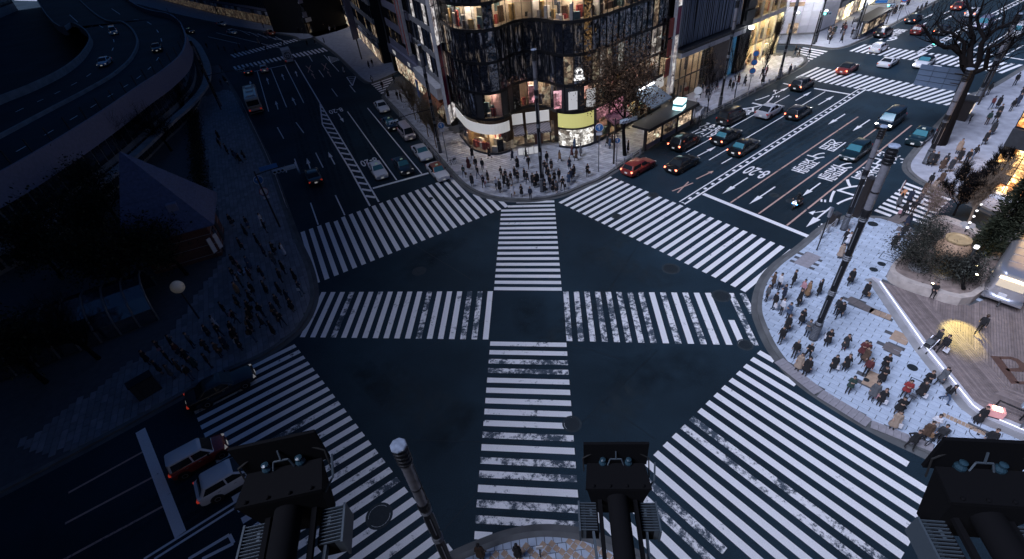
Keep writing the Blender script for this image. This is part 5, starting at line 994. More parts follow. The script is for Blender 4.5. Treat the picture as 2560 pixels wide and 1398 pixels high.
# guard rails
M_RAIL = M('pale_rail', (.40, .41, .44), .5, .3)
def guard_rail(pxs, label, h=.8, step=2.2, z=.15, post=.16):
    P = [g(*p, z) for p in pxs]; o = empty('guard_rail', (0, 0, 0), 0, label, 'railing')
    for a, b in zip(P, P[1:]):
        n = max(1, round((b - a).length / step))
        for i in range(n + (1 if b is P[-1] else 0)): c = a + (b - a) * i / n; MB().box(0, 0, h / 2, post, post, h).build('post', M_RAIL, o, loc=(c.x, c.y, z))
        for zz_ in (h * .55, h * .9): MB().tube([(a.x, a.y, z + zz_), (b.x, b.y, z + zz_)], .03, 6).build('rail', M_RAIL, o)
    return o
guard_rail([(1740, 308), (1850, 250), (1985, 176)], 'pale post-and-rail barrier along the kerb by the boutique'); guard_rail([(1540, 422), (1600, 385)], 'short rail under the street tree', .8, 1.6); guard_rail([(1000, 292), (1060, 358), (1098, 402)], 'thin barrier along the left-road pavement', .8, 1.8, post=.06); guard_rail([(718, 520), (690, 440), (655, 362), (610, 270)], 'barrier along the park-side kerb', .8, 2, post=.06); guard_rail([(2050, 598), (2085, 568)], 'short dark rail by the upper plaza kerb', .9, 1.4)
guard_rail([(1842, 252), (1844, 250)], 'short post beside the boutique tree') if False else None
# bus shelters
def shelter(P, Q, label, depth=1.9, h=2.9, lit=True):
    P, Q = Vector(P), Vector(Q); F = Fac(P, Q); o = empty('bus_shelter', (0, 0, 0), 0, label, 'bus shelter'); F.slab('roof', o, -.4, F.L + .4, h, h + .28, M_DGREY, .5, depth + .6); F.slab('roof_edge', o, -.45, F.L + .45, h - .12, h + .05, M_BLK, .55, .12)
    n = max(2, round(F.L / 3.2))
    for i in range(n + 1): F.slab('post', o, i * F.L / n - .15, i * F.L / n + .15, .15, h, M_DGREY, -.05, .3)
    for i in range(n): F.slab('back_panel', o, i * F.L / n + .25, (i + 1) * F.L / n - .25, .9, h - .25, L_WARM if (lit and i % 2 == 0) else L_DIM, -.1, .06); F.slab('lower_panel', o, i * F.L / n + .25, (i + 1) * F.L / n - .25, .2, .85, M_CONC, -.08, .08); F.slab('bench', o, i * F.L / n + .6, (i + 1) * F.L / n - .6, .5, .58, M_SILV, -.5, .4)
    return o
shelter(g(1614, 380), g(1728, 315), 'long dark bus shelter with lit panels in front of the slatted building'); shelter(g(2150, 100), g(2208, 66), 'far bus shelter with glowing panels in the shopping crowd')
c = g(1690, 335); o_ = empty('lit_cube_sign', (c.x, c.y, 3.4), .9, 'white and teal lit cube sign standing on the shelter roof', 'sign'); MB().box(0, 0, .6, 1.5, 1.2, 1.15).build('box', M('teal_white_sign', (.7, .8, .8), .4, emit=(.6, .95, 1), es=.55), o_); MB().box(0, 0, .62, 1.53, 1.23, .3).build('band', M('teal_band', (.1, .5, .5), .4), o_); MB().box(0, 0, 0, .1, .1, .5).build('foot', M_BLK, o_)
c = g(1748, 322); o_ = empty('notice_board', (c.x, c.y, .15), .9, 'pale notice board on black legs behind the guard rail', 'notice board'); MB().box(0, 0, 2.2, 1.3, .08, .8).build('board', M_WHITE, o_)
for x in (-.5, .5): MB().box(x, .05, .95, .12, .1, 1.8).build('leg', M_BLK, o_)
for zz_ in (.6, 1.1, 1.55): MB().box(0, 0, zz_, 1.2, .05, .16).build('slat', M_BLK, o_)
# large grey sign board on posts over the far junction
def vboard():
    a, b = g(2282, 212, 5.2), g(2388, 229, 5.2); top = height_at(a, 160); F = Fac(a, b); o = empty('overhead_sign', (0, 0, 0), 0, 'large grey-blue sign board seen from behind over the far crossing', 'sign')
    mt = M('grey_blue_board', (.12, .17, .25), .5, .2, var=.1)
    for i in range(4):
        for j in range(3): F.slab('board_panel', o, j * F.L / 3 + .02, (j + 1) * F.L / 3 - .02, 5.2 + i * (top - 5.2) / 4 + .03, 5.2 + (i + 1) * (top - 5.2) / 4 - .03, mt, 0, .12)
    F.slab('backing', o, .05, F.L - .05, 5.25, top - .05, M_BLK, -.1, .06); e = g(2395, 300); q = F.at(F.L + .5, 0); MB().tube([(q.x, q.y, .1), (q.x, q.y, top + .4)], .18, 8).build('post', M_POLE, o)
    for zz_ in (6.0, top - .5): MB().bar((q.x, q.y, zz_), (*F.at(0, -.18), zz_), .1).build('crossbeam', M_POLE, o)
vboard()
# deck, planter, light edge
M_DECK = M('weathered_deck_plank', (.19, .155, .15), .65, island=.22, var=.25, scale=3, bump=.2); M_PLW = M('planter_stone', (.42, .37, .34), .65, var=.25, scale=2); M_PLI = M('planter_floor', (.24, .19, .17), .8, var=.4, scale=2); M_SOIL = M('planter_soil', (.05, .04, .035), .95, var=.4, scale=5)
dk = tag(MB().prism(DECK, .16, .2).build('deck', M('deck_substructure', (.04, .035, .03), .9)), kind='structure')
ca, cb = np.array(tuple(g(2428, 1012))), np.array(tuple(g(2530, 975)))      # fold where the plank direction changes
def planks(poly, d, w, z, name, flt=None):
    ux = np.array(d, float); ux /= np.linalg.norm(ux); uy = np.array([-ux[1], ux[0]]); Q = np.array([(np.dot(p, ux), np.dot(p, uy)) for p in poly]); m = MB(); y = Q[:, 1].min()
    while y < Q[:, 1].max():
        W = [tuple(ux * a + uy * b) for a, b in ((Q[:, 0].min() - 1, y + .008), (Q[:, 0].max() + 1, y + .008), (Q[:, 0].max() + 1, y + w - .008), (Q[:, 0].min() - 1, y + w - .008))]; P = clip(poly, W)
        if len(P) > 2 and abs(area(P)) > .01: m.prism(P if area(P) > 0 else P[::-1], z, z + .03)
        y += w
    return tag(m.build(name, M_DECK, dk), kind='stuff')
e1 = [tuple(g(*p)) for p in [(2196, 707), (2318, 872), (2428, 1012), (2520, 974), (2416, 860), (2300, 745)]]; e2 = [tuple(g(*p)) for p in [(2428, 1012), (2470, 1040), (2640, 1110), (2700, 1040), (2520, 974)]]; e3 = [tuple(g(*p)) for p in [(2520, 974), (2700, 1040), (2900, 900), (2700, 760), (2540, 690), (2480, 745), (2420, 770), (2300, 745), (2416, 860)]]
dvec = lambda a, b: tuple(g(*b) - g(*a))
planks(e1, dvec((2318, 872), (2428, 1012)), .15, .2, 'planks'); planks(e2, dvec((2470, 1040), (2640, 1110)), .15, .2, 'planks'); planks(e3, dvec((2470, 860), (2472, 960)), .15, .2, 'planks')
lt = [g(*p, .235) for p in [(2475, 890), (2520, 893), (2548, 906), (2562, 925)]]
lp = MB(); zl2 = lambda x, y: g(2380 + x * .1718, 860 + y * .1717, .235)
for q in ([(555, 172), (690, 180), (985, 575), (865, 582)], [(690, 180), (850, 185), (860, 225), (700, 222)], [(850, 185), (960, 215), (930, 255), (850, 224)], [(960, 215), (1060, 290), (975, 320), (925, 255)], [(1060, 290), (1060, 410), (970, 350), (975, 320)], [(770, 358), (980, 350), (1050, 410), (820, 398)], [(900, 545), (1200, 545), (1200, 590), (985, 590)]):
    P = [zl2(*p) for p in q]; P = P if area(P) > 0 else P[::-1]; lp.poly([(p.x, p.y, .236) for p in P])
lp.build('painted_letter', M('rust_brown_paint', (.085, .045, .035), .7, var=.2), dk)
eg = empty('lit_edging', (0, 0, 0), 0, 'pale stone edging with a glowing strip along the wooden deck', 'edging'); E_ = [(p[0], p[1]) for p in EDGE]; dn = [(p[0], p[1]) for p in [tuple(g(*q)) for q in [(2196, 707), (2200, 712), (2318, 872), (2428, 1012), (2470, 1040), (2640, 1110)]]]
m = MB()
for i in range(len(E_) - 1): m.prism([E_[i], E_[i + 1], dn[i + 1], dn[i]], .1, .36)
m.build('coping', M('pale_edging_stone', (.50, .50, .55), .6, var=.1), eg); m = MB(); i0, i1 = offset_line(E_, .14), offset_line(E_, .20)
for i in range(1, len(E_) - 1): m.prism([i0[i], i0[i + 1], i1[i + 1], i1[i]], .358, .375)
m.build('light_strip', M('edge_light', (.9, .9, .95), .4, emit=(.85, .9, 1), es=.35), eg); m = MB(); o0 = offset_line(E_, -.55)
for i in range(len(E_) - 1): m.prism([o0[i], o0[i + 1], E_[i + 1], E_[i]], .1, .2)
m.build('paving_border', M_CONC, eg)
PL = empty('planter', (0, 0, 0), 0, 'stone-walled triangular planter with rounded corners on the plaza deck', 'planter'); po = [(p[0], p[1]) for p in spline(PLANTER, 4, True)]
if area(po) < 0: po = po[::-1]
cen = np.mean(po, 0); pi_ = [tuple(np.array(p) + (cen - np.array(p)) * .10) for p in po]; m = MB()
for i in range(len(po)): j = (i + 1) % len(po); m.prism([po[i], po[j], pi_[j], pi_[i]], .15, .95)
m.build('wall', M_PLW, PL); MB().prism(pi_, .3, .78).build('bed', M_PLI, PL)
for i, (px, r) in enumerate([((2285, 690), .7), ((2345, 705), .7), ((2455, 655), .9), ((2408, 585), .6)]): c = g(*px); MB().lathe([(r, .5), (r, .95), (r * .8, 1.0), (.05, 1.0)], c.x, c.y, 9).build('stone_ring', M_CONC if i != 2 else M_PLW, PL)
PB = g(2352, 690, .8); PT = empty('clay_pot', (*g(2364, 654, .8), .8), 0, 'large round terracotta pot with a wide rim lit from below in the planter', 'pot'); M_TER = M('terracotta', (.34, .22, .14), .7, var=.25, scale=3)
MB().lathe([(.5, 0), (.95, .5), (1.15, 1.0), (1.1, 1.5), (.8, 2.0), (.66, 2.15), (.6, 2.1)], seg=24).build('body', M_TER, PT, smooth=True); MB().lathe([(.64, 2.08), (.82, 2.12), (.84, 2.25), (.64, 2.28), (.58, 2.2)], seg=24).build('rim', M('pale_terracotta', (.42, .30, .16), .6, var=.2), PT, smooth=True); MB().lathe([(.6, 2.1), (.02, 2.12)], seg=16).build('soil', M_SOIL, PT)
WL = empty('low_wall', (0, 0, 0), 0, 'low rendered wall with white coping behind the silver trailer', 'wall'); F = Fac(g(2478, 600), g(2640, 668)); F.slab('wall', WL, 0, F.L, .1, 1.3, M_PLW, .1, .3); F.slab('coping', WL, 0, F.L, 1.3, 1.4, M_WHITE, .16, .42)
BN = empty('bench', (*g(2478, 728), .15), 1.0, 'long grey timber bench beside the silver trailer', 'bench'); MB().box(0, 0, .8, 3.2, .5, .1).build('seat', M_GREYM, BN)
for x in (-1.3, 1.3): MB().box(x, 0, .38, .12, .45, .75).build('leg', M_DGREY, BN)
L_SOFT = M('soft_white_lamp', (.8, .8, .8), .4, emit=(.95, .95, 1), es=.5)
# bollard light and lamps in the planter
BL_ = empty('bollard_light', (*g(2408, 672, .8), .8), 0, 'slim grey bollard light with a glowing white top by the clay pot', 'bollard'); MB().lathe([(.1, 0), (.1, 2.0)], seg=10).build('post', M_DGREY, BL_); MB().lathe([(.16, 2.0), (.17, 2.18), (.02, 2.2)], seg=10).build('lamp', L_SOFT, BL_)
for i, px in enumerate([(2418, 568), (2428, 552), (2436, 538), (2446, 522), (2412, 580)]): o_ = empty('ground_lamp', (*g(*px, .8), .8), 0, ('second white ground lamp from the clay pot', 'third white ground lamp from the clay pot', 'fourth white ground lamp from the clay pot', 'outermost white ground lamp of the row by the clay pot', 'white ground lamp closest to the clay pot')[i], 'lamp', 'path lamps'); MB().lathe([(.05, 0), (.06, .35)], seg=6).build('stem', M_DGREY, o_); MB().lathe([(.03, .35), (.10, .42), (.10, .5), (.02, .55)], seg=8).build('globe', L_SOFT, o_)
def spot(px, z, tgt, tz, label, e, col=(1, .78, .35), size=1.1):
    a = g(*px, z); b = g(*tgt, tz); o = empty('spotlight', (a.x, a.y, z), 0, label, 'lamp'); MB().lathe([(.06, -.1), (.11, .12), (.1, .13)], seg=8).build('housing', M_BLK, o); MB().lathe([(.09, .135), (.02, .14)], seg=8).build('lens', L_LAMPW, o)
    l = bpy.data.lights.new('spotlight', 'SPOT'); l.energy = e; l.color = col; l.spot_size = size; l.spot_blend = .6; l.shadow_soft_size = .15; ob = bpy.data.objects.new('bulb', l); COL.objects.link(ob); ob.parent = o; d = Vector((b.x - a.x, b.y - a.y, tz - z)); ob.rotation_euler = d.to_track_quat('-Z', 'Y').to_euler(); ob.location = d.normalized() * .2; return o
spot((2440, 690), 3.2, (2405, 835), .2, 'small spotlight throwing a yellow patch on the deck', 620, (1, .80, .22), .7); spot((2330, 712), 1.0, (2352, 680), 1.6, 'spotlight at the foot of the clay pot', 26, (1, .66, .25), 1.4); spot((2405, 592), 1.0, (2425, 540), 4.0, 'spotlight lighting the pale multi-stemmed trunks', 60, (1, .8, .4)); spot((2440, 668), 1.0, (2462, 610), 2.5, 'spotlight glowing in the low conifer', 40, (1, .75, .35), 1.3)
# silver caravan trailer
TR = empty('travel_trailer', (*((g(2448, 738, .55) + g(2548, 780, .55)) / 2 + Vector((.81, .59)) * 3.4), .23), math.atan2(.59, .81), 'polished aluminium travel trailer with a lit serving window parked on the deck', 'trailer'); TR.scale = (1.12, 1.12, 1.12)
prof = [(-3.1, .35, .75), (-3.05, .62, .9), (-2.8, .86, .97), (-2.2, .98, 1.0), (0, 1, 1), (2.2, 1, 1), (2.8, .9, .97), (3.1, .5, .8)]; m = MB(); rows = []
for x, ky, kz in prof:
    sec = []
    for a in np.linspace(0, 2 * math.pi, 24, endpoint=False): cy, cz = math.cos(a), math.sin(a); e_ = .42; sec.append((x, 1.2 * ky * math.copysign(abs(cy) ** e_, cy), 1.55 + 1.08 * kz * math.copysign(abs(cz) ** e_, cz)))
    rows.append(sec)
for sec in rows: m.v += sec
for i in range(len(rows) - 1):
    for a in range(24): b = (a + 1) % 24; m.f.append((i * 24 + a, i * 24 + b, (i + 1) * 24 + b, (i + 1) * 24 + a)); m.mi.append(0)
m.f.append(tuple(range(23, -1, -1))); m.f.append(tuple((len(rows) - 1) * 24 + a for a in range(24))); m.mi += [0, 0]
m.build('body', M('polished_aluminium', (.72, .73, .78), .3, .85, bump=.05, bscale=5), TR, smooth=50)
MB().box(-2.98, 0, 1.85, .35, 1.35, .62).build('window', M('trailer_window', (.3, .25, .2), .1, emit=(1, .85, .65), es=.12), TR); MB().box(-3.12, 0, 2.2, .12, 1.4, .1).build('light_strip', L_LAMPW, TR); MB().box(-3.0, 0, .62, .5, 2.0, .14).build('bumper', M_SILV, TR); MB().box(-3.12, .1, .98, .04, .42, .2).build('plate', M_SIGW, TR)
for x in np.arange(-1.6, 2.6, 1.0): MB().box(x, 0, 2.62, .02, 1.5, .03).build('seam', M_GREYM, TR)
for x, s_ in ((-.5, 1), (-.5, -1), (.5, 1), (.5, -1)): part('wheel', MB().lathe([(.36, -.1), (.36, .1)], seg=14).mesh('wheel', M_BLK), TR, (x, s_ * .95, .36), (math.pi / 2, 0, 0))
MB().tube([(-3.1, 0, .6), (-3.9, 0, .55)], .05, 6).build('hitch', M_BLK, TR)
# round white lamp in the park
o_ = empty('globe_lamp', (*g(500, 800), .15), 0, 'big round white globe lamp beside the park crowd', 'lamp'); MB().lathe([(.08, 0), (.07, 3.2)], seg=8).build('post', M_DGREY, o_); m = MB(); m.lathe([(.05, 3.1)] + [(.55 * math.sin(a), 3.7 - .55 * math.cos(a)) for a in np.linspace(.2, 3.0, 9)], seg=16); m.build('globe', M('white_globe', (.7, .66, .55), .4, emit=(1, .85, .6), es=.004), o_, smooth=True)
o_ = empty('map_board', (*g(555, 640), .15), 1.2, 'tilted pale map board in front of the police box', 'notice board'); MB().box(0, 0, 1.5, 1.3, .1, 1.7).build('board', M_WHITE, o_); MB().box(-.5, 0, .35, .08, .08, .7).box(.5, 0, .35, .08, .08, .7).build('leg', M_DGREY, o_)
o_ = empty('utility_cabinet', (*g(378, 985), .15), .75, 'dark utility cabinet on the park pavement by the kerb', 'cabinet'); MB().box(0, 0, .75, 1.6, .8, 1.5).build('cabinet', M_DGREY, o_); MB().box(0, 0, 1.53, 1.7, .9, .08).build('lid', M_BLK, o_); MB().box(-.4, -.41, .75, .04, .03, 1.2).build('door_seam', M_BLK, o_)
for i, (px, l) in enumerate([((545, 180), 'tall planter stand at the top of the park pavement')]): pass
# bicycles
def bicycle(loc, rz, label, z=.19):
    o = empty('bicycle', (loc[0], loc[1], z), rz, label, 'bicycle')
    for x in (-.52, .52):
        wheel = part('wheel', MB().tube([(.32 * math.cos(a), .32 * math.sin(a), 0) for a in np.linspace(0, 2 * math.pi, 19)], .02, 5, False).mesh('wheel', M_BLK), o, (x, 0, .34), (math.pi / 2, 0, 0)); part('spokes', MB().bar((-.31, 0, 0), (.31, 0, 0), .006).bar((0, -.31, 0), (0, .31, 0), .006).bar((-.22, -.22, 0), (.22, .22, 0), .006).bar((-.22, .22, 0), (.22, -.22, 0), .006).mesh('spokes', M_SILV), wheel)
    fr = MB()
    for a, b in (((-.52, 0, .34), (-.15, 0, .32)), ((-.15, 0, .32), (-.25, 0, .82)), ((-.15, 0, .32), (.36, 0, .78)), ((-.23, 0, .72), (.36, 0, .8)), ((-.52, 0, .34), (-.24, 0, .75)), ((.52, 0, .34), (.36, 0, .85))): fr.tube([a, b], .02, 6)
    fr.build('frame', M_DGREY, o); MB().box(-.27, 0, .86, .24, .13, .06).build('saddle', M_BLK, o); MB().tube([(.3, -.26, .98), (.38, 0, .95), (.3, .26, .98)], .016, 6).build('handlebar', M_BLK, o); MB().box(.62, 0, .72, .3, .3, .2).build('basket', M_GREYM, o); MB().tube([(-.2, -.06, .3), (-.1, .06, .3)], .05, 6).build('pedal', M_BLK, o); return o
bicycle(g(2525, 1235), -.75, 'dark bicycle lying against the kerb under the right floodlight'); bicycle(g(2258, 1028), .6, 'bicycle half hidden behind the beige-coated person'); bicycle(g(2420, 310), .8, 'parked bicycle at the foot of the large bare tree'); bicycle(g(2330, 1110), .3, 'bicycle beyond the bag carriers near the right floodlight'); bicycle(g(1132, 418), .9, 'parked bicycle on the left pavement by the blue arrow sign')
# small lit vending sign and lantern on the right
o_ = empty('advertising_stand', (*g(2472, 1048), .2), -.6, 'red and white lit advertising stand beside the deck corner', 'sign'); MB().box(0, 0, .55, .75, .5, .5).build('box', M('red_white_lit_box', (.7, .3, .3), .4, emit=(1, .55, .5), es=.05), o_); MB().box(0, 0, .82, .4, .3, .06).build('lamp', L_LAMPW, o_); MB().box(0, 0, .15, .6, .4, .3).build('base', M_BLK, o_)
o_ = empty('handrail', (0, 0, 0), 0, 'dark handrail running along the deck corner', 'railing'); F = Fac(g(2476, 1030), g(2560, 1068)); 
for t in (0, 1.2, 2.4): c = F.at(t); MB().box(0, 0, .55, .06, .06, .8).build('post', M_BLK, o_, loc=(c.x, c.y, .2))
a, b = F.at(0), F.at(2.6); MB().tube([(a.x, a.y, 1.1), (b.x, b.y, 1.1)], .05, 6).build('rail', M_BLK, o_)
o_ = empty('hoop_stand', (*g(2446, 1086, .2), .2), 0, 'round hoop laid on the plaza paving', 'hoop'); MB().tube([(.42 * math.cos(a), .42 * math.sin(a), .02) for a in np.linspace(0, 2 * math.pi, 25)], .015, 5, False).build('ring', M_BLK, o_); MB().lathe([(.08, 0), (.06, .02)], seg=8).build('boss', M_BLK, o_)
o_ = empty('construction_sign', (*g(2250, 480), .0), .7, 'red and white leaning sign with orange weights by the small side crossing', 'sign'); MB().box(0, 0, .6, .9, .06, 1.1).build('panel', M_SIGW, o_); MB().box(.36, -.01, .6, .2, .07, 1.1).build('red_stripe', M_SIGR, o_)
for x in (-.5, -.2, .3): MB().lathe([(.16, 0), (.2, .1), (.12, .22)], x, -.35, 8).build('weight', M('orange_weight', (.55, .25, .12), .6), o_)
o_ = empty('slim_bollard_sign', (*g(2040, 630), .15), .2, 'thin black post with a small silver head on the plaza kerb', 'post'); MB().tube([(0, 0, 0), (0, 0, 3.6)], .05, 6).build('post', M_BLK, o_); MB().box(0, 0, 3.9, .22, .2, .9).build('head', M_SILV, o_)
for px, l in (((2080, 566), 'black traffic pole stub beside the slim lamp post'), ((2140, 545), 'tall dark square pillar behind the tallest lamp post')): o_ = empty('pillar', (*g(*px), .15), .3, l, 'pillar'); MB().box(0, 0, 2.0 if px[0] == 2140 else .6, .55, .55, 4.0 if px[0] == 2140 else 1.2).build('shaft', M_POLE, o_); MB().box(0, 0, 4.05 if px[0] == 2140 else 1.25, .62, .62, .1).build('cap', M_DGREY, o_)
for px, l in (((2400, 300), 'dark news kiosk by the large bare tree'),): o_ = empty('kiosk', (*g(*px), .15), .68, l, 'kiosk'); MB().box(0, 0, 1.2, 1.6, 1.2, 2.4).build('body', M_POLE, o_); MB().box(0, 0, 2.5, 1.9, 1.5, .18).build('roof', M_DGREY, o_); MB().box(0, -.62, 1.4, 1.2, .04, .9).build('panel', L_WARM, o_)

# twin-globe street lamps that are lit in front of the stone building
for px, l, e in (((1972, 112), 'lit twin-globe street lamp in front of the timber-framed screen', 260), ((2040, 108), 'lit globe street lamp at the corner of the white stone building', 300), ((2215, 62), 'lit globe street lamp in the far shopping crowd', 260)):
    b_ = g(*px); o_ = empty('globe_street_lamp', (b_.x, b_.y, .15), .4, l, 'street lamp'); MB().tube([(0, 0, 0), (0, 0, 5.2)], [.09, .05], 8).build('post', M_POLE, o_); MB().tube([(-.5, 0, 5.0), (0, 0, 5.2), (.5, 0, 5.0)], .03, 6).build('arm', M_POLE, o_)
    for x in (-.5, .5):
        MB().lathe([(.04, 4.98)] + [(.17 * math.sin(a), 5.15 - .17 * math.cos(a)) for a in np.linspace(.3, 2.9, 7)], x, 0, 10).build('globe', M('lit_globe', (.9, .9, .9), .4, emit=(1, .97, .93), es=6.0), o_, smooth=True)
    l_ = bpy.data.lights.new('globe_light', 'POINT'); l_.energy = e; l_.color = (.95, .95, 1.0); l_.shadow_soft_size = .2; q_ = bpy.data.objects.new('bulb', l_); COL.objects.link(q_); q_.parent = o_; q_.location = (0, -.3, 5.45)
# ---------------------------------------------------------------- vehicles
def car_paint(name, col, metal=.25, rough=.3): return M(name, col, rough, metal, coat=.8, objrand=.04)
CP = {'black': car_paint('black_car_paint', (.010, .011, .013)), 'white': car_paint('white_car_paint', (.66, .67, .70), 0), 'silver': car_paint('silver_car_paint', (.58, .6, .66), .4), 'red': car_paint('red_car_paint', (.26, .035, .03)), 'darkred': car_paint('dark_red_car_paint', (.16, .03, .028)), 'navy': car_paint('dark_blue_car_paint', (.012, .022, .035)), 'teal': car_paint('teal_black_car_paint', (.01, .028, .035)), 'orange': car_paint('orange_red_taxi_paint', (.34, .10, .05)), 'pinkwhite': car_paint('pinkish_white_paint', (.52, .45, .47), 0), 'violet': car_paint('violet_grey_paint', (.2, .19, .27)), 'cream': car_paint('cream_bus_paint', (.42, .40, .40), 0)}
M_CGL = glass_mat('car_window_glass', (.02, .025, .03), .03, 0.0); M_CGB = glass_mat('teal_tinted_windscreen', (.05, .17, .21), .05, 0.0); 
for _g in (M_CGL, M_CGB): sock(_g.node_tree.nodes['Principled BSDF'], 'Specular IOR Level').default_value = .35; _g.node_tree.nodes['Principled BSDF'].inputs['IOR'].default_value = 1.45
M_TYRE = M('tyre_rubber', (.012, .012, .013), .85); M_RIM = M('alloy_rim', (.35, .36, .38), .35, .8)
M_TAIL = M('tail_lamp', (.3, .02, .02), .3, emit=(1, .08, .04), es=.05); M_BRK_ = M('brake_lamp_lit', (.4, .03, .03), .3, emit=(1, .16, .08), es=2.2); M_HDL = M('headlamp', (.6, .6, .62), .2, emit=(1, .97, .9), es=.03); M_HDLON = M('headlamp_on', (.8, .8, .8), .2, emit=(1, .96, .88), es=7.0); M_TRIM = M('black_trim', (.008, .008, .009), .5); M_PLATE = M('number_plate', (.62, .62, .6), .5, emit=(1, 1, .95), es=.04)
KINDS = {  # L, W, H, lower-body stations (x/L, low, top, half width/W), greenhouse (rear base, front base, rear roof, front roof)/L, wheelbase/L
 'sedan': (4.75, 1.80, 1.46, [(-.5, .42, .72, .38), (-.485, .28, .92, .46), (-.42, .22, 1.0, .495), (-.27, .2, .98, .5), (0, .2, .94, .5), (.2, .2, .92, .5), (.34, .22, .86, .495), (.45, .25, .74, .47), (.49, .3, .62, .42), (.5, .38, .56, .36)], (-.37, .2, -.21, .04), .56),
 'boxy': (4.7, 1.70, 1.50, [(-.5, .4, .8, .44), (-.49, .26, .93, .48), (-.42, .22, .97, .497), (-.27, .2, .96, .5), (0, .2, .94, .5), (.2, .2, .93, .5), (.34, .22, .9, .5), (.46, .25, .84, .485), (.493, .28, .76, .46), (.5, .36, .66, .43)], (-.33, .2, -.21, .07), .58),
 'wagon': (4.6, 1.78, 1.50, [(-.5, .4, .8, .42), (-.488, .28, .98, .47), (-.43, .22, 1.0, .497), (-.27, .2, .97, .5), (0, .2, .94, .5), (.22, .2, .92, .5), (.35, .22, .87, .495), (.45, .25, .76, .47), (.49, .3, .64, .42), (.5, .38, .56, .36)], (-.475, .22, -.40, .05), .58),
 'suv': (4.7, 1.86, 1.70, [(-.5, .46, .9, .43), (-.488, .34, 1.06, .47), (-.43, .28, 1.1, .497), (-.27, .26, 1.08, .5), (0, .26, 1.05, .5), (.22, .26, 1.04, .5), (.35, .28, 1.0, .495), (.45, .3, .88, .475), (.49, .36, .74, .43), (.5, .44, .66, .37)], (-.475, .24, -.385, .06), .58),
 'coupe_suv': (4.75, 1.88, 1.62, [(-.5, .46, .86, .42), (-.488, .34, 1.06, .47), (-.43, .28, 1.1, .497), (-.27, .26, 1.06, .5), (0, .26, 1.02, .5), (.22, .26, 1.0, .5), (.35, .28, .96, .495), (.45, .3, .85, .475), (.49, .36, .72, .43), (.5, .44, .64, .37)], (-.45, .22, -.22, .04), .58),
 'minivan': (4.8, 1.82, 1.90, [(-.5, .42, .95, .45), (-.49, .28, 1.08, .48), (-.43, .22, 1.1, .5), (-.27, .2, 1.08, .5), (0, .2, 1.06, .5), (.25, .2, 1.04, .5), (.38, .22, .98, .495), (.46, .25, .86, .475), (.49, .3, .72, .43), (.5, .38, .64, .38)], (-.485, .36, -.455, .2), .6),
 'van': (4.4, 1.68, 1.94, [(-.5, .4, .95, .46), (-.49, .26, 1.05, .485), (-.43, .22, 1.06, .5), (-.27, .2, 1.05, .5), (0, .2, 1.03, .5), (.25, .2, 1.02, .5), (.4, .22, 1.0, .495), (.47, .25, .92, .48), (.495, .3, .78, .44), (.5, .38, .66, .4)], (-.485, .44, -.465, .34), .56),
 'hatch': (4.1, 1.72, 1.50, [(-.5, .42, .8, .41), (-.486, .28, .98, .465), (-.43, .22, 1.02, .497), (-.27, .2, .99, .5), (0, .2, .95, .5), (.22, .2, .93, .5), (.36, .22, .87, .49), (.45, .25, .76, .46), (.49, .3, .64, .41), (.5, .38, .56, .35)], (-.46, .26, -.36, .05), .6),
 'kei': (3.4, 1.48, 1.62, [(-.5, .42, .9, .44), (-.488, .28, 1.0, .475), (-.43, .22, 1.02, .497), (-.27, .2, 1.0, .5), (0, .2, .97, .5), (.22, .2, .95, .5), (.36, .22, .93, .495), (.45, .25, .84, .47), (.49, .3, .7, .43), (.5, .38, .6, .38)], (-.48, .3, -.45, .14), .66),
 'sports': (4.5, 1.86, 1.28, [(-.5, .4, .66, .4), (-.485, .26, .82, .47), (-.42, .2, .9, .5), (-.3, .18, .9, .5), (0, .17, .84, .49), (.18, .17, .84, .49), (.33, .18, .84, .5), (.43, .2, .72, .48), (.49, .26, .56, .42), (.5, .32, .5, .34)], (-.4, .16, -.14, .0), .54),
}
KC = {}
def loft(rings, closed=True):
    m = MB(); k = len(rings[0])
    for r in rings: m.v += [tuple(p) for p in r]
    for i in range(len(rings) - 1):
        for a in range(k): b = (a + 1) % k; m.f.append((i * k + a, i * k + b, (i + 1) * k + b, (i + 1) * k + a)); m.mi.append(0)
    m.f.append(tuple(range(k - 1, -1, -1))); m.f.append(tuple((len(rings) - 1) * k + a for a in range(k))); m.mi += [0, 0]; return m
def rrect(x0, x1, w, z, r=.12):
    out = []; r = min(r, w * .5, (x1 - x0) * .4)
    for cx, cy, a0 in ((x1 - r, w - r, 0), (x0 + r, w - r, 90), (x0 + r, -w + r, 180), (x1 - r, -w + r, 270)):
        for a in (0, 30, 60, 90): t = math.radians(a0 + a); out.append((cx + r * math.cos(t), cy + r * math.sin(t), z))
    return out
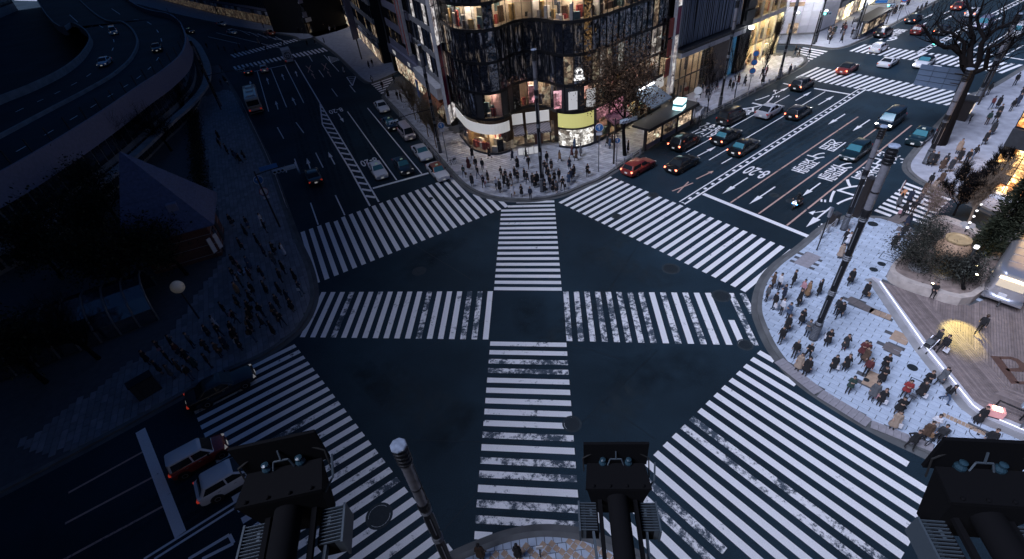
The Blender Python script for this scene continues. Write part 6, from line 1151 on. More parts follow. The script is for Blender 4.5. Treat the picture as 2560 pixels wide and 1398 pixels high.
def car_meshes(kind):
    if kind in KC: return KC[kind]
    L, W, H, st, (rb_, fb_, rr_, fr_), wb = KINDS[kind]; rings = []
    for x, zl_, zt_, hw in st:
        h = hw * W; half = [(0, zl_), (h * .84, zl_), (h * .985, zl_ + .09), (h, zl_ + (zt_ - zl_) * .52), (h * .985, zt_ - .1 * (zt_ - zl_)), (h * .93, zt_ - .02), (h * .6, zt_ + .015), (0, zt_ + .03)]
        rings.append([(x * L, y, z) for y, z in half] + [(x * L, -y, z) for y, z in half[-2:0:-1]])
    body = loft(rings).mesh('body', CP['black'], 40)
    zb = np.interp((rb_ + fb_) / 2, [s_[0] for s_ in st], [s_[2] for s_ in st]) - .06; wb_, wr_ = W * .455, W * .37
    G = []
    for t in (0, .5, .9, 1.0):
        zz_ = zb + (H - zb) * (t if t < 1 else 1); k = min(t, .93) / .93; x0 = (rb_ + (rr_ - rb_) * k) * L; x1 = (fb_ + (fr_ - fb_) * k) * L; w_ = wb_ + (wr_ - wb_) * k ** 1.2
        if t == 1.0: x0 += .16; x1 -= .16; w_ -= .1
        if t == .9: zz_ = H - .05
        G.append(rrect(x0, x1, w_, zz_, .14))
    cabin = loft(G).mesh('roof', CP['black'], 40)
    # panes
    z0, z1_ = zb + .1 * (H - zb), zb + .86 * (H - zb)
    def pt(xb, xr, t, yb, yr, off=(0, 0, 0)): return (xb + (xr - xb) * t + off[0], yb + (yr - yb) * t + off[1], zb + (H - .05 - zb) * t + off[2])
    ws = MB(); rw = MB(); t0, t1 = .12, .93; o_ = .014
    ws.poly([pt(fb_ * L, fr_ * L, t0, -wb_ * .9, -wr_ * .9, (o_, 0, o_)), pt(fb_ * L, fr_ * L, t0, wb_ * .9, wr_ * .9, (o_, 0, o_)), pt(fb_ * L, fr_ * L, t1, wb_ * .9, wr_ * .88, (o_, 0, o_)), pt(fb_ * L, fr_ * L, t1, -wb_ * .9, -wr_ * .88, (o_, 0, o_))])
    rw.poly([pt(rb_ * L, rr_ * L, t0 + .06, wb_ * .86, wr_ * .86, (-o_, 0, o_)), pt(rb_ * L, rr_ * L, t0 + .06, -wb_ * .86, -wr_ * .86, (-o_, 0, o_)), pt(rb_ * L, rr_ * L, t1, -wb_ * .86, -wr_ * .84, (-o_, 0, o_)), pt(rb_ * L, rr_ * L, t1, wb_ * .86, wr_ * .84, (-o_, 0, o_))])
    sides = []
    mid = (rb_ + fb_) / 2 * L + .12 * L * .2
    for sgn in (1, -1):
        for a, b in ((0, 1), (1, 2)):
            xb = [rb_ * L + .16, mid, fb_ * L - .16]; xr = [rr_ * L + .2, mid, fr_ * L - .12]; m = MB(); e = .05
            P = [pt(xb[a] + (e if a else 0), xr[a] + (e if a else 0), .14, wb_ * sgn, wr_ * sgn, (0, sgn * .02, 0)), pt(xb[b] - (e if b == 1 else 0), xr[b] - (e if b == 1 else 0), .14, wb_ * sgn, wr_ * sgn, (0, sgn * .02, 0)), pt(xb[b] - (e if b == 1 else 0), xr[b] - (e if b == 1 else 0), .86, wb_ * sgn, wr_ * sgn, (0, sgn * .016, 0)), pt(xb[a] + (e if a else 0), xr[a] + (e if a else 0), .86, wb_ * sgn, wr_ * sgn, (0, sgn * .016, 0))]
            if sgn > 0: P = P[::-1]
            m.poly(P); sides.append(m.mesh('side_window', M_CGL))
    wr = .33 if kind in ('suv', 'coupe_suv', 'minivan') else .31
    tyre = MB().lathe([(wr * .62, -.1), (wr * .96, -.1), (wr, -.06), (wr, .06), (wr * .96, .1), (wr * .62, .1)], seg=18).mesh('tyre', M_TYRE, 40); rim = MB().lathe([(wr * .62, -.07), (wr * .62, .095), (wr * .5, .105), (wr * .12, .06), (.02, .08)], seg=10).mesh('rim', M_RIM); arch = MB().lathe([(wr * 1.22, -.1), (wr * 1.22, .02)], seg=18).mesh('wheel_arch', M_TRIM)
    yl = W * .34; zt_r, zt_f = np.interp(-.485, [s_[0] for s_ in st], [s_[2] for s_ in st]), np.interp(.47, [s_[0] for s_ in st], [s_[2] for s_ in st])
    hl = MB().box(0, 0, 0, .22, W * .2, .13, 0, .8).mesh('headlight', M_HDL); tl = MB().box(0, 0, 0, .14, W * .2, .17, 0, .85).mesh('taillight', M_TAIL)
    grille = MB().box(0, 0, 0, .1, W * .42, .15).mesh('grille', M_TRIM); bump = MB().box(0, 0, 0, .14, W * .78, .1).mesh('bumper', M_TRIM); plate = MB().box(0, 0, 0, .03, .34, .17).mesh('number_plate', M_PLATE); mirr = MB().box(0, 0, 0, .12, .2, .13, 0, .8).mesh('mirror', CP['black']); taxi = MB().box(0, 0, 0, .16, .36, .14, 0, .8).mesh('roof_lamp', M('taxi_roof_lamp', (.5, .5, .45), .4, emit=(.5, .9, .6), es=.03)); sill = MB().box(0, 0, 0, L * .5, .04, .09).mesh('sill', M_TRIM); hnd = MB().box(0, 0, 0, .16, .03, .03).mesh('door_handle', M_RIM)
    KC[kind] = dict(L=L, W=W, H=H, body=body, cabin=cabin, ws=ws.mesh('windscreen', M_CGL), rw=rw.mesh('rear_window', M_CGL), sides=sides, tyre=tyre, rim=rim, arch=arch, wr=wr, wb=wb, hl=hl, tl=tl, grille=grille, bump=bump, plate=plate, mirr=mirr, taxi=taxi, sill=sill, hnd=hnd, zr=zt_r, zf=zt_f, zb=zb, fb=fb_ * L, st=st)
    return KC[kind]
def omat(o, m, i=0): o.material_slots[i].link = 'OBJECT'; o.material_slots[i].material = m
def car(kind, px, head, paint, label, roofp=None, lit=False, brake=False, taxi=False, teal=False, z=0.0, detail=True, group='cars on the road', cat='car', name='car', at=None):
    k = car_meshes(kind); c = at if at is not None else g(*px); ang = math.atan2(head[1], head[0]); o = empty(name, (c[0], c[1], z), ang, label, cat, group); pm = CP[paint]
    b = part('body', k['body'], o); omat(b, pm); r = part('roof', k['cabin'], o); omat(r, CP[roofp] if roofp else pm)
    w = part('windscreen', k['ws'], o); rw = part('rear_window', k['rw'], o)
    if teal: omat(w, M_CGB); omat(rw, M_CGB)
    for s_ in k['sides']: part('side_window', s_, o)
    L, W = k['L'], k['W']; hx = k['wb'] * L / 2; yo = W / 2 - .1
    for x in (hx + .02 * L, -hx + .02 * L):
        for s_ in (1, -1):
            part('wheel_arch', k['arch'], o, (x, s_ * (W / 2 - .014), k['wr'] + .02), (-s_ * math.pi / 2, 0, 0)); wh = part('wheel', k['tyre'], o, (x, s_ * (W / 2 - .08), k['wr']), (-s_ * math.pi / 2, 0, 0)); part('rim', k['rim'], wh)
    hw = lambda xf: np.interp(xf, [s_[0] for s_ in k['st']], [s_[3] for s_ in k['st']]) * W
    for s_ in (1, -1):
        h = part('headlight', k['hl'], o, (L * .462, s_ * (hw(.46) - W * .1), k['zf'] - .06), (0, 0, -s_ * .35)); t = part('taillight', k['tl'], o, (-L * .481, s_ * (hw(-.48) - W * .09), k['zr'] - .13), (0, 0, s_ * .3))
        if lit: omat(h, M_HDLON)
        if brake: omat(t, M_BRK_)
        part('mirror', k['mirr'], o, (k['fb'] - .35, s_ * (W / 2 + .05), k['zb'] + .17)); part('sill', k['sill'], o, (0, s_ * (W / 2 - .01), .27))
        for x in (.02, -.2): part('door_handle', k['hnd'], o, (x * L, s_ * W / 2 * .995, k['zb'] - .1))
    part('grille', k['grille'], o, (L * .485, 0, k['zf'] - .12)); part('bumper', k['bump'], o, (L * .478, 0, .36)); part('bumper', k['bump'], o, (-L * .478, 0, .42)); part('number_plate', k['plate'], o, (-L * .5 - .012, 0, .62)); part('number_plate', k['plate'], o, (L * .5 + .012, 0, .45))
    if taxi: part('roof_lamp', k['taxi'], o, (.1, 0, k['H'] + .06))
    return o
def bbox_c(x0, y0, x1, y1): return ((x0 + x1) / 2, y1 - .38 * (y1 - y0))
out_, inb = dB, -dB; dAl = (g(800, 258) - g(947, 505)).normalized()
R_ = 'cars on the right-hand road'; A_ = 'cars on the left-hand road'
car('wagon', bbox_c(1553, 396, 1639, 446), out_, 'red', 'red estate car closest to the far corner crowd', brake=True, group=R_); car('sedan', bbox_c(1661, 389, 1748, 439), out_, 'black', 'black sedan beside the red estate with tail lights glowing', brake=True, group=R_)
car('suv', bbox_c(1672, 337, 1748, 384), out_, 'black', 'black crossover next to the long bus shelter', brake=True, group=R_); car('boxy', bbox_c(1773, 324, 1854, 368), out_, 'black', 'black boxy taxi just above the painted 17-19', brake=True, taxi=True, teal=True, group=R_); car('boxy', bbox_c(1818, 353, 1895, 394), out_, 'black', 'black boxy sedan in the lane beside the centre line', brake=True, teal=True, group=R_)
car('minivan', bbox_c(1791, 274, 1862, 320), out_, 'black', 'black minivan parked over the bus lane lettering', group=R_); car('coupe_suv', bbox_c(1886, 263, 1957, 303), out_, 'silver', 'silver crossover with a sloping rear window, only silver car on the right road', group=R_); car('wagon', bbox_c(1959, 262, 2029, 308), out_, 'black', 'black hatchback with tall red rear lamps right of the silver crossover', brake=True, group=R_); car('suv', bbox_c(1970, 195, 2036, 237), out_, 'black', 'black four-wheel drive at the far stop line', brake=True, group=R_)
car('minivan', bbox_c(2180, 272, 2262, 337), inb, 'navy', 'dark people carrier with bright headlamps and teal windscreen', lit=True, teal=True, group=R_); car('boxy', bbox_c(2263, 320, 2330, 372), inb, 'teal', 'blue-roofed taxi pulling out beside the side pavement', lit=False, teal=True, taxi=True, group=R_); car('wagon', bbox_c(2095, 353, 2172, 412), inb, 'teal', 'dark hatchback driving over the painted lane lettering', lit=False, teal=True, group=R_)
car('sedan', bbox_c(2090, 160, 2143, 192), out_, 'red', 'red sedan with a black roof on the nearer far crossing', roofp='black', brake=True, group=R_); car('sports', bbox_c(2190, 145, 2247, 175), out_, 'white', 'white sports car between the two far crossings', group=R_); car('hatch', bbox_c(2166, 110, 2222, 140), out_, 'white', 'white hatchback on the farther far crossing', group=R_); car('sedan', bbox_c(2270, 140, 2345, 180), inb, 'white', 'white car with headlamps on, half hidden by the grey sign board', roofp='black', lit=True, teal=True, group=R_)
car('suv', bbox_c(2180, 70, 2232, 102), out_, 'black', 'black car waiting at the kerb by the far bus shelter', group=R_); car('boxy', bbox_c(2258, 38, 2305, 66), out_, 'navy', 'dark taxi with a green roof lamp and red tail lights in the far traffic', brake=True, taxi=True, group=R_); car('hatch', bbox_c(2271, 66, 2318, 95), out_, 'darkred', 'dark red hatchback behind the far crossing', group=R_); car('sedan', bbox_c(2330, 65, 2378, 95), out_, 'black', 'black sedan behind the branches on the far road', brake=True, group=R_); car('sedan', bbox_c(2375, 8, 2415, 32), out_, 'darkred', 'red taxi farthest up the right road', brake=True, taxi=True, group=R_); car('sedan', bbox_c(2405, 25, 2455, 48), out_, 'white', 'white sedan behind the top branches', brake=True, group=R_)
car('minivan', bbox_c(2430, 50, 2480, 82), inb, 'violet', 'violet-grey van coming through the branches', teal=True, group=R_); car('minivan', bbox_c(2502, 52, 2570, 112), inb, 'white', 'large white van at the right edge of the far road', teal=True, group=R_); car('hatch', (1897, 112), (-.6, .8), 'silver', 'silver car parked in the side street by the timber-framed screen', group=R_)
car('boxy', bbox_c(920, 403, 975, 455), -dAl, 'white', 'white taxi at the stop line beside the hatched strip', taxi=True, teal=True, group=A_); car('boxy', bbox_c(982, 395, 1037, 442), -dAl, 'navy', 'dark taxi between the white taxi and the orange one', taxi=True, teal=True, group=A_); car('boxy', bbox_c(1065, 405, 1128, 460), -dAl, 'white', 'orange and white taxi with its nose on the zebra crossing', roofp='orange', taxi=True, teal=True, group=A_); car('sedan', bbox_c(1029, 360, 1085, 410), -dAl, 'white', 'white sedan parked behind the orange taxi', teal=True, group=A_); car('van', bbox_c(997, 311, 1040, 362), -dAl, 'pinkwhite', 'pinkish-white delivery van at the left pavement kerb', group=A_, cat='van', name='van'); car('boxy', bbox_c(962, 291, 992, 335), -dAl, 'navy', 'dark taxi ahead of the white car at the kerb', taxi=True, teal=True, group=A_); car('sedan', bbox_c(935, 248, 978, 292), -dAl, 'white', 'white sedan nearest the little side street', group=A_)
car('sedan', bbox_c(767, 425, 808, 465), dAl, 'navy', 'lone dark car driving away on the left road', group=A_); car('hatch', bbox_c(648, 160, 677, 190), dAl, 'pinkwhite', 'pale pinkish van waiting at the far left stop line', group=A_); car('sedan', bbox_c(607, 170, 637, 192), dAl, 'navy', 'dark car beside the park at the far left stop line', group=A_)
dfl = (g(700, 90) - g(520, 60)).normalized()
for bb_, p_, l_, hd in (((565, 70, 598, 95), 'white', 'white car in the far left junction, nearer of the pale pair', dfl), ((540, 52, 572, 72), 'white', 'white car in the far left junction, behind the nearer one', dfl), ((655, 75, 695, 96), 'orange', 'orange taxi passing before the department store', -dfl), ((458, 72, 495, 90), 'darkred', 'dark red taxi below the curved viaduct', dfl)): car('boxy', bbox_c(*bb_), hd, p_, l_, taxi='taxi' in l_, group=A_)
dSW = (-wl).normalized()
car('sedan', (562, 978), dSW, 'black', 'black limousine turning along the park kerb at lower left', group='cars at the lower left crossing'); car('kei', (508, 1152), dSW, 'red', 'small red van with a pale roof waiting behind the lower left crossing', roofp='white', group='cars at the lower left crossing'); car('hatch', (592, 1200), dSW, 'white', 'white hatchback half hidden behind the left floodlight', group='cars at the lower left crossing')
for i, t in enumerate((16, 22, 27)):
    c = MID[t]; q = MID[t + 1]; f_ = .45 if i % 2 else -.4; O_ = outer[t] if f_ > 0 else inn[t]; cc = (c[0] + (O_[0] - c[0]) * abs(f_), c[1] + (O_[1] - c[1]) * abs(f_)); car(('van', 'sedan', 'sedan')[i], None, (q[0] - c[0], q[1] - c[1]), ('white', 'navy', 'silver')[i], ('white van', 'dark car', 'grey car')[i] + ' driving round the curved viaduct', z=8.0, at=cc, group='cars on the viaduct')
def bus(px, head, label):
    c = g(*px); o = empty('bus', (c.x, c.y, 0), math.atan2(head[1], head[0]), label, 'bus'); L, W, H = 10.2, 2.45, 3.0
    rings = [[(x, y * s_, .35 + (z - .35) * (s_ if z > 1 else 1)) for y, z in ((0, .35), (1.15, .35), (1.22, .5), (1.225, 1.6), (1.2, 2.7), (1.05, 2.95), (0, 3.02), (-1.05, 2.95), (-1.2, 2.7), (-1.225, 1.6), (-1.22, .5), (-1.15, .35))] for x, s_ in ((-5.1, .93), (-5.02, .985), (-4.8, 1), (4.8, 1), (5.02, .985), (5.1, .93))]
    loft(rings).build('body', CP['cream'], o, smooth=40)
    for s_ in (1, -1):
        for k in range(7): MB().box(0, 0, 0, 1.15, .03, .85).build('side_window', M_CGL, o, loc=(-4.2 + k * 1.3, s_ * 1.218, 2.0))
        for x in (-3.0, 3.0): wh = part('wheel', MB().lathe([(.28, -.14), (.46, -.13), (.48, 0), (.46, .13), (.28, .14)], seg=16).mesh('tyre', M_TYRE), o, (x, s_ * 1.12, .48), (-s_ * math.pi / 2, 0, 0)); part('rim', MB().lathe([(.28, .05), (.1, .12)], seg=10).mesh('rim', M_RIM), wh)
    MB().box(-5.08, 0, 2.1, .06, 2.0, .9).build('rear_window', M_CGL, o); MB().box(5.08, 0, 1.9, .06, 2.2, 1.2).build('windscreen', M_CGL, o); MB().box(-5.1, 0, 1.35, .05, 2.0, .35).build('advert_panel', M('bus_rear_advert', (.35, .28, .2), .6, var=.5, scale=8), o); MB().box(-5.1, 0, .6, .12, 2.3, .3).build('bumper', M_TRIM, o)
    for y in (-.95, .95): MB().box(-5.1, y, .95, .06, .25, .25).build('taillight', M_TAIL, o)
    for x in (-3.2, 0, 3.0): MB().box(x, 0, 3.08, 1.3, 1.3, .18, 0, .9).build('roof_unit', CP['cream'], o)
    MB().box(-4.2, 0, 3.04, .1, 1.8, .05).build('roof_rib', M_GREYM, o); return o
bus((640, 268), dAl, 'cream city bus in the nearest-to-park lane of the left road')
def truck(px, head, label):
    c = g(*px); o = empty('delivery_truck', (c.x, c.y, 0), math.atan2(head[1], head[0]), label, 'truck'); MB().box(-.8, 0, 1.75, 4.2, 2.0, 2.3).build('cargo_box', CP['white'], o); loft([rrect(1.4, 3.1, .95, .5, .1), rrect(1.4, 3.1, .95, 1.3, .12), rrect(1.4, 2.7, .85, 2.1, .15)]).build('cab', CP['white'], o); MB().box(2.98, 0, 1.65, .2, 1.6, .6).build('windscreen', M_CGL, o); MB().box(0, 0, .5, 5.6, 1.2, .2).build('chassis', M_TRIM, o)
    lg = MB(); 
    for i in range(20): a, b = 2 * math.pi * i / 20, 2 * math.pi * (i + 1) / 20; lg.poly([(-2.905, .78 * math.cos(a), 1.75 + .78 * math.sin(a)), (-2.905, .78 * math.cos(b), 1.75 + .78 * math.sin(b)), (-2.905, .64 * math.cos(b), 1.75 + .64 * math.sin(b)), (-2.905, .64 * math.cos(a), 1.75 + .64 * math.sin(a))])
    for y, z, w, h in ((.3, 1.8, .13, 1.0), (.0, 1.75, .6, .12), (.0, 1.35, .6, .12), (-.28, 1.55, .12, .5), (.0, 2.2, .5, .1)): lg.box(-2.9, y, z, .02, w, h)
    lg.build('round_logo', M_TRIM, o)
    for s_ in (1, -1):
        for x in (-1.8, 2.2): wh = part('wheel', MB().lathe([(.22, -.12), (.38, -.11), (.4, 0), (.38, .11), (.22, .12)], seg=14).mesh('tyre', M_TYRE), o, (x, s_ * .85, .4), (-s_ * math.pi / 2, 0, 0)); part('rim', MB().lathe([(.22, .04), (.06, .1)], seg=8).mesh('rim', M_RIM), wh)
        MB().box(-2.92, s_ * .8, .62, .05, .25, .18).build('taillight', M_TAIL, o)
    return o
truck((722, 152), dAl, 'white box truck with a round black logo at the far left crossing')
# scooter
SCO = empty('motor_scooter', (*g(1990, 518), 0), math.atan2(inb[1], inb[0]), 'dark motor scooter with a white lit front shield riding to the stop line', 'scooter')
for x in (-.62, .68): wh = part('wheel', MB().lathe([(.14, -.05), (.24, -.06), (.26, 0), (.24, .06), (.14, .05)], seg=14).mesh('tyre', M_TYRE), SCO, (x, 0, .26), (math.pi / 2, 0, 0)); part('rim', MB().lathe([(.14, -.03), (.14, .03)], seg=10).mesh('rim', M_RIM), wh)
loft([[(-.8, .12 * c_, .55 + .12 * s_) for c_, s_ in ((1, 0), (.7, .7), (0, 1), (-.7, .7), (-1, 0), (-.7, -.7), (0, -1), (.7, -.7))], [(-.4, .19 * c_, .56 + .2 * s_) for c_, s_ in ((1, 0), (.7, .7), (0, 1), (-.7, .7), (-1, 0), (-.7, -.7), (0, -1), (.7, -.7))], [(0, .17 * c_, .5 + .2 * s_) for c_, s_ in ((1, 0), (.7, .7), (0, 1), (-.7, .7), (-1, 0), (-.7, -.7), (0, -1), (.7, -.7))]]).build('body', CP['black'], SCO, smooth=50)
MB().box(.2, 0, .3, .55, .3, .08).build('floorboard', M_TRIM, SCO); MB().box(-.35, 0, .8, .75, .28, .1, 0, .85).build('seat', M_TRIM, SCO); MB().bar((.48, 0, .35), (.62, 0, .95), .16, .34).build('front_shield', CP['white'], SCO); MB().tube([(.45, -.34, 1.02), (.52, 0, 1.0), (.45, .34, 1.02)], .022, 6).build('handlebar', M_TRIM, SCO); MB().tube([(.68, 0, .26), (.56, 0, .9)], .035, 6).build('fork', M_RIM, SCO)
for y in (-.1, .1): MB().box(.68, y, .78, .05, .1, .12).build('headlight', M_HDLON, SCO)
for y in (-.4, .4): MB().box(.46, y, 1.1, .03, .14, .1).build('mirror', M_TRIM, SCO); MB().box(.6, y * .55, .62, .05, .1, .1).build('blue_lamp', M('blue_running_lamp', (.05, .2, .6), .3, emit=(.1, .4, 1), es=1.5), SCO)
MB().box(-.85, 0, .62, .06, .2, .1).build('taillight', M_TAIL, SCO); MB().tube([(-.2, .16, .28), (-.75, .18, .34)], .05, 7).build('exhaust', M_RIM, SCO)
# ---------------------------------------------------------------- people: one continuous surface each, grown from tapered limbs
def surface_net(prims, lo, hi, h, k=.035):
    ax = [np.arange(lo[i], hi[i] + h, h) for i in range(3)]; X, Y, Z = np.meshgrid(*ax, indexing='ij'); P = np.stack([X, Y, Z], -1).astype(np.float32)
    D = np.full(X.shape, 9.0, np.float32); Dm = np.full(X.shape, 9.0, np.float32); MI = np.zeros(X.shape, np.int8)
    for (a, b, r0, r1, mi) in prims:
        a = np.array(a, np.float32); b = np.array(b, np.float32); ab = b - a; t = np.clip(((P - a) @ ab) / max(float(ab @ ab), 1e-9), 0, 1); d = np.linalg.norm(P - a - t[..., None] * ab, axis=-1) - (r0 + (r1 - r0) * t)
        w = d < Dm; MI[w] = mi; Dm = np.minimum(Dm, d); q = np.clip(.5 + .5 * (D - d) / k, 0, 1); D = D * (1 - q) + d * q - k * q * (1 - q)
    S = D < 0; n = [s_ - 1 for s_ in D.shape]; c = [(i, j, l) for i in (0, 1) for j in (0, 1) for l in (0, 1)]
    sl = lambda o: tuple(slice(o[i], o[i] + n[i]) for i in range(3)); cnt = sum(S[sl(o)].astype(np.int8) for o in c); act = (cnt > 0) & (cnt < 8); idx_ = -np.ones(act.shape, np.int32); idx_[act] = np.arange(act.sum())
    acc = np.zeros((*act.shape, 3), np.float32); num = np.zeros(act.shape, np.float32)
    for a_ in c:
        for i in range(3):
            if a_[i]: continue
            b_ = list(a_); b_[i] = 1; da, db = D[sl(a_)], D[sl(b_)]; cr = (da < 0) != (db < 0); t = np.where(cr, da / np.where(cr, da - db, 1), 0)
            for q in range(3): acc[..., q] += np.where(cr, a_[q] + (t if q == i else 0), 0)
            num += cr
    I, J, K = np.nonzero(act); v = acc[act] / num[act][:, None]; V = np.stack([ax[0][I] + v[:, 0] * h, ax[1][J] + v[:, 1] * h, ax[2][K] + v[:, 2] * h], -1); vm = MI[I, J, K]
    F = []
    for i in range(3):
        j, l = (i + 1) % 3, (i + 2) % 3; a0 = [slice(1, -1)] * 3; a0[i] = slice(0, -1); a1 = list(a0); a1[i] = slice(1, None); s0, s1 = S[tuple(a0)], S[tuple(a1)]; cr = s0 != s1; e = np.argwhere(cr)
        e[:, j] += 1; e[:, l] += 1; fl = s0[cr]
        def cell(dj, dl): q = e.copy(); q[:, j] += dj; q[:, l] += dl; return idx_[q[:, 0], q[:, 1], q[:, 2]]
        Q = np.stack([cell(-1, -1), cell(0, -1), cell(0, 0), cell(-1, 0)], -1); Q[~fl] = Q[~fl][:, ::-1]; F.append(Q)
    F = np.concatenate(F); F = F[(F >= 0).all(1)]; return V, F, vm[F[:, 0]]
def body(pose, coat=0, hair=0, skirt=False, wide=1.0, bare=False):
    """prims: (p, q, r0, r1, slot) slots: 0 skin 1 top 2 bottoms 3 shoes 4 hair"""
    J = dict(hip=(.0, .0, .94), chest=(0, 0, 1.32), neck=(0, 0, 1.46), head=(0, -.02, 1.6)); J.update(pose.get('J', {})); V_ = lambda p: np.array(p, float); P = []
    hp, ch, nk, hd = V_(J['hip']), V_(J['chest']), V_(J['neck']), V_(J['head'])
    for s_ in (-.05, .05): P.append((hp + (s_ * 1.3, 0, 0), ch + (s_ * 1.8, 0, -.02), .115 * wide, .115 * wide, 1))
    P.append((ch + (-.13, 0, .05), ch + (.13, 0, .05), .075, .075, 1)); P.append((ch, nk, .08, .055, 1)); P.append((nk, nk + (hd - nk) * .5, .05, .05, 0))
    P.append((hd + (0, -.012, -.05), hd + (0, .005, .045), .078, .092, 0)); P.append((hd + (0, -.1, -.015), hd + (0, -.085, .01), .016, .012, 0))
    for s_ in (-1, 1): P.append((hd + (s_ * .095, .01, -.02), hd + (s_ * .095, .015, .01), .018, .02, 0))
    P.append((hd + (0, .03, .045), hd + (0, .025, .06), .1, .098, 4)); P.append((hd + (0, .045, -.02), hd + (0, .04, .03), .085, .09, 4)); P.append((hd + (-.05, -.045, .085), hd + (.05, -.045, .085), .035, .035, 4))
    if hair:
        for s_ in (-.05, 0, .05): P.append((hd + (s_, .05, 0), hd + (s_ * 1.3, .09, -.2 - .06 * hair), .07, .045, 4))
    for i, s_ in ((0, -1), (1, 1)):
        kn, an = V_(pose['legs'][i][0]), V_(pose['legs'][i][1]); h0 = hp + (s_ * .09, 0, -.03); lm = 0 if bare else 2
        P.append((h0, kn, .092, .062, 2 if not bare else 2)); P.append((kn, an, .058, .04, lm)); td = V_(pose['legs'][i][2]) if len(pose['legs'][i]) > 2 else V_((0, -.14, -.03)); P.append((an + (0, .02, -.04), an + td, .042, .036, 3))
        el, wr_ = V_(pose['arms'][i][0]), V_(pose['arms'][i][1]); sh = ch + (s_ * .165, 0, .06); P.append((sh, el, .062, .05, 1)); P.append((el, wr_, .048, .034, 1)); hd_ = wr_ + (wr_ - el) / np.linalg.norm(wr_ - el) * .06; P.append((wr_, hd_, .03, .034, 0))
    if coat:
        kz = {1: .74, 2: .56, 3: .40}[coat]; cx = np.mean([V_(l[0])[:2] for l in pose['legs']], 0) * .5
        for s_ in (-.06, .06): P.append((hp + (s_, 0, .05), (cx[0] + s_ * 1.6, cx[1], kz), .13, .125 + .03 * coat, 1))
        for l in pose['legs']:
            kk = hp + (V_(l[0]) - hp) * .72; P.append((hp, (kk[0], kk[1], max(kz, kk[2])), .12, .115, 1))
    if skirt:
        for s_ in (-.05, .05): P.append((hp + (s_, 0, 0), (s_ * 1.6, 0, .55), .12, .19, 2))
    pts = np.array([p[i] for p in P for i in (0, 1)]); lo, hi = pts.min(0) - .27, pts.max(0) + .27; lo[2] = max(lo[2], -.06) if min(pts[:, 2]) > -.1 else lo[2]
    V, F, fm = surface_net(P, lo, hi, .024); m = MB(); m.v = [tuple(map(float, v)) for v in V]; m.f = [tuple(map(int, f)) for f in F]; m.mi = [int(x) for x in fm]
    for i in (0, 1):   # fingers: four of different length and a thumb leaving the side of the palm
        el, wr_ = V_(pose['arms'][i][0]), V_(pose['arms'][i][1]); d = Vector((wr_ - el) / np.linalg.norm(wr_ - el)); sd = d.cross(Vector((0, -1, .2))).normalized(); bk = d.cross(sd); m.cur = 0; c0 = Vector(wr_) + d * .07
        for j, ln in enumerate((.055, .066, .062, .048)): b0 = c0 + sd * (.021 * (j - 1.5)); m.tube([b0, b0 + d * ln * .6 + bk * .012, b0 + d * ln * .9 + bk * .034], [.0095, .0085, .006], 5)
        s_ = 1 if i == 0 else -1; b0 = c0 - d * .045 + sd * (.03 * s_); m.tube([b0, b0 + d * .035 + sd * (.026 * s_) + bk * .01, b0 + d * .062 + sd * (.024 * s_) + bk * .02], [.011, .01, .007], 5)
    m.cur = 4
    for s_ in (-1, 1): m.box(*(hd + (s_ * .035, -.098, .012)), .022, .012, .01)
    m.cur = 0; m.box(*(hd + (0, -.094, -.055)), .04, .012, .008)
    return m.mesh('person', [SKIN, TOPS['black'], TOPS['black'], SHOE, HAIR['black']], 60)
SKIN = M('skin', (.42, .26, .19), .6); SHOE = M('dark_shoe', (.015, .014, .014), .5)
def cloth(n, c): return M('cloth_' + n, c, .9, var=.15, scale=9)
TOPS = {k: cloth(k, c) for k, c in dict(black=(.010, .010, .012), charcoal=(.025, .026, .03), navy=(.014, .02, .04), grey=(.085, .09, .10), beige=(.30, .23, .18), white=(.58, .58, .62), red=(.24, .03, .03), brown=(.075, .045, .03), maroon=(.10, .025, .025), green=(.025, .05, .045), camel=(.22, .13, .07), denim=(.05, .08, .14), pink=(.42, .22, .24), blue=(.06, .12, .25), rust=(.2, .08, .04)).items()}
HAIR = {'black': M('black_hair', (.012, .010, .010), .5), 'brown': M('brown_hair', (.05, .028, .018), .5), 'grey': M('grey_hair', (.30, .29, .28), .6)}
S0 = [((-.09, 0, .5), (-.1, .01, .09)), ((.09, 0, .5), (.1, .01, .09))]; A0 = [((-.24, .02, 1.1), (-.25, -.04, .85)), ((.24, .02, 1.1), (.25, -.04, .85))]
AP = [((-.25, .0, 1.12), (-.09, -.26, 1.22)), ((.25, 0, 1.12), (.09, -.27, 1.24))]; W0 = [((-.09, -.2, .52), (-.1, -.24, .1), (0, -.14, .0)), ((.09, .08, .5), (.1, .36, .16), (0, -.1, -.09))]; AW = [((-.23, .14, 1.12), (-.24, .12, .86)), ((.23, -.12, 1.12), (.23, -.26, .9))]
AF = [((-.24, .02, 1.1), (-.2, -.16, 1.0)), ((.25, -.1, 1.16), (.06, -.17, 1.46))]; AK = [((-.38, .06, 1.16), (-.2, -.02, .96)), ((.38, .06, 1.16), (.2, -.02, .96))]; SK = [((-.16, 0, .5), (-.22, .02, .09)), ((.16, -.05, .5), (.22, -.08, .09))]; AX = [((-.23, -.1, 1.12), (.1, -.2, 1.16)), ((.23, -.1, 1.12), (-.1, -.21, 1.2))]; AB = [((-.23, .02, 1.1), (-.2, -.2, 1.02)), ((.24, .02, 1.1), (.25, -.03, .85))]
DN = {'head': (0, -.05, 1.59)}; UPH = {'head': (0, .0, 1.6)}
PV = {}
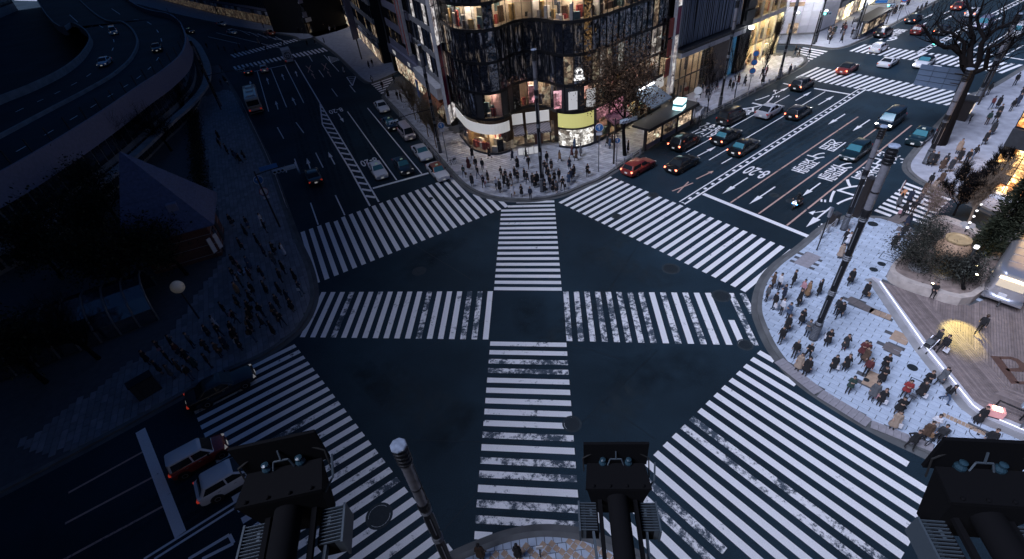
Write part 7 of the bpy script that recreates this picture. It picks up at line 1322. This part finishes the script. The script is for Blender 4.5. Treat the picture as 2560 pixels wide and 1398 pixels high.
def variant(n):
    if n in PV: return PV[n]
    v = dict(stand=lambda: body(dict(legs=S0, arms=A0)), coat=lambda: body(dict(legs=S0, arms=A0), 2), lady=lambda: body(dict(legs=S0, arms=AB), 3, 1), phone=lambda: body(dict(legs=S0, arms=AP, J=DN), 1), ladyphone=lambda: body(dict(legs=S0, arms=AP, J=DN), 2, 1), walk=lambda: body(dict(legs=W0, arms=AW, J={'chest': (0, -.03, 1.32), 'neck': (0, -.04, 1.46), 'head': (0, -.07, 1.6)})), walkcoat=lambda: body(dict(legs=W0, arms=AW, J={'chest': (0, -.03, 1.32), 'neck': (0, -.04, 1.46), 'head': (0, -.07, 1.6)}), 2), walklady=lambda: body(dict(legs=W0, arms=AB), 2, 1), face=lambda: body(dict(legs=S0, arms=AF, J=UPH), 1), ladyface=lambda: body(dict(legs=S0, arms=AF), 2, 1), akimbo=lambda: body(dict(legs=SK, arms=AK), 1), cross=lambda: body(dict(legs=SK, arms=AX)), skirt=lambda: body(dict(legs=S0, arms=AB), 0, 1, True, bare=True),
        sit=lambda: body(dict(legs=[((-.12, -.42, .5), (-.13, -.44, .09)), ((.12, -.42, .5), (.13, -.4, .09))], arms=[((-.24, -.04, .86), (-.12, -.28, .72)), ((.24, -.04, .86), (.12, -.3, .74))], J=dict(hip=(0, 0, .56), chest=(0, -.04, .94), neck=(0, -.06, 1.08), head=(0, -.09, 1.22)))), ride=lambda: body(dict(legs=[((-.2, -.42, .78), (-.17, -.46, .4)), ((.2, -.42, .78), (.17, -.46, .4))], arms=[((-.3, -.26, 1.16), (-.33, -.6, 1.08)), ((.3, -.26, 1.16), (.33, -.6, 1.08))], J=dict(hip=(0, .1, .9), chest=(0, -.06, 1.27), neck=(0, -.09, 1.4), head=(0, -.13, 1.54)))))[n]
    PV[n] = v(); return PV[n]
BAG = {}
def bag_mesh(kind, m_):
    key = (kind, m_.name)
    if key not in BAG:
        b = MB()
        if kind == 'tote': b.box(0, 0, -.2, .34, .12, .34, 0, .92); b.tube([(-.1, 0, -.04), (-.07, 0, .1), (.07, 0, .1), (.1, 0, -.04)], .008, 4)
        elif kind == 'pack': b.box(0, 0, 0, .3, .16, .42, 0, .85); b.box(0, .1, -.08, .24, .06, .2)
        elif kind == 'shoulder': b.box(0, 0, -.1, .12, .3, .24, 0, .9); b.tube([(0, -.1, .02), (-.08, 0, .5), (0, .1, .02)], .01, 4)
        BAG[key] = b.mesh('bag', m_)
    return BAG[key]
PN = [0]
def person(px, var, face, top='black', bot='charcoal', hair='black', label=None, bag=None, bagc='white', z=.19, group=None, h=None, at=None, shoes=None):
    me = variant(var); c = at if at is not None else g(*px, z); r_ = random.Random(PN[0] * 31 + 5); PN[0] += 1; o = bpy.data.objects.new('person', me); COL.objects.link(o); lady = 'lady' in var or var == 'skirt'; s_ = (h or (1.6 if lady else 1.7) + r_.uniform(-.06, .07)) / 1.72
    o.scale = (s_ * r_.uniform(.84, .93),) * 2 + (s_,); o.location = (c[0], c[1], z + (.02 if var not in ('sit', 'ride') else 0)); o.rotation_euler = (0, 0, math.radians(face) + math.pi / 2)
    for i, m_ in ((1, TOPS[top]), (2, TOPS[bot]), (4, HAIR[hair])): omat(o, m_, i)
    if shoes: omat(o, TOPS[shoes], 3)
    if bag:
        kind = bag.split(':')[0]; loc = {'tote': (.27, -.06, .78), 'pack': (0, .2, 1.2), 'shoulder': (-.26, .02, .98)}[kind]; part('backpack' if kind == 'pack' else 'bag', bag_mesh(kind, TOPS[bagc]), o, loc)
    tag(o, label, 'person', group); return o
zA = lambda x, y: (1860 + x * .3577, 400 + y * .3577); zB = lambda x, y: (1860 + x * .4279, 800 + y * .4279); GP = 'people on the plaza'
PLZ = [(zA(690, 598), 'stand', 200, 'black', 'black', 'person in black behind the white-topped one at the upper plaza kerb', 0), (zA(714, 606), 'ladyphone', 250, 'white', 'black', 'person in a white top beside the tallest lamp post, upper kerb', 0), (zA(662, 688), 'lady', 230, 'beige', 'black', 'person in a pale pink-beige coat left of the tallest lamp post', 'tote:brown'), (zA(1030, 622), 'walkcoat', 245, 'black', 'black', 'man in black striding with a white carrier bag across the upper plaza', 'tote:white'), (zA(728, 872), 'walklady', 240, 'black', 'black', 'person in a long black coat walking just right of the tallest lamp post', 0), (zA(832, 966), 'walkcoat', 215, 'black', 'charcoal', 'man in a black coat with a brown bag walking past the planter', 'tote:camel'),
 (zA(512, 948), 'ladyface', 130, 'black', 'black', 'person in black raising a hand to the face, half way along the plaza kerb', 0), (zA(332, 888), 'akimbo', 160, 'black', 'black', 'masked person in black with hands on hips near the kerb', 0), (zA(432, 958), 'lady', 180, 'camel', 'black', 'person in a camel coat beside the red and white jacket', 0), (zA(395, 950), 'stand', 190, 'pink', 'navy', 'person in a red and white patterned jacket in the kerb crowd', 0), (zA(235, 908), 'stand', 190, 'white', 'black', 'person in white over black at the head of the kerb crowd', 0), (zA(192, 900), 'phone', 170, 'brown', 'black', 'person in brown at the very edge of the kerb', 0), (zA(150, 988), 'stand', 185, 'grey', 'charcoal', 'person in grey nearest the worn crossing', 0), (zA(200, 1045), 'stand', 190, 'black', 'black', 'person in black with a white shopping bag at the kerb', 'tote:white'), (zA(265, 985), 'phone', 175, 'navy', 'black', 'person in navy looking at a phone in the kerb crowd', 0), (zA(252, 1082), 'stand', 185, 'white', 'charcoal', 'person in a white jacket and dark trousers at the crossing kerb', 0), (zA(372, 1022), 'coat', 165, 'black', 'black', 'person in a long black coat at the middle of the kerb crowd', 0), (zA(298, 1112), 'phone', 190, 'denim', 'black', 'person in a blue-grey jacket bent over a phone', 0), (zA(390, 1152), 'ladyphone', 200, 'black', 'black', 'person in black holding a phone left of the lamp post foot', 0), (zA(430, 1232), 'phone', 215, 'grey', 'navy', 'man in a light grey jumper at the foot of the tallest lamp post', 0), (zA(288, 1205), 'coat', 195, 'black', 'black', 'person in black with back turned near the buff tactile tile', 0), (zA(245, 1285), 'stand', 200, 'black', 'charcoal', 'person in black with white shoes at the lower kerb', 0), (zA(632, 1082), 'stand', 200, 'charcoal', 'black', 'person in charcoal just right of the lamp post foot', 0), (zA(655, 1110), 'walk', 215, 'black', 'black', 'person in black stepping past the lamp post foot', 'pack:charcoal'),
 (zA(568, 1300), 'ladyphone', 235, 'black', 'black', 'person in black with a white handbag below the lamp post', 'shoulder:white'), (zA(690, 1330), 'ladyface', 245, 'charcoal', 'maroon', 'curly-haired person in a dark coat reading a phone', 0), (zA(828, 1382), 'ladyphone', 240, 'maroon', 'black', 'person in a dark maroon coat in mid plaza', 0), (zB(285, 222), 'stand', 215, 'black', 'charcoal', 'older man in black, left of a pair near the lower kerb', 0), (zB(362, 232), 'cross', 220, 'black', 'black', 'grey-haired man in black, right of a pair near the lower kerb', 0), (zB(308, 292), 'lady', 215, 'beige', 'grey', 'person in an open pale coat over grey at the lower kerb', 0), (zB(350, 322), 'coat', 220, 'black', 'black', 'person in a black coat beside the open pale coat', 0), (zB(508, 298), 'walklady', 235, 'black', 'black', 'person in black carrying a folded white coat', 'tote:white'), (zB(580, 296), 'ladyface', 230, 'black', 'black', 'person in a black duffel coat in mid plaza', 0), (zB(672, 215), 'ladyphone', 230, 'maroon', 'black', 'person in dark red-brown behind the grey coat', 0), (zB(690, 258), 'walkcoat', 200, 'brown', 'black', 'person in brown walking behind the red-brown jacket', 0), (zB(700, 326), 'stand', 225, 'maroon', 'black', 'man in a red-brown jacket and black trousers in mid plaza', 0), (zB(800, 302), 'phone', 235, 'black', 'charcoal', 'man in black looking down beside the access hatch', 0), (zB(788, 368), 'ladyphone', 230, 'black', 'grey', 'person in black bent over behind the dark green jacket', 0), (zB(600, 428), 'phone', 230, 'green', 'black', 'person in a dark green quilted jacket and white shoes alone near the kerb', 0), (zB(735, 468), 'coat', 225, 'grey', 'charcoal', 'person in grey with a pink bag near the lower kerb', 'tote:pink'), (zB(782, 498), 'ladyface', 225, 'black', 'black', 'person in black with a white bag beside the pink bag carrier', 'tote:white'), (zB(922, 452), 'phone', 225, 'red', 'charcoal', 'person in a red jacket with white sleeves', 0), (zB(885, 548), 'ladyphone', 230, 'black', 'brown', 'person in black in front of the bicycle', 0), (zB(860, 634), 'lady', 225, 'beige', 'black', 'person in a beige trench coat with a white bag at the kerb', 'tote:white'), (zB(960, 748), 'akimbo', 240, 'black', 'black', 'man in a black jacket stepping to the kerb by the right floodlight', 0), (zB(1040, 694), 'coat', 235, 'brown', 'black', 'person in brown holding a cardboard box', 'tote:camel'), (zB(1080, 655), 'phone', 220, 'white', 'denim', 'person in white and blue beside the cardboard box', 0), (zB(1010, 458), 'walkcoat', 210, 'black', 'black', 'person in black walking over the access hatch', 'tote:white'), (zB(1042, 402), 'phone', 235, 'black', 'charcoal', 'person in black behind the hatch walker', 0), (zB(1132, 378), 'walkcoat', 195, 'grey', 'charcoal', 'person in a long grey coat with a black backpack by the deck edge', 'pack:black'), (zB(1165, 482), 'walk', 300, 'black', 'denim', 'person in a black jacket and jeans walking away with a backpack', 'pack:black'), (zB(1350, 604), 'lady', 235, 'black', 'black', 'person in black beside the lit advertising stand', 0), (zB(1395, 745), 'stand', 230, 'black', 'black', 'person in black next to the hoop at the right', 0), (zB(1118, 712), 'stand', 220, 'charcoal', 'black', 'head of a person behind the right floodlight', 0),
 (zA(1318, 1302), 'walkcoat', 190, 'charcoal', 'black', 'taller parent pushing the pushchair along the deck edge', 0), (zA(1362, 1352), 'walk', 200, 'black', 'black', 'second parent in black walking behind the pushchair', 'tote:white'), (zA(1622, 1212), 'walk', 40, 'black', 'black', 'worker in black with white straps walking on the deck to the trailer', 0)]
for px, v, f, t, b, l, bag in PLZ:
    bk, bc = (bag.split(':') if bag else (None, 'white')); person(px, v, f, t, b, 'grey' if 'grey-haired' in l or 'older' in l else 'brown' if PN[0] % 4 == 0 else 'black', l, bk, bc, z=.23 if 'deck to' in l else .19, group=GP)
q = g(*zA(1308, 945), .5); person(None, 'sit', 235, 'black', 'black', 'black', 'person in a black coat and white shirt sitting on the planter wall', at=(q.x, q.y), z=.5, group=GP)
person(None, 'ride', math.degrees(math.atan2(inb[1], inb[0])), 'black', 'black', 'black', 'rider in black leaning over the motor scooter', at=tuple(g(1990, 518) - dB * -.0), z=0.02, group=None)
# helmet for the rider is its own thing
hc = Vector(g(1990, 518)); o_ = empty('helmet', (hc.x + inb.x * .14, hc.y + inb.y * .14, 1.53), math.atan2(inb[1], inb[0]), 'dark helmet on the scooter rider', 'helmet'); MB().lathe([(.1, -.1), (.14, -.05), (.15, .02), (.13, .1), (.07, .15), (.01, .165)], seg=14).build('shell', CP['black'], o_, smooth=True); MB().box(.125, 0, .0, .06, .2, .09, 0, .8).build('visor', M_CGL, o_)
# pushchair
PC = empty('pushchair', (*g(*zA(1262, 1340)), .19), math.radians(200), 'black pushchair with a pale hood on the plaza by the deck edge', 'pushchair')
for x, y in ((.35, .25), (.35, -.25), (-.35, .27), (-.35, -.27)): part('wheel', MB().lathe([(.04, -.02), (.12, -.025), (.12, .025), (.04, .02)], seg=12).mesh('wheel', M_TYRE), PC, (x, y, .12), (math.pi / 2, 0, 0))
MB().bar((.3, .22, .15), (-.45, .22, 1.0), .03).bar((.3, -.22, .15), (-.45, -.22, 1.0), .03).bar((-.3, .22, .15), (.2, .22, .6), .03).bar((-.3, -.22, .15), (.2, -.22, .6), .03).build('frame', M_SILV, PC); MB().tube([(-.45, -.22, 1.0), (-.52, 0, 1.03), (-.45, .22, 1.0)], .02, 6).build('handle', M_BLK, PC); MB().box(.05, 0, .5, .5, .36, .14).build('seat', TOPS['charcoal'], PC)
hm = MB(); 
for a0, a1 in zip(np.linspace(.3, 2.4, 6)[:-1], np.linspace(.3, 2.4, 6)[1:]): hm.poly([(.3 * math.cos(a0) - .05, -.2, .6 + .36 * math.sin(a0)), (.3 * math.cos(a0) - .05, .2, .6 + .36 * math.sin(a0)), (.3 * math.cos(a1) - .05, .2, .6 + .36 * math.sin(a1)), (.3 * math.cos(a1) - .05, -.2, .6 + .36 * math.sin(a1))])
hm.build('hood', TOPS['grey'], PC)
# the other crowds
PAL = ['black'] * 14 + ['charcoal'] * 4 + ['navy'] * 3 + ['grey', 'brown', 'beige', 'white', 'maroon', 'camel', 'green', 'denim']
def crowd(pts, place, face, seed, group, z=.15, spread=40, vs=None, px=True):
    r_ = random.Random(seed); seen = {}
    for i, p in enumerate(pts):
        v = r_.choice(vs or ['stand', 'coat', 'lady', 'phone', 'ladyphone', 'face', 'ladyface', 'cross', 'skirt', 'walk', 'walkcoat', 'walklady']); t = r_.choice(PAL); b = r_.choice(['black', 'black', 'charcoal', 'navy', 'denim', 'brown']); bag = r_.choice([None, None, None, 'tote', 'pack', 'shoulder']); bc = r_.choice(['white', 'black', 'black', 'brown', 'pink', 'camel'])
        act = {'phone': 'using a phone', 'ladyphone': 'long-haired, using a phone', 'walk': 'walking', 'walkcoat': 'in mid stride', 'walklady': 'long-haired, walking', 'cross': 'with folded arms', 'face': 'with a raised hand', 'ladyface': 'long-haired, hand raised', 'skirt': 'in a skirt', 'lady': 'long-haired', 'coat': 'standing', 'stand': 'standing still'}[v]; gar = 'long coat' if v in ('coat', 'lady', 'walkcoat', 'walklady') else 'jacket'
        bg = '' if not bag else ', %s %s' % (bc, 'bag' if bag != 'pack' else 'backpack'); f = face if not callable(face) else face(p)
        person(p if px else None, v, f + r_.uniform(-spread, spread), t, b, r_.choice(['black', 'black', 'black', 'brown']), 'person in a %s %s %s%s %s' % (t, gar, act, bg, place), bag, bc, z=z, group=group, at=None if px else p)
zF = lambda L: [(1100 + x * .372, y * .372) for x, y in L]
crowd(zF([(165, 1195), (195, 1140), (220, 1255), (245, 1140), (260, 1200), (290, 1150), (325, 1230), (295, 1262), (220, 1065), (380, 1275), (405, 1295), (415, 1205), (437, 1257), (460, 1270), (480, 1240), (490, 1325), (505, 1200), (525, 1232), (522, 1135), (550, 1325), (610, 1345), (590, 1235), (597, 1135), (625, 1250), (655, 1242), (705, 1300), (640, 1262), (570, 1210), (445, 1222), (690, 1245)]), 'left of the far corner lamp', 262, 11, 'people on the far corner', .19)
crowd(zF([(705, 1165), (720, 1105), (750, 1150), (760, 1290), (785, 1300), (800, 1222), (825, 1280), (865, 1245), (870, 1140), (900, 1190), (730, 1210), (770, 1235), (740, 1265), (895, 1205), (720, 1180), (880, 1225), (990, 1190)]), 'right of the far corner lamp', 262, 12, 'people on the far corner', .19)
crowd(zF([(335, 1068), (490, 1082), (580, 1072), (805, 1088), (885, 1062), (905, 1002), (915, 1082), (945, 1052), (1125, 985), (1140, 1000), (1155, 980), (1262, 1030)]), 'by the glass building', lambda p: 200 if p[0] % 2 < 1 else 20, 13, 'people walking past the glass building', .19, 30, ['walk', 'walkcoat', 'walklady', 'coat'])
zG = lambda L: [(1600 + x * .3075, y * .3075) for x, y in L]
crowd(zG([(615, 752), (725, 722), (748, 745), (795, 692), (845, 702), (500, 760), (535, 800), (480, 800), (550, 770), (985, 640), (1020, 620), (995, 690), (1210, 610)]), 'outside the boutique', lambda p: 35 if int(p[0]) % 2 else 215, 14, 'people on the boutique pavement', .19, 20, ['walk', 'walkcoat', 'walklady', 'stand'])
crowd(zG([(1255, 460), (1285, 470), (1365, 475)]), 'crossing the side street', 140, 15, 'people crossing the far side street', 0.0, 30, ['walk', 'walklady', 'walkcoat'])
zH = lambda L: [(2060 + x * .3075, y * .3075) for x, y in L]
rc = random.Random(77); P_ = []
for _ in range(22): t, u = rc.random(), rc.random(); P_.append((2055 + 85 * t + 12 * u, 112 - 40 * t * u - 22 * u))
crowd(P_, 'before the stone building', -60, 16, 'crowd before the stone building', .15, 70)
P_ = []
for _ in range(26): t, u = rc.random(), rc.random(); P_.append((2185 + 90 * t, 78 - 62 * t - 16 * u - 6))
crowd(P_, 'beyond the far shelter', 30, 17, 'far shopping crowd', .15, 120)
crowd([(2288, 38), (2298, 33), (2310, 25), (2328, 28)], 'at the top crossing', 40, 18, 'far shopping crowd', 0, 60)
crowd(zH([(1345, 892), (1398, 886), (1508, 908), (1555, 870), (1312, 1018), (1075, 1252), (842, 1348), (880, 1352), (938, 1400), (960, 1370), (1540, 700), (1600, 780), (1325, 775), (1080, 1330), (1010, 1400), (1140, 1340), (1200, 1300), (1290, 1180), (1350, 1100), (1380, 1010), (1400, 960)]), 'beside the glass blocks', lambda p: 45 if int(p[0]) % 2 else 225, 19, 'people beside the glass block building', .15, 30, ['walk', 'walkcoat', 'walklady', 'stand', 'coat'])
crowd([(2242, 520), (2268, 510), (2252, 546), (2275, 537), (2292, 515), (2318, 470), (2345, 466), (2305, 490), (2262, 572), (2330, 480), (2250, 600)], 'on the side zebra', lambda p: 230 if int(p[1]) % 2 else 50, 20, 'people on the small side crossing', 0.0, 25, ['walk', 'walkcoat', 'walklady'])
rl = random.Random(31); P_ = []
LP = [(575, 535), (640, 545), (700, 600), (742, 690), (765, 745), (735, 800), (660, 860), (560, 915), (470, 965), (330, 940), (420, 880), (520, 840), (585, 770), (590, 680)]
while len(P_) < 64:
    p = (rl.uniform(320, 770), rl.uniform(530, 970))
    if inside(p, LP) and all((p[0] - q[0]) ** 2 + (p[1] - q[1]) ** 2 * 1.6 > 24 ** 2 for q in P_): P_.append(p)
for nm, flt in (('at the upper park kerb', lambda p: p[1] < 690), ('at the middle park kerb', lambda p: 690 <= p[1] < 800), ('above the black limousine', lambda p: p[1] >= 800)): crowd([p for p in P_ if flt(p)], nm, 10, 32 + len(nm), 'crowd waiting at the park kerb', .19, 60)
zL = lambda L: [(400 + x * .3577, y * .3577) for x, y in L]
crowd(zL([(310, 530), (440, 610), (480, 600), (460, 580), (525, 1110), (545, 1130), (570, 1145), (600, 1120), (430, 1040), (480, 1080), (420, 980), (440, 505)]), 'on the park pavement', 70, 33, 'people on the park pavement', .19, 60)
crowd(zL([(1465, 480), (1490, 470), (1490, 590), (1560, 630), (1640, 585), (1600, 690), (1665, 700), (1690, 715), (1830, 850), (1865, 860), (1970, 880), (2000, 860), (1880, 830), (1290, 520)]), 'near the left side street', 80, 34, 'people on the left-road pavement', .15, 70, ['walk', 'walkcoat', 'walklady', 'stand'])
P_ = [(600 + rl.uniform(-30, 240), 150 - rl.uniform(0, 50)) for _ in range(0)]
crowd([(592, 138), (618, 130), (655, 118), (648, 112), (668, 130), (710, 118), (770, 116), (790, 114), (812, 110), (600, 122), (565, 130), (548, 125), (520, 122), (505, 128)], 'at the far left crossings', 60, 35, 'people at the far left crossings', 0.02, 120)
crowd([(748, 84), (760, 86), (735, 82), (770, 80), (725, 80), (782, 82), (812, 76), (826, 80), (840, 78), (700, 76), (712, 78), (660, 70)], 'before the far stores', 240, 36, 'people before the far stores', .15, 120)
person((1205, 1398), 'coat', 90, 'brown', 'black', 'black', 'person in brown seen from above at the bottom edge', z=.19, group='people on the near pavement'); person((1296, 1396), 'coat', 85, 'black', 'black', 'black', 'person in black seen from above beside the diamond tiles', z=.19, group='people on the near pavement')
o_ = empty('small_sign', (*g(1352, 1396), .19), 0, 'small pale sign on a black post at the near kerb', 'sign'); MB().tube([(0, 0, 0), (0, 0, 1.0)], .04, 6).build('post', M_BLK, o_); MB().box(0, 0, 1.1, .34, .06, .3).build('plate', M_SIGW, o_)
# ---------------------------------------------------------------- floodlights on arms in front of the camera's building
M_HOUS = M('black_housing', (.0035, .0036, .0045), .9, spec=.08); M_FIN = M('blue_grey_heatsink', (.04, .055, .07), .65, .2); M_CABLE = M('black_cable', (.008, .008, .008), .6); M_GLSB = M('blue_glass_insulator', (.015, .035, .05), .25)
def floodlight(px, label, yaw=0.0, k=1.0):
    c = g(*px, 21.4); o = empty('floodlight', (c.x, c.y, 21.4), math.radians(-7.3 + yaw), label, 'floodlight'); o.scale = (k, k, k)
    # hood: two black plates meeting in a wedge, housing below, arm running back to the building
    MB().box(0, .04, .16, .80, .035, .46).build('visor_plate', M_HOUS, o); MB().prism([(-.40, -.36), (.40, -.36), (.36, -.02), (-.36, -.02)], .0, .035).build('top_plate', M_HOUS, o); hb = MB(); hb.v = [(-.27, -.3, -.7), (.27, -.3, -.7), (.27, -.1, -.7), (-.27, -.1, -.7), (-.38, -.36, -.005), (.38, -.36, -.005), (.36, -.03, -.005), (-.36, -.03, -.005)]; hb.f = [(3, 2, 1, 0), (4, 5, 6, 7), (0, 1, 5, 4), (1, 2, 6, 5), (2, 3, 7, 6), (3, 0, 4, 7)]; hb.mi = [0] * 6; hb.build('housing', M_HOUS, o)
    for x in (-.3, -.1, .1, .3): MB().lathe([(.018, 0), (.018, .02), (.01, .028)], x, -.33, 6).build('bolt', M_HOUS, o, loc=(0, 0, .035))
    MB().tube([(0, -.1, -.22), (0, -1.2, -.24), (0, -4.3, -.26)], [.13, .125, .125], 14).build('arm', M_HOUS, o, smooth=True)
    MB().bar((-.22, -.3, -.3), (-.22, -1.1, -.34), .05).bar((.22, -.3, -.3), (.22, -1.1, -.34), .05).bar((-.22, -1.1, -.34), (.22, -1.1, -.34), .05).build('bracket', M_HOUS, o)
    for s_ in (-1, 1):
        hs = empty('heat_sink', (s_ * .33, -.5, -.5)); hs.parent = o; part('core', MB().box(0, 0, 0, .16, .34, .22).mesh('core', M_HOUS), hs)
        for k in range(11): part('fin', MB().box(0, 0, 0, .20, .008, .25).mesh('fin', M_FIN), hs, (s_ * .04, -.165 + k * .033, .01))
        part('end_plate', MB().box(0, 0, 0, .02, .38, .28).mesh('end_plate', M_FIN), hs, (s_ * .155, 0, 0))
        MB().lathe([(.045, 0), (.05, .06), (.03, .09), (.035, .12), (.01, .13)], s_ * .16, -.02, 10).build('insulator', M_GLSB, o)
    MB().bar((-.1, -.05, .04), (-.07, -.02, .13), .014).bar((-.07, -.02, .13), (.07, -.02, .13), .014).bar((.07, -.02, .13), (.1, -.05, .04), .014).bar((0, -.02, .13), (0, .02, .24), .014).build('hanger', M_FIN, o)
    MB().tube([(-.4, -.05, -.1), (-.41, .0, .12), (-.2, .06, .22), (0, .07, .25), (.2, .06, .22), (.41, 0, .12), (.42, -.1, -.15)], .009, 5).build('cable', M_CABLE, o); MB().tube([(.36, -.28, -.15), (.46, -.2, -.05), (.48, -.05, .1)], .012, 5).build('lever', M_FIN, o)
    for s_ in (-1, 1): MB().bar((s_ * .34, -.4, -.42), (s_ * .30, -1.0, -.45), .03, .07).build('side_strap', M_FIN, o)
    return o
floodlight((1538, 1158), 'black floodlight with twin insulators at the bottom centre, arm pointing straight down')
floodlight((716, 1165), 'black floodlight in front of the lower left crossing', 14, 1.38)
floodlight((2440, 1172), 'black floodlight with finned heat sinks at the lower right corner', -4, 1.28)
# ---------------------------------------------------------------- blocks out of view: camera's own building, then towers added for shade
block('office_tower', [(-26, -3.2), (30, -3.2), (30, -40), (-26, -40)], 24, 'office tower behind the viewpoint that carries the floodlight arms', lit=True)  # window glow added for the corner glass to reflect
_q = lambda u, v: (u * .925 - v * .38, u * .38 + v * .925)
for _u, _v0, _v1, _h, _l in ((-34, -80, 34.6, 50.5, 'unseen block added for shade left of the viewpoint'), (-52, 26.6, 93.6, 109, 'unseen tower added for shade beyond the park'), (-78, 78.6, 133.5, 213, 'tall unseen tower added for shade beyond the viaduct'), (-120, 108.5, 420, 241, 'farthest unseen tower group added for shade on the left')):
    block('shade_block', [_q(_u, _v0), _q(_u, _v1), _q(_u - 18, _v1), _q(_u - 18, _v0)], _h, _l)

# labels: look-alikes are told apart by their place
_by = {}
for _o in COL.objects:
    if _o.parent is None and _o.get('category') == 'person': _by.setdefault(_o['label'], []).append(_o)
_ord = ['first', 'second', 'third', 'fourth', 'fifth', 'sixth', 'seventh', 'eighth', 'ninth']
for _l, _os in _by.items():
    if len(_os) > 1:
        for _i, _o in enumerate(sorted(_os, key=lambda q: q.location.x / max(q.location.y, 1))): _o['label'] = _l + ', ' + (('leftmost' if _i == 0 else 'rightmost') if len(_os) == 2 else _ord[_i] + ' from left')
for _o in COL.objects:
    if _o.parent is None and _o.get('category') == 'person' and len(_o['label'].split()) > 16: _o['label'] = _o['label'].replace(' long coat', ' coat').replace(' in a ', ' in ', 1).replace('long-haired, ', '').replace('with a raised hand', 'hand raised')
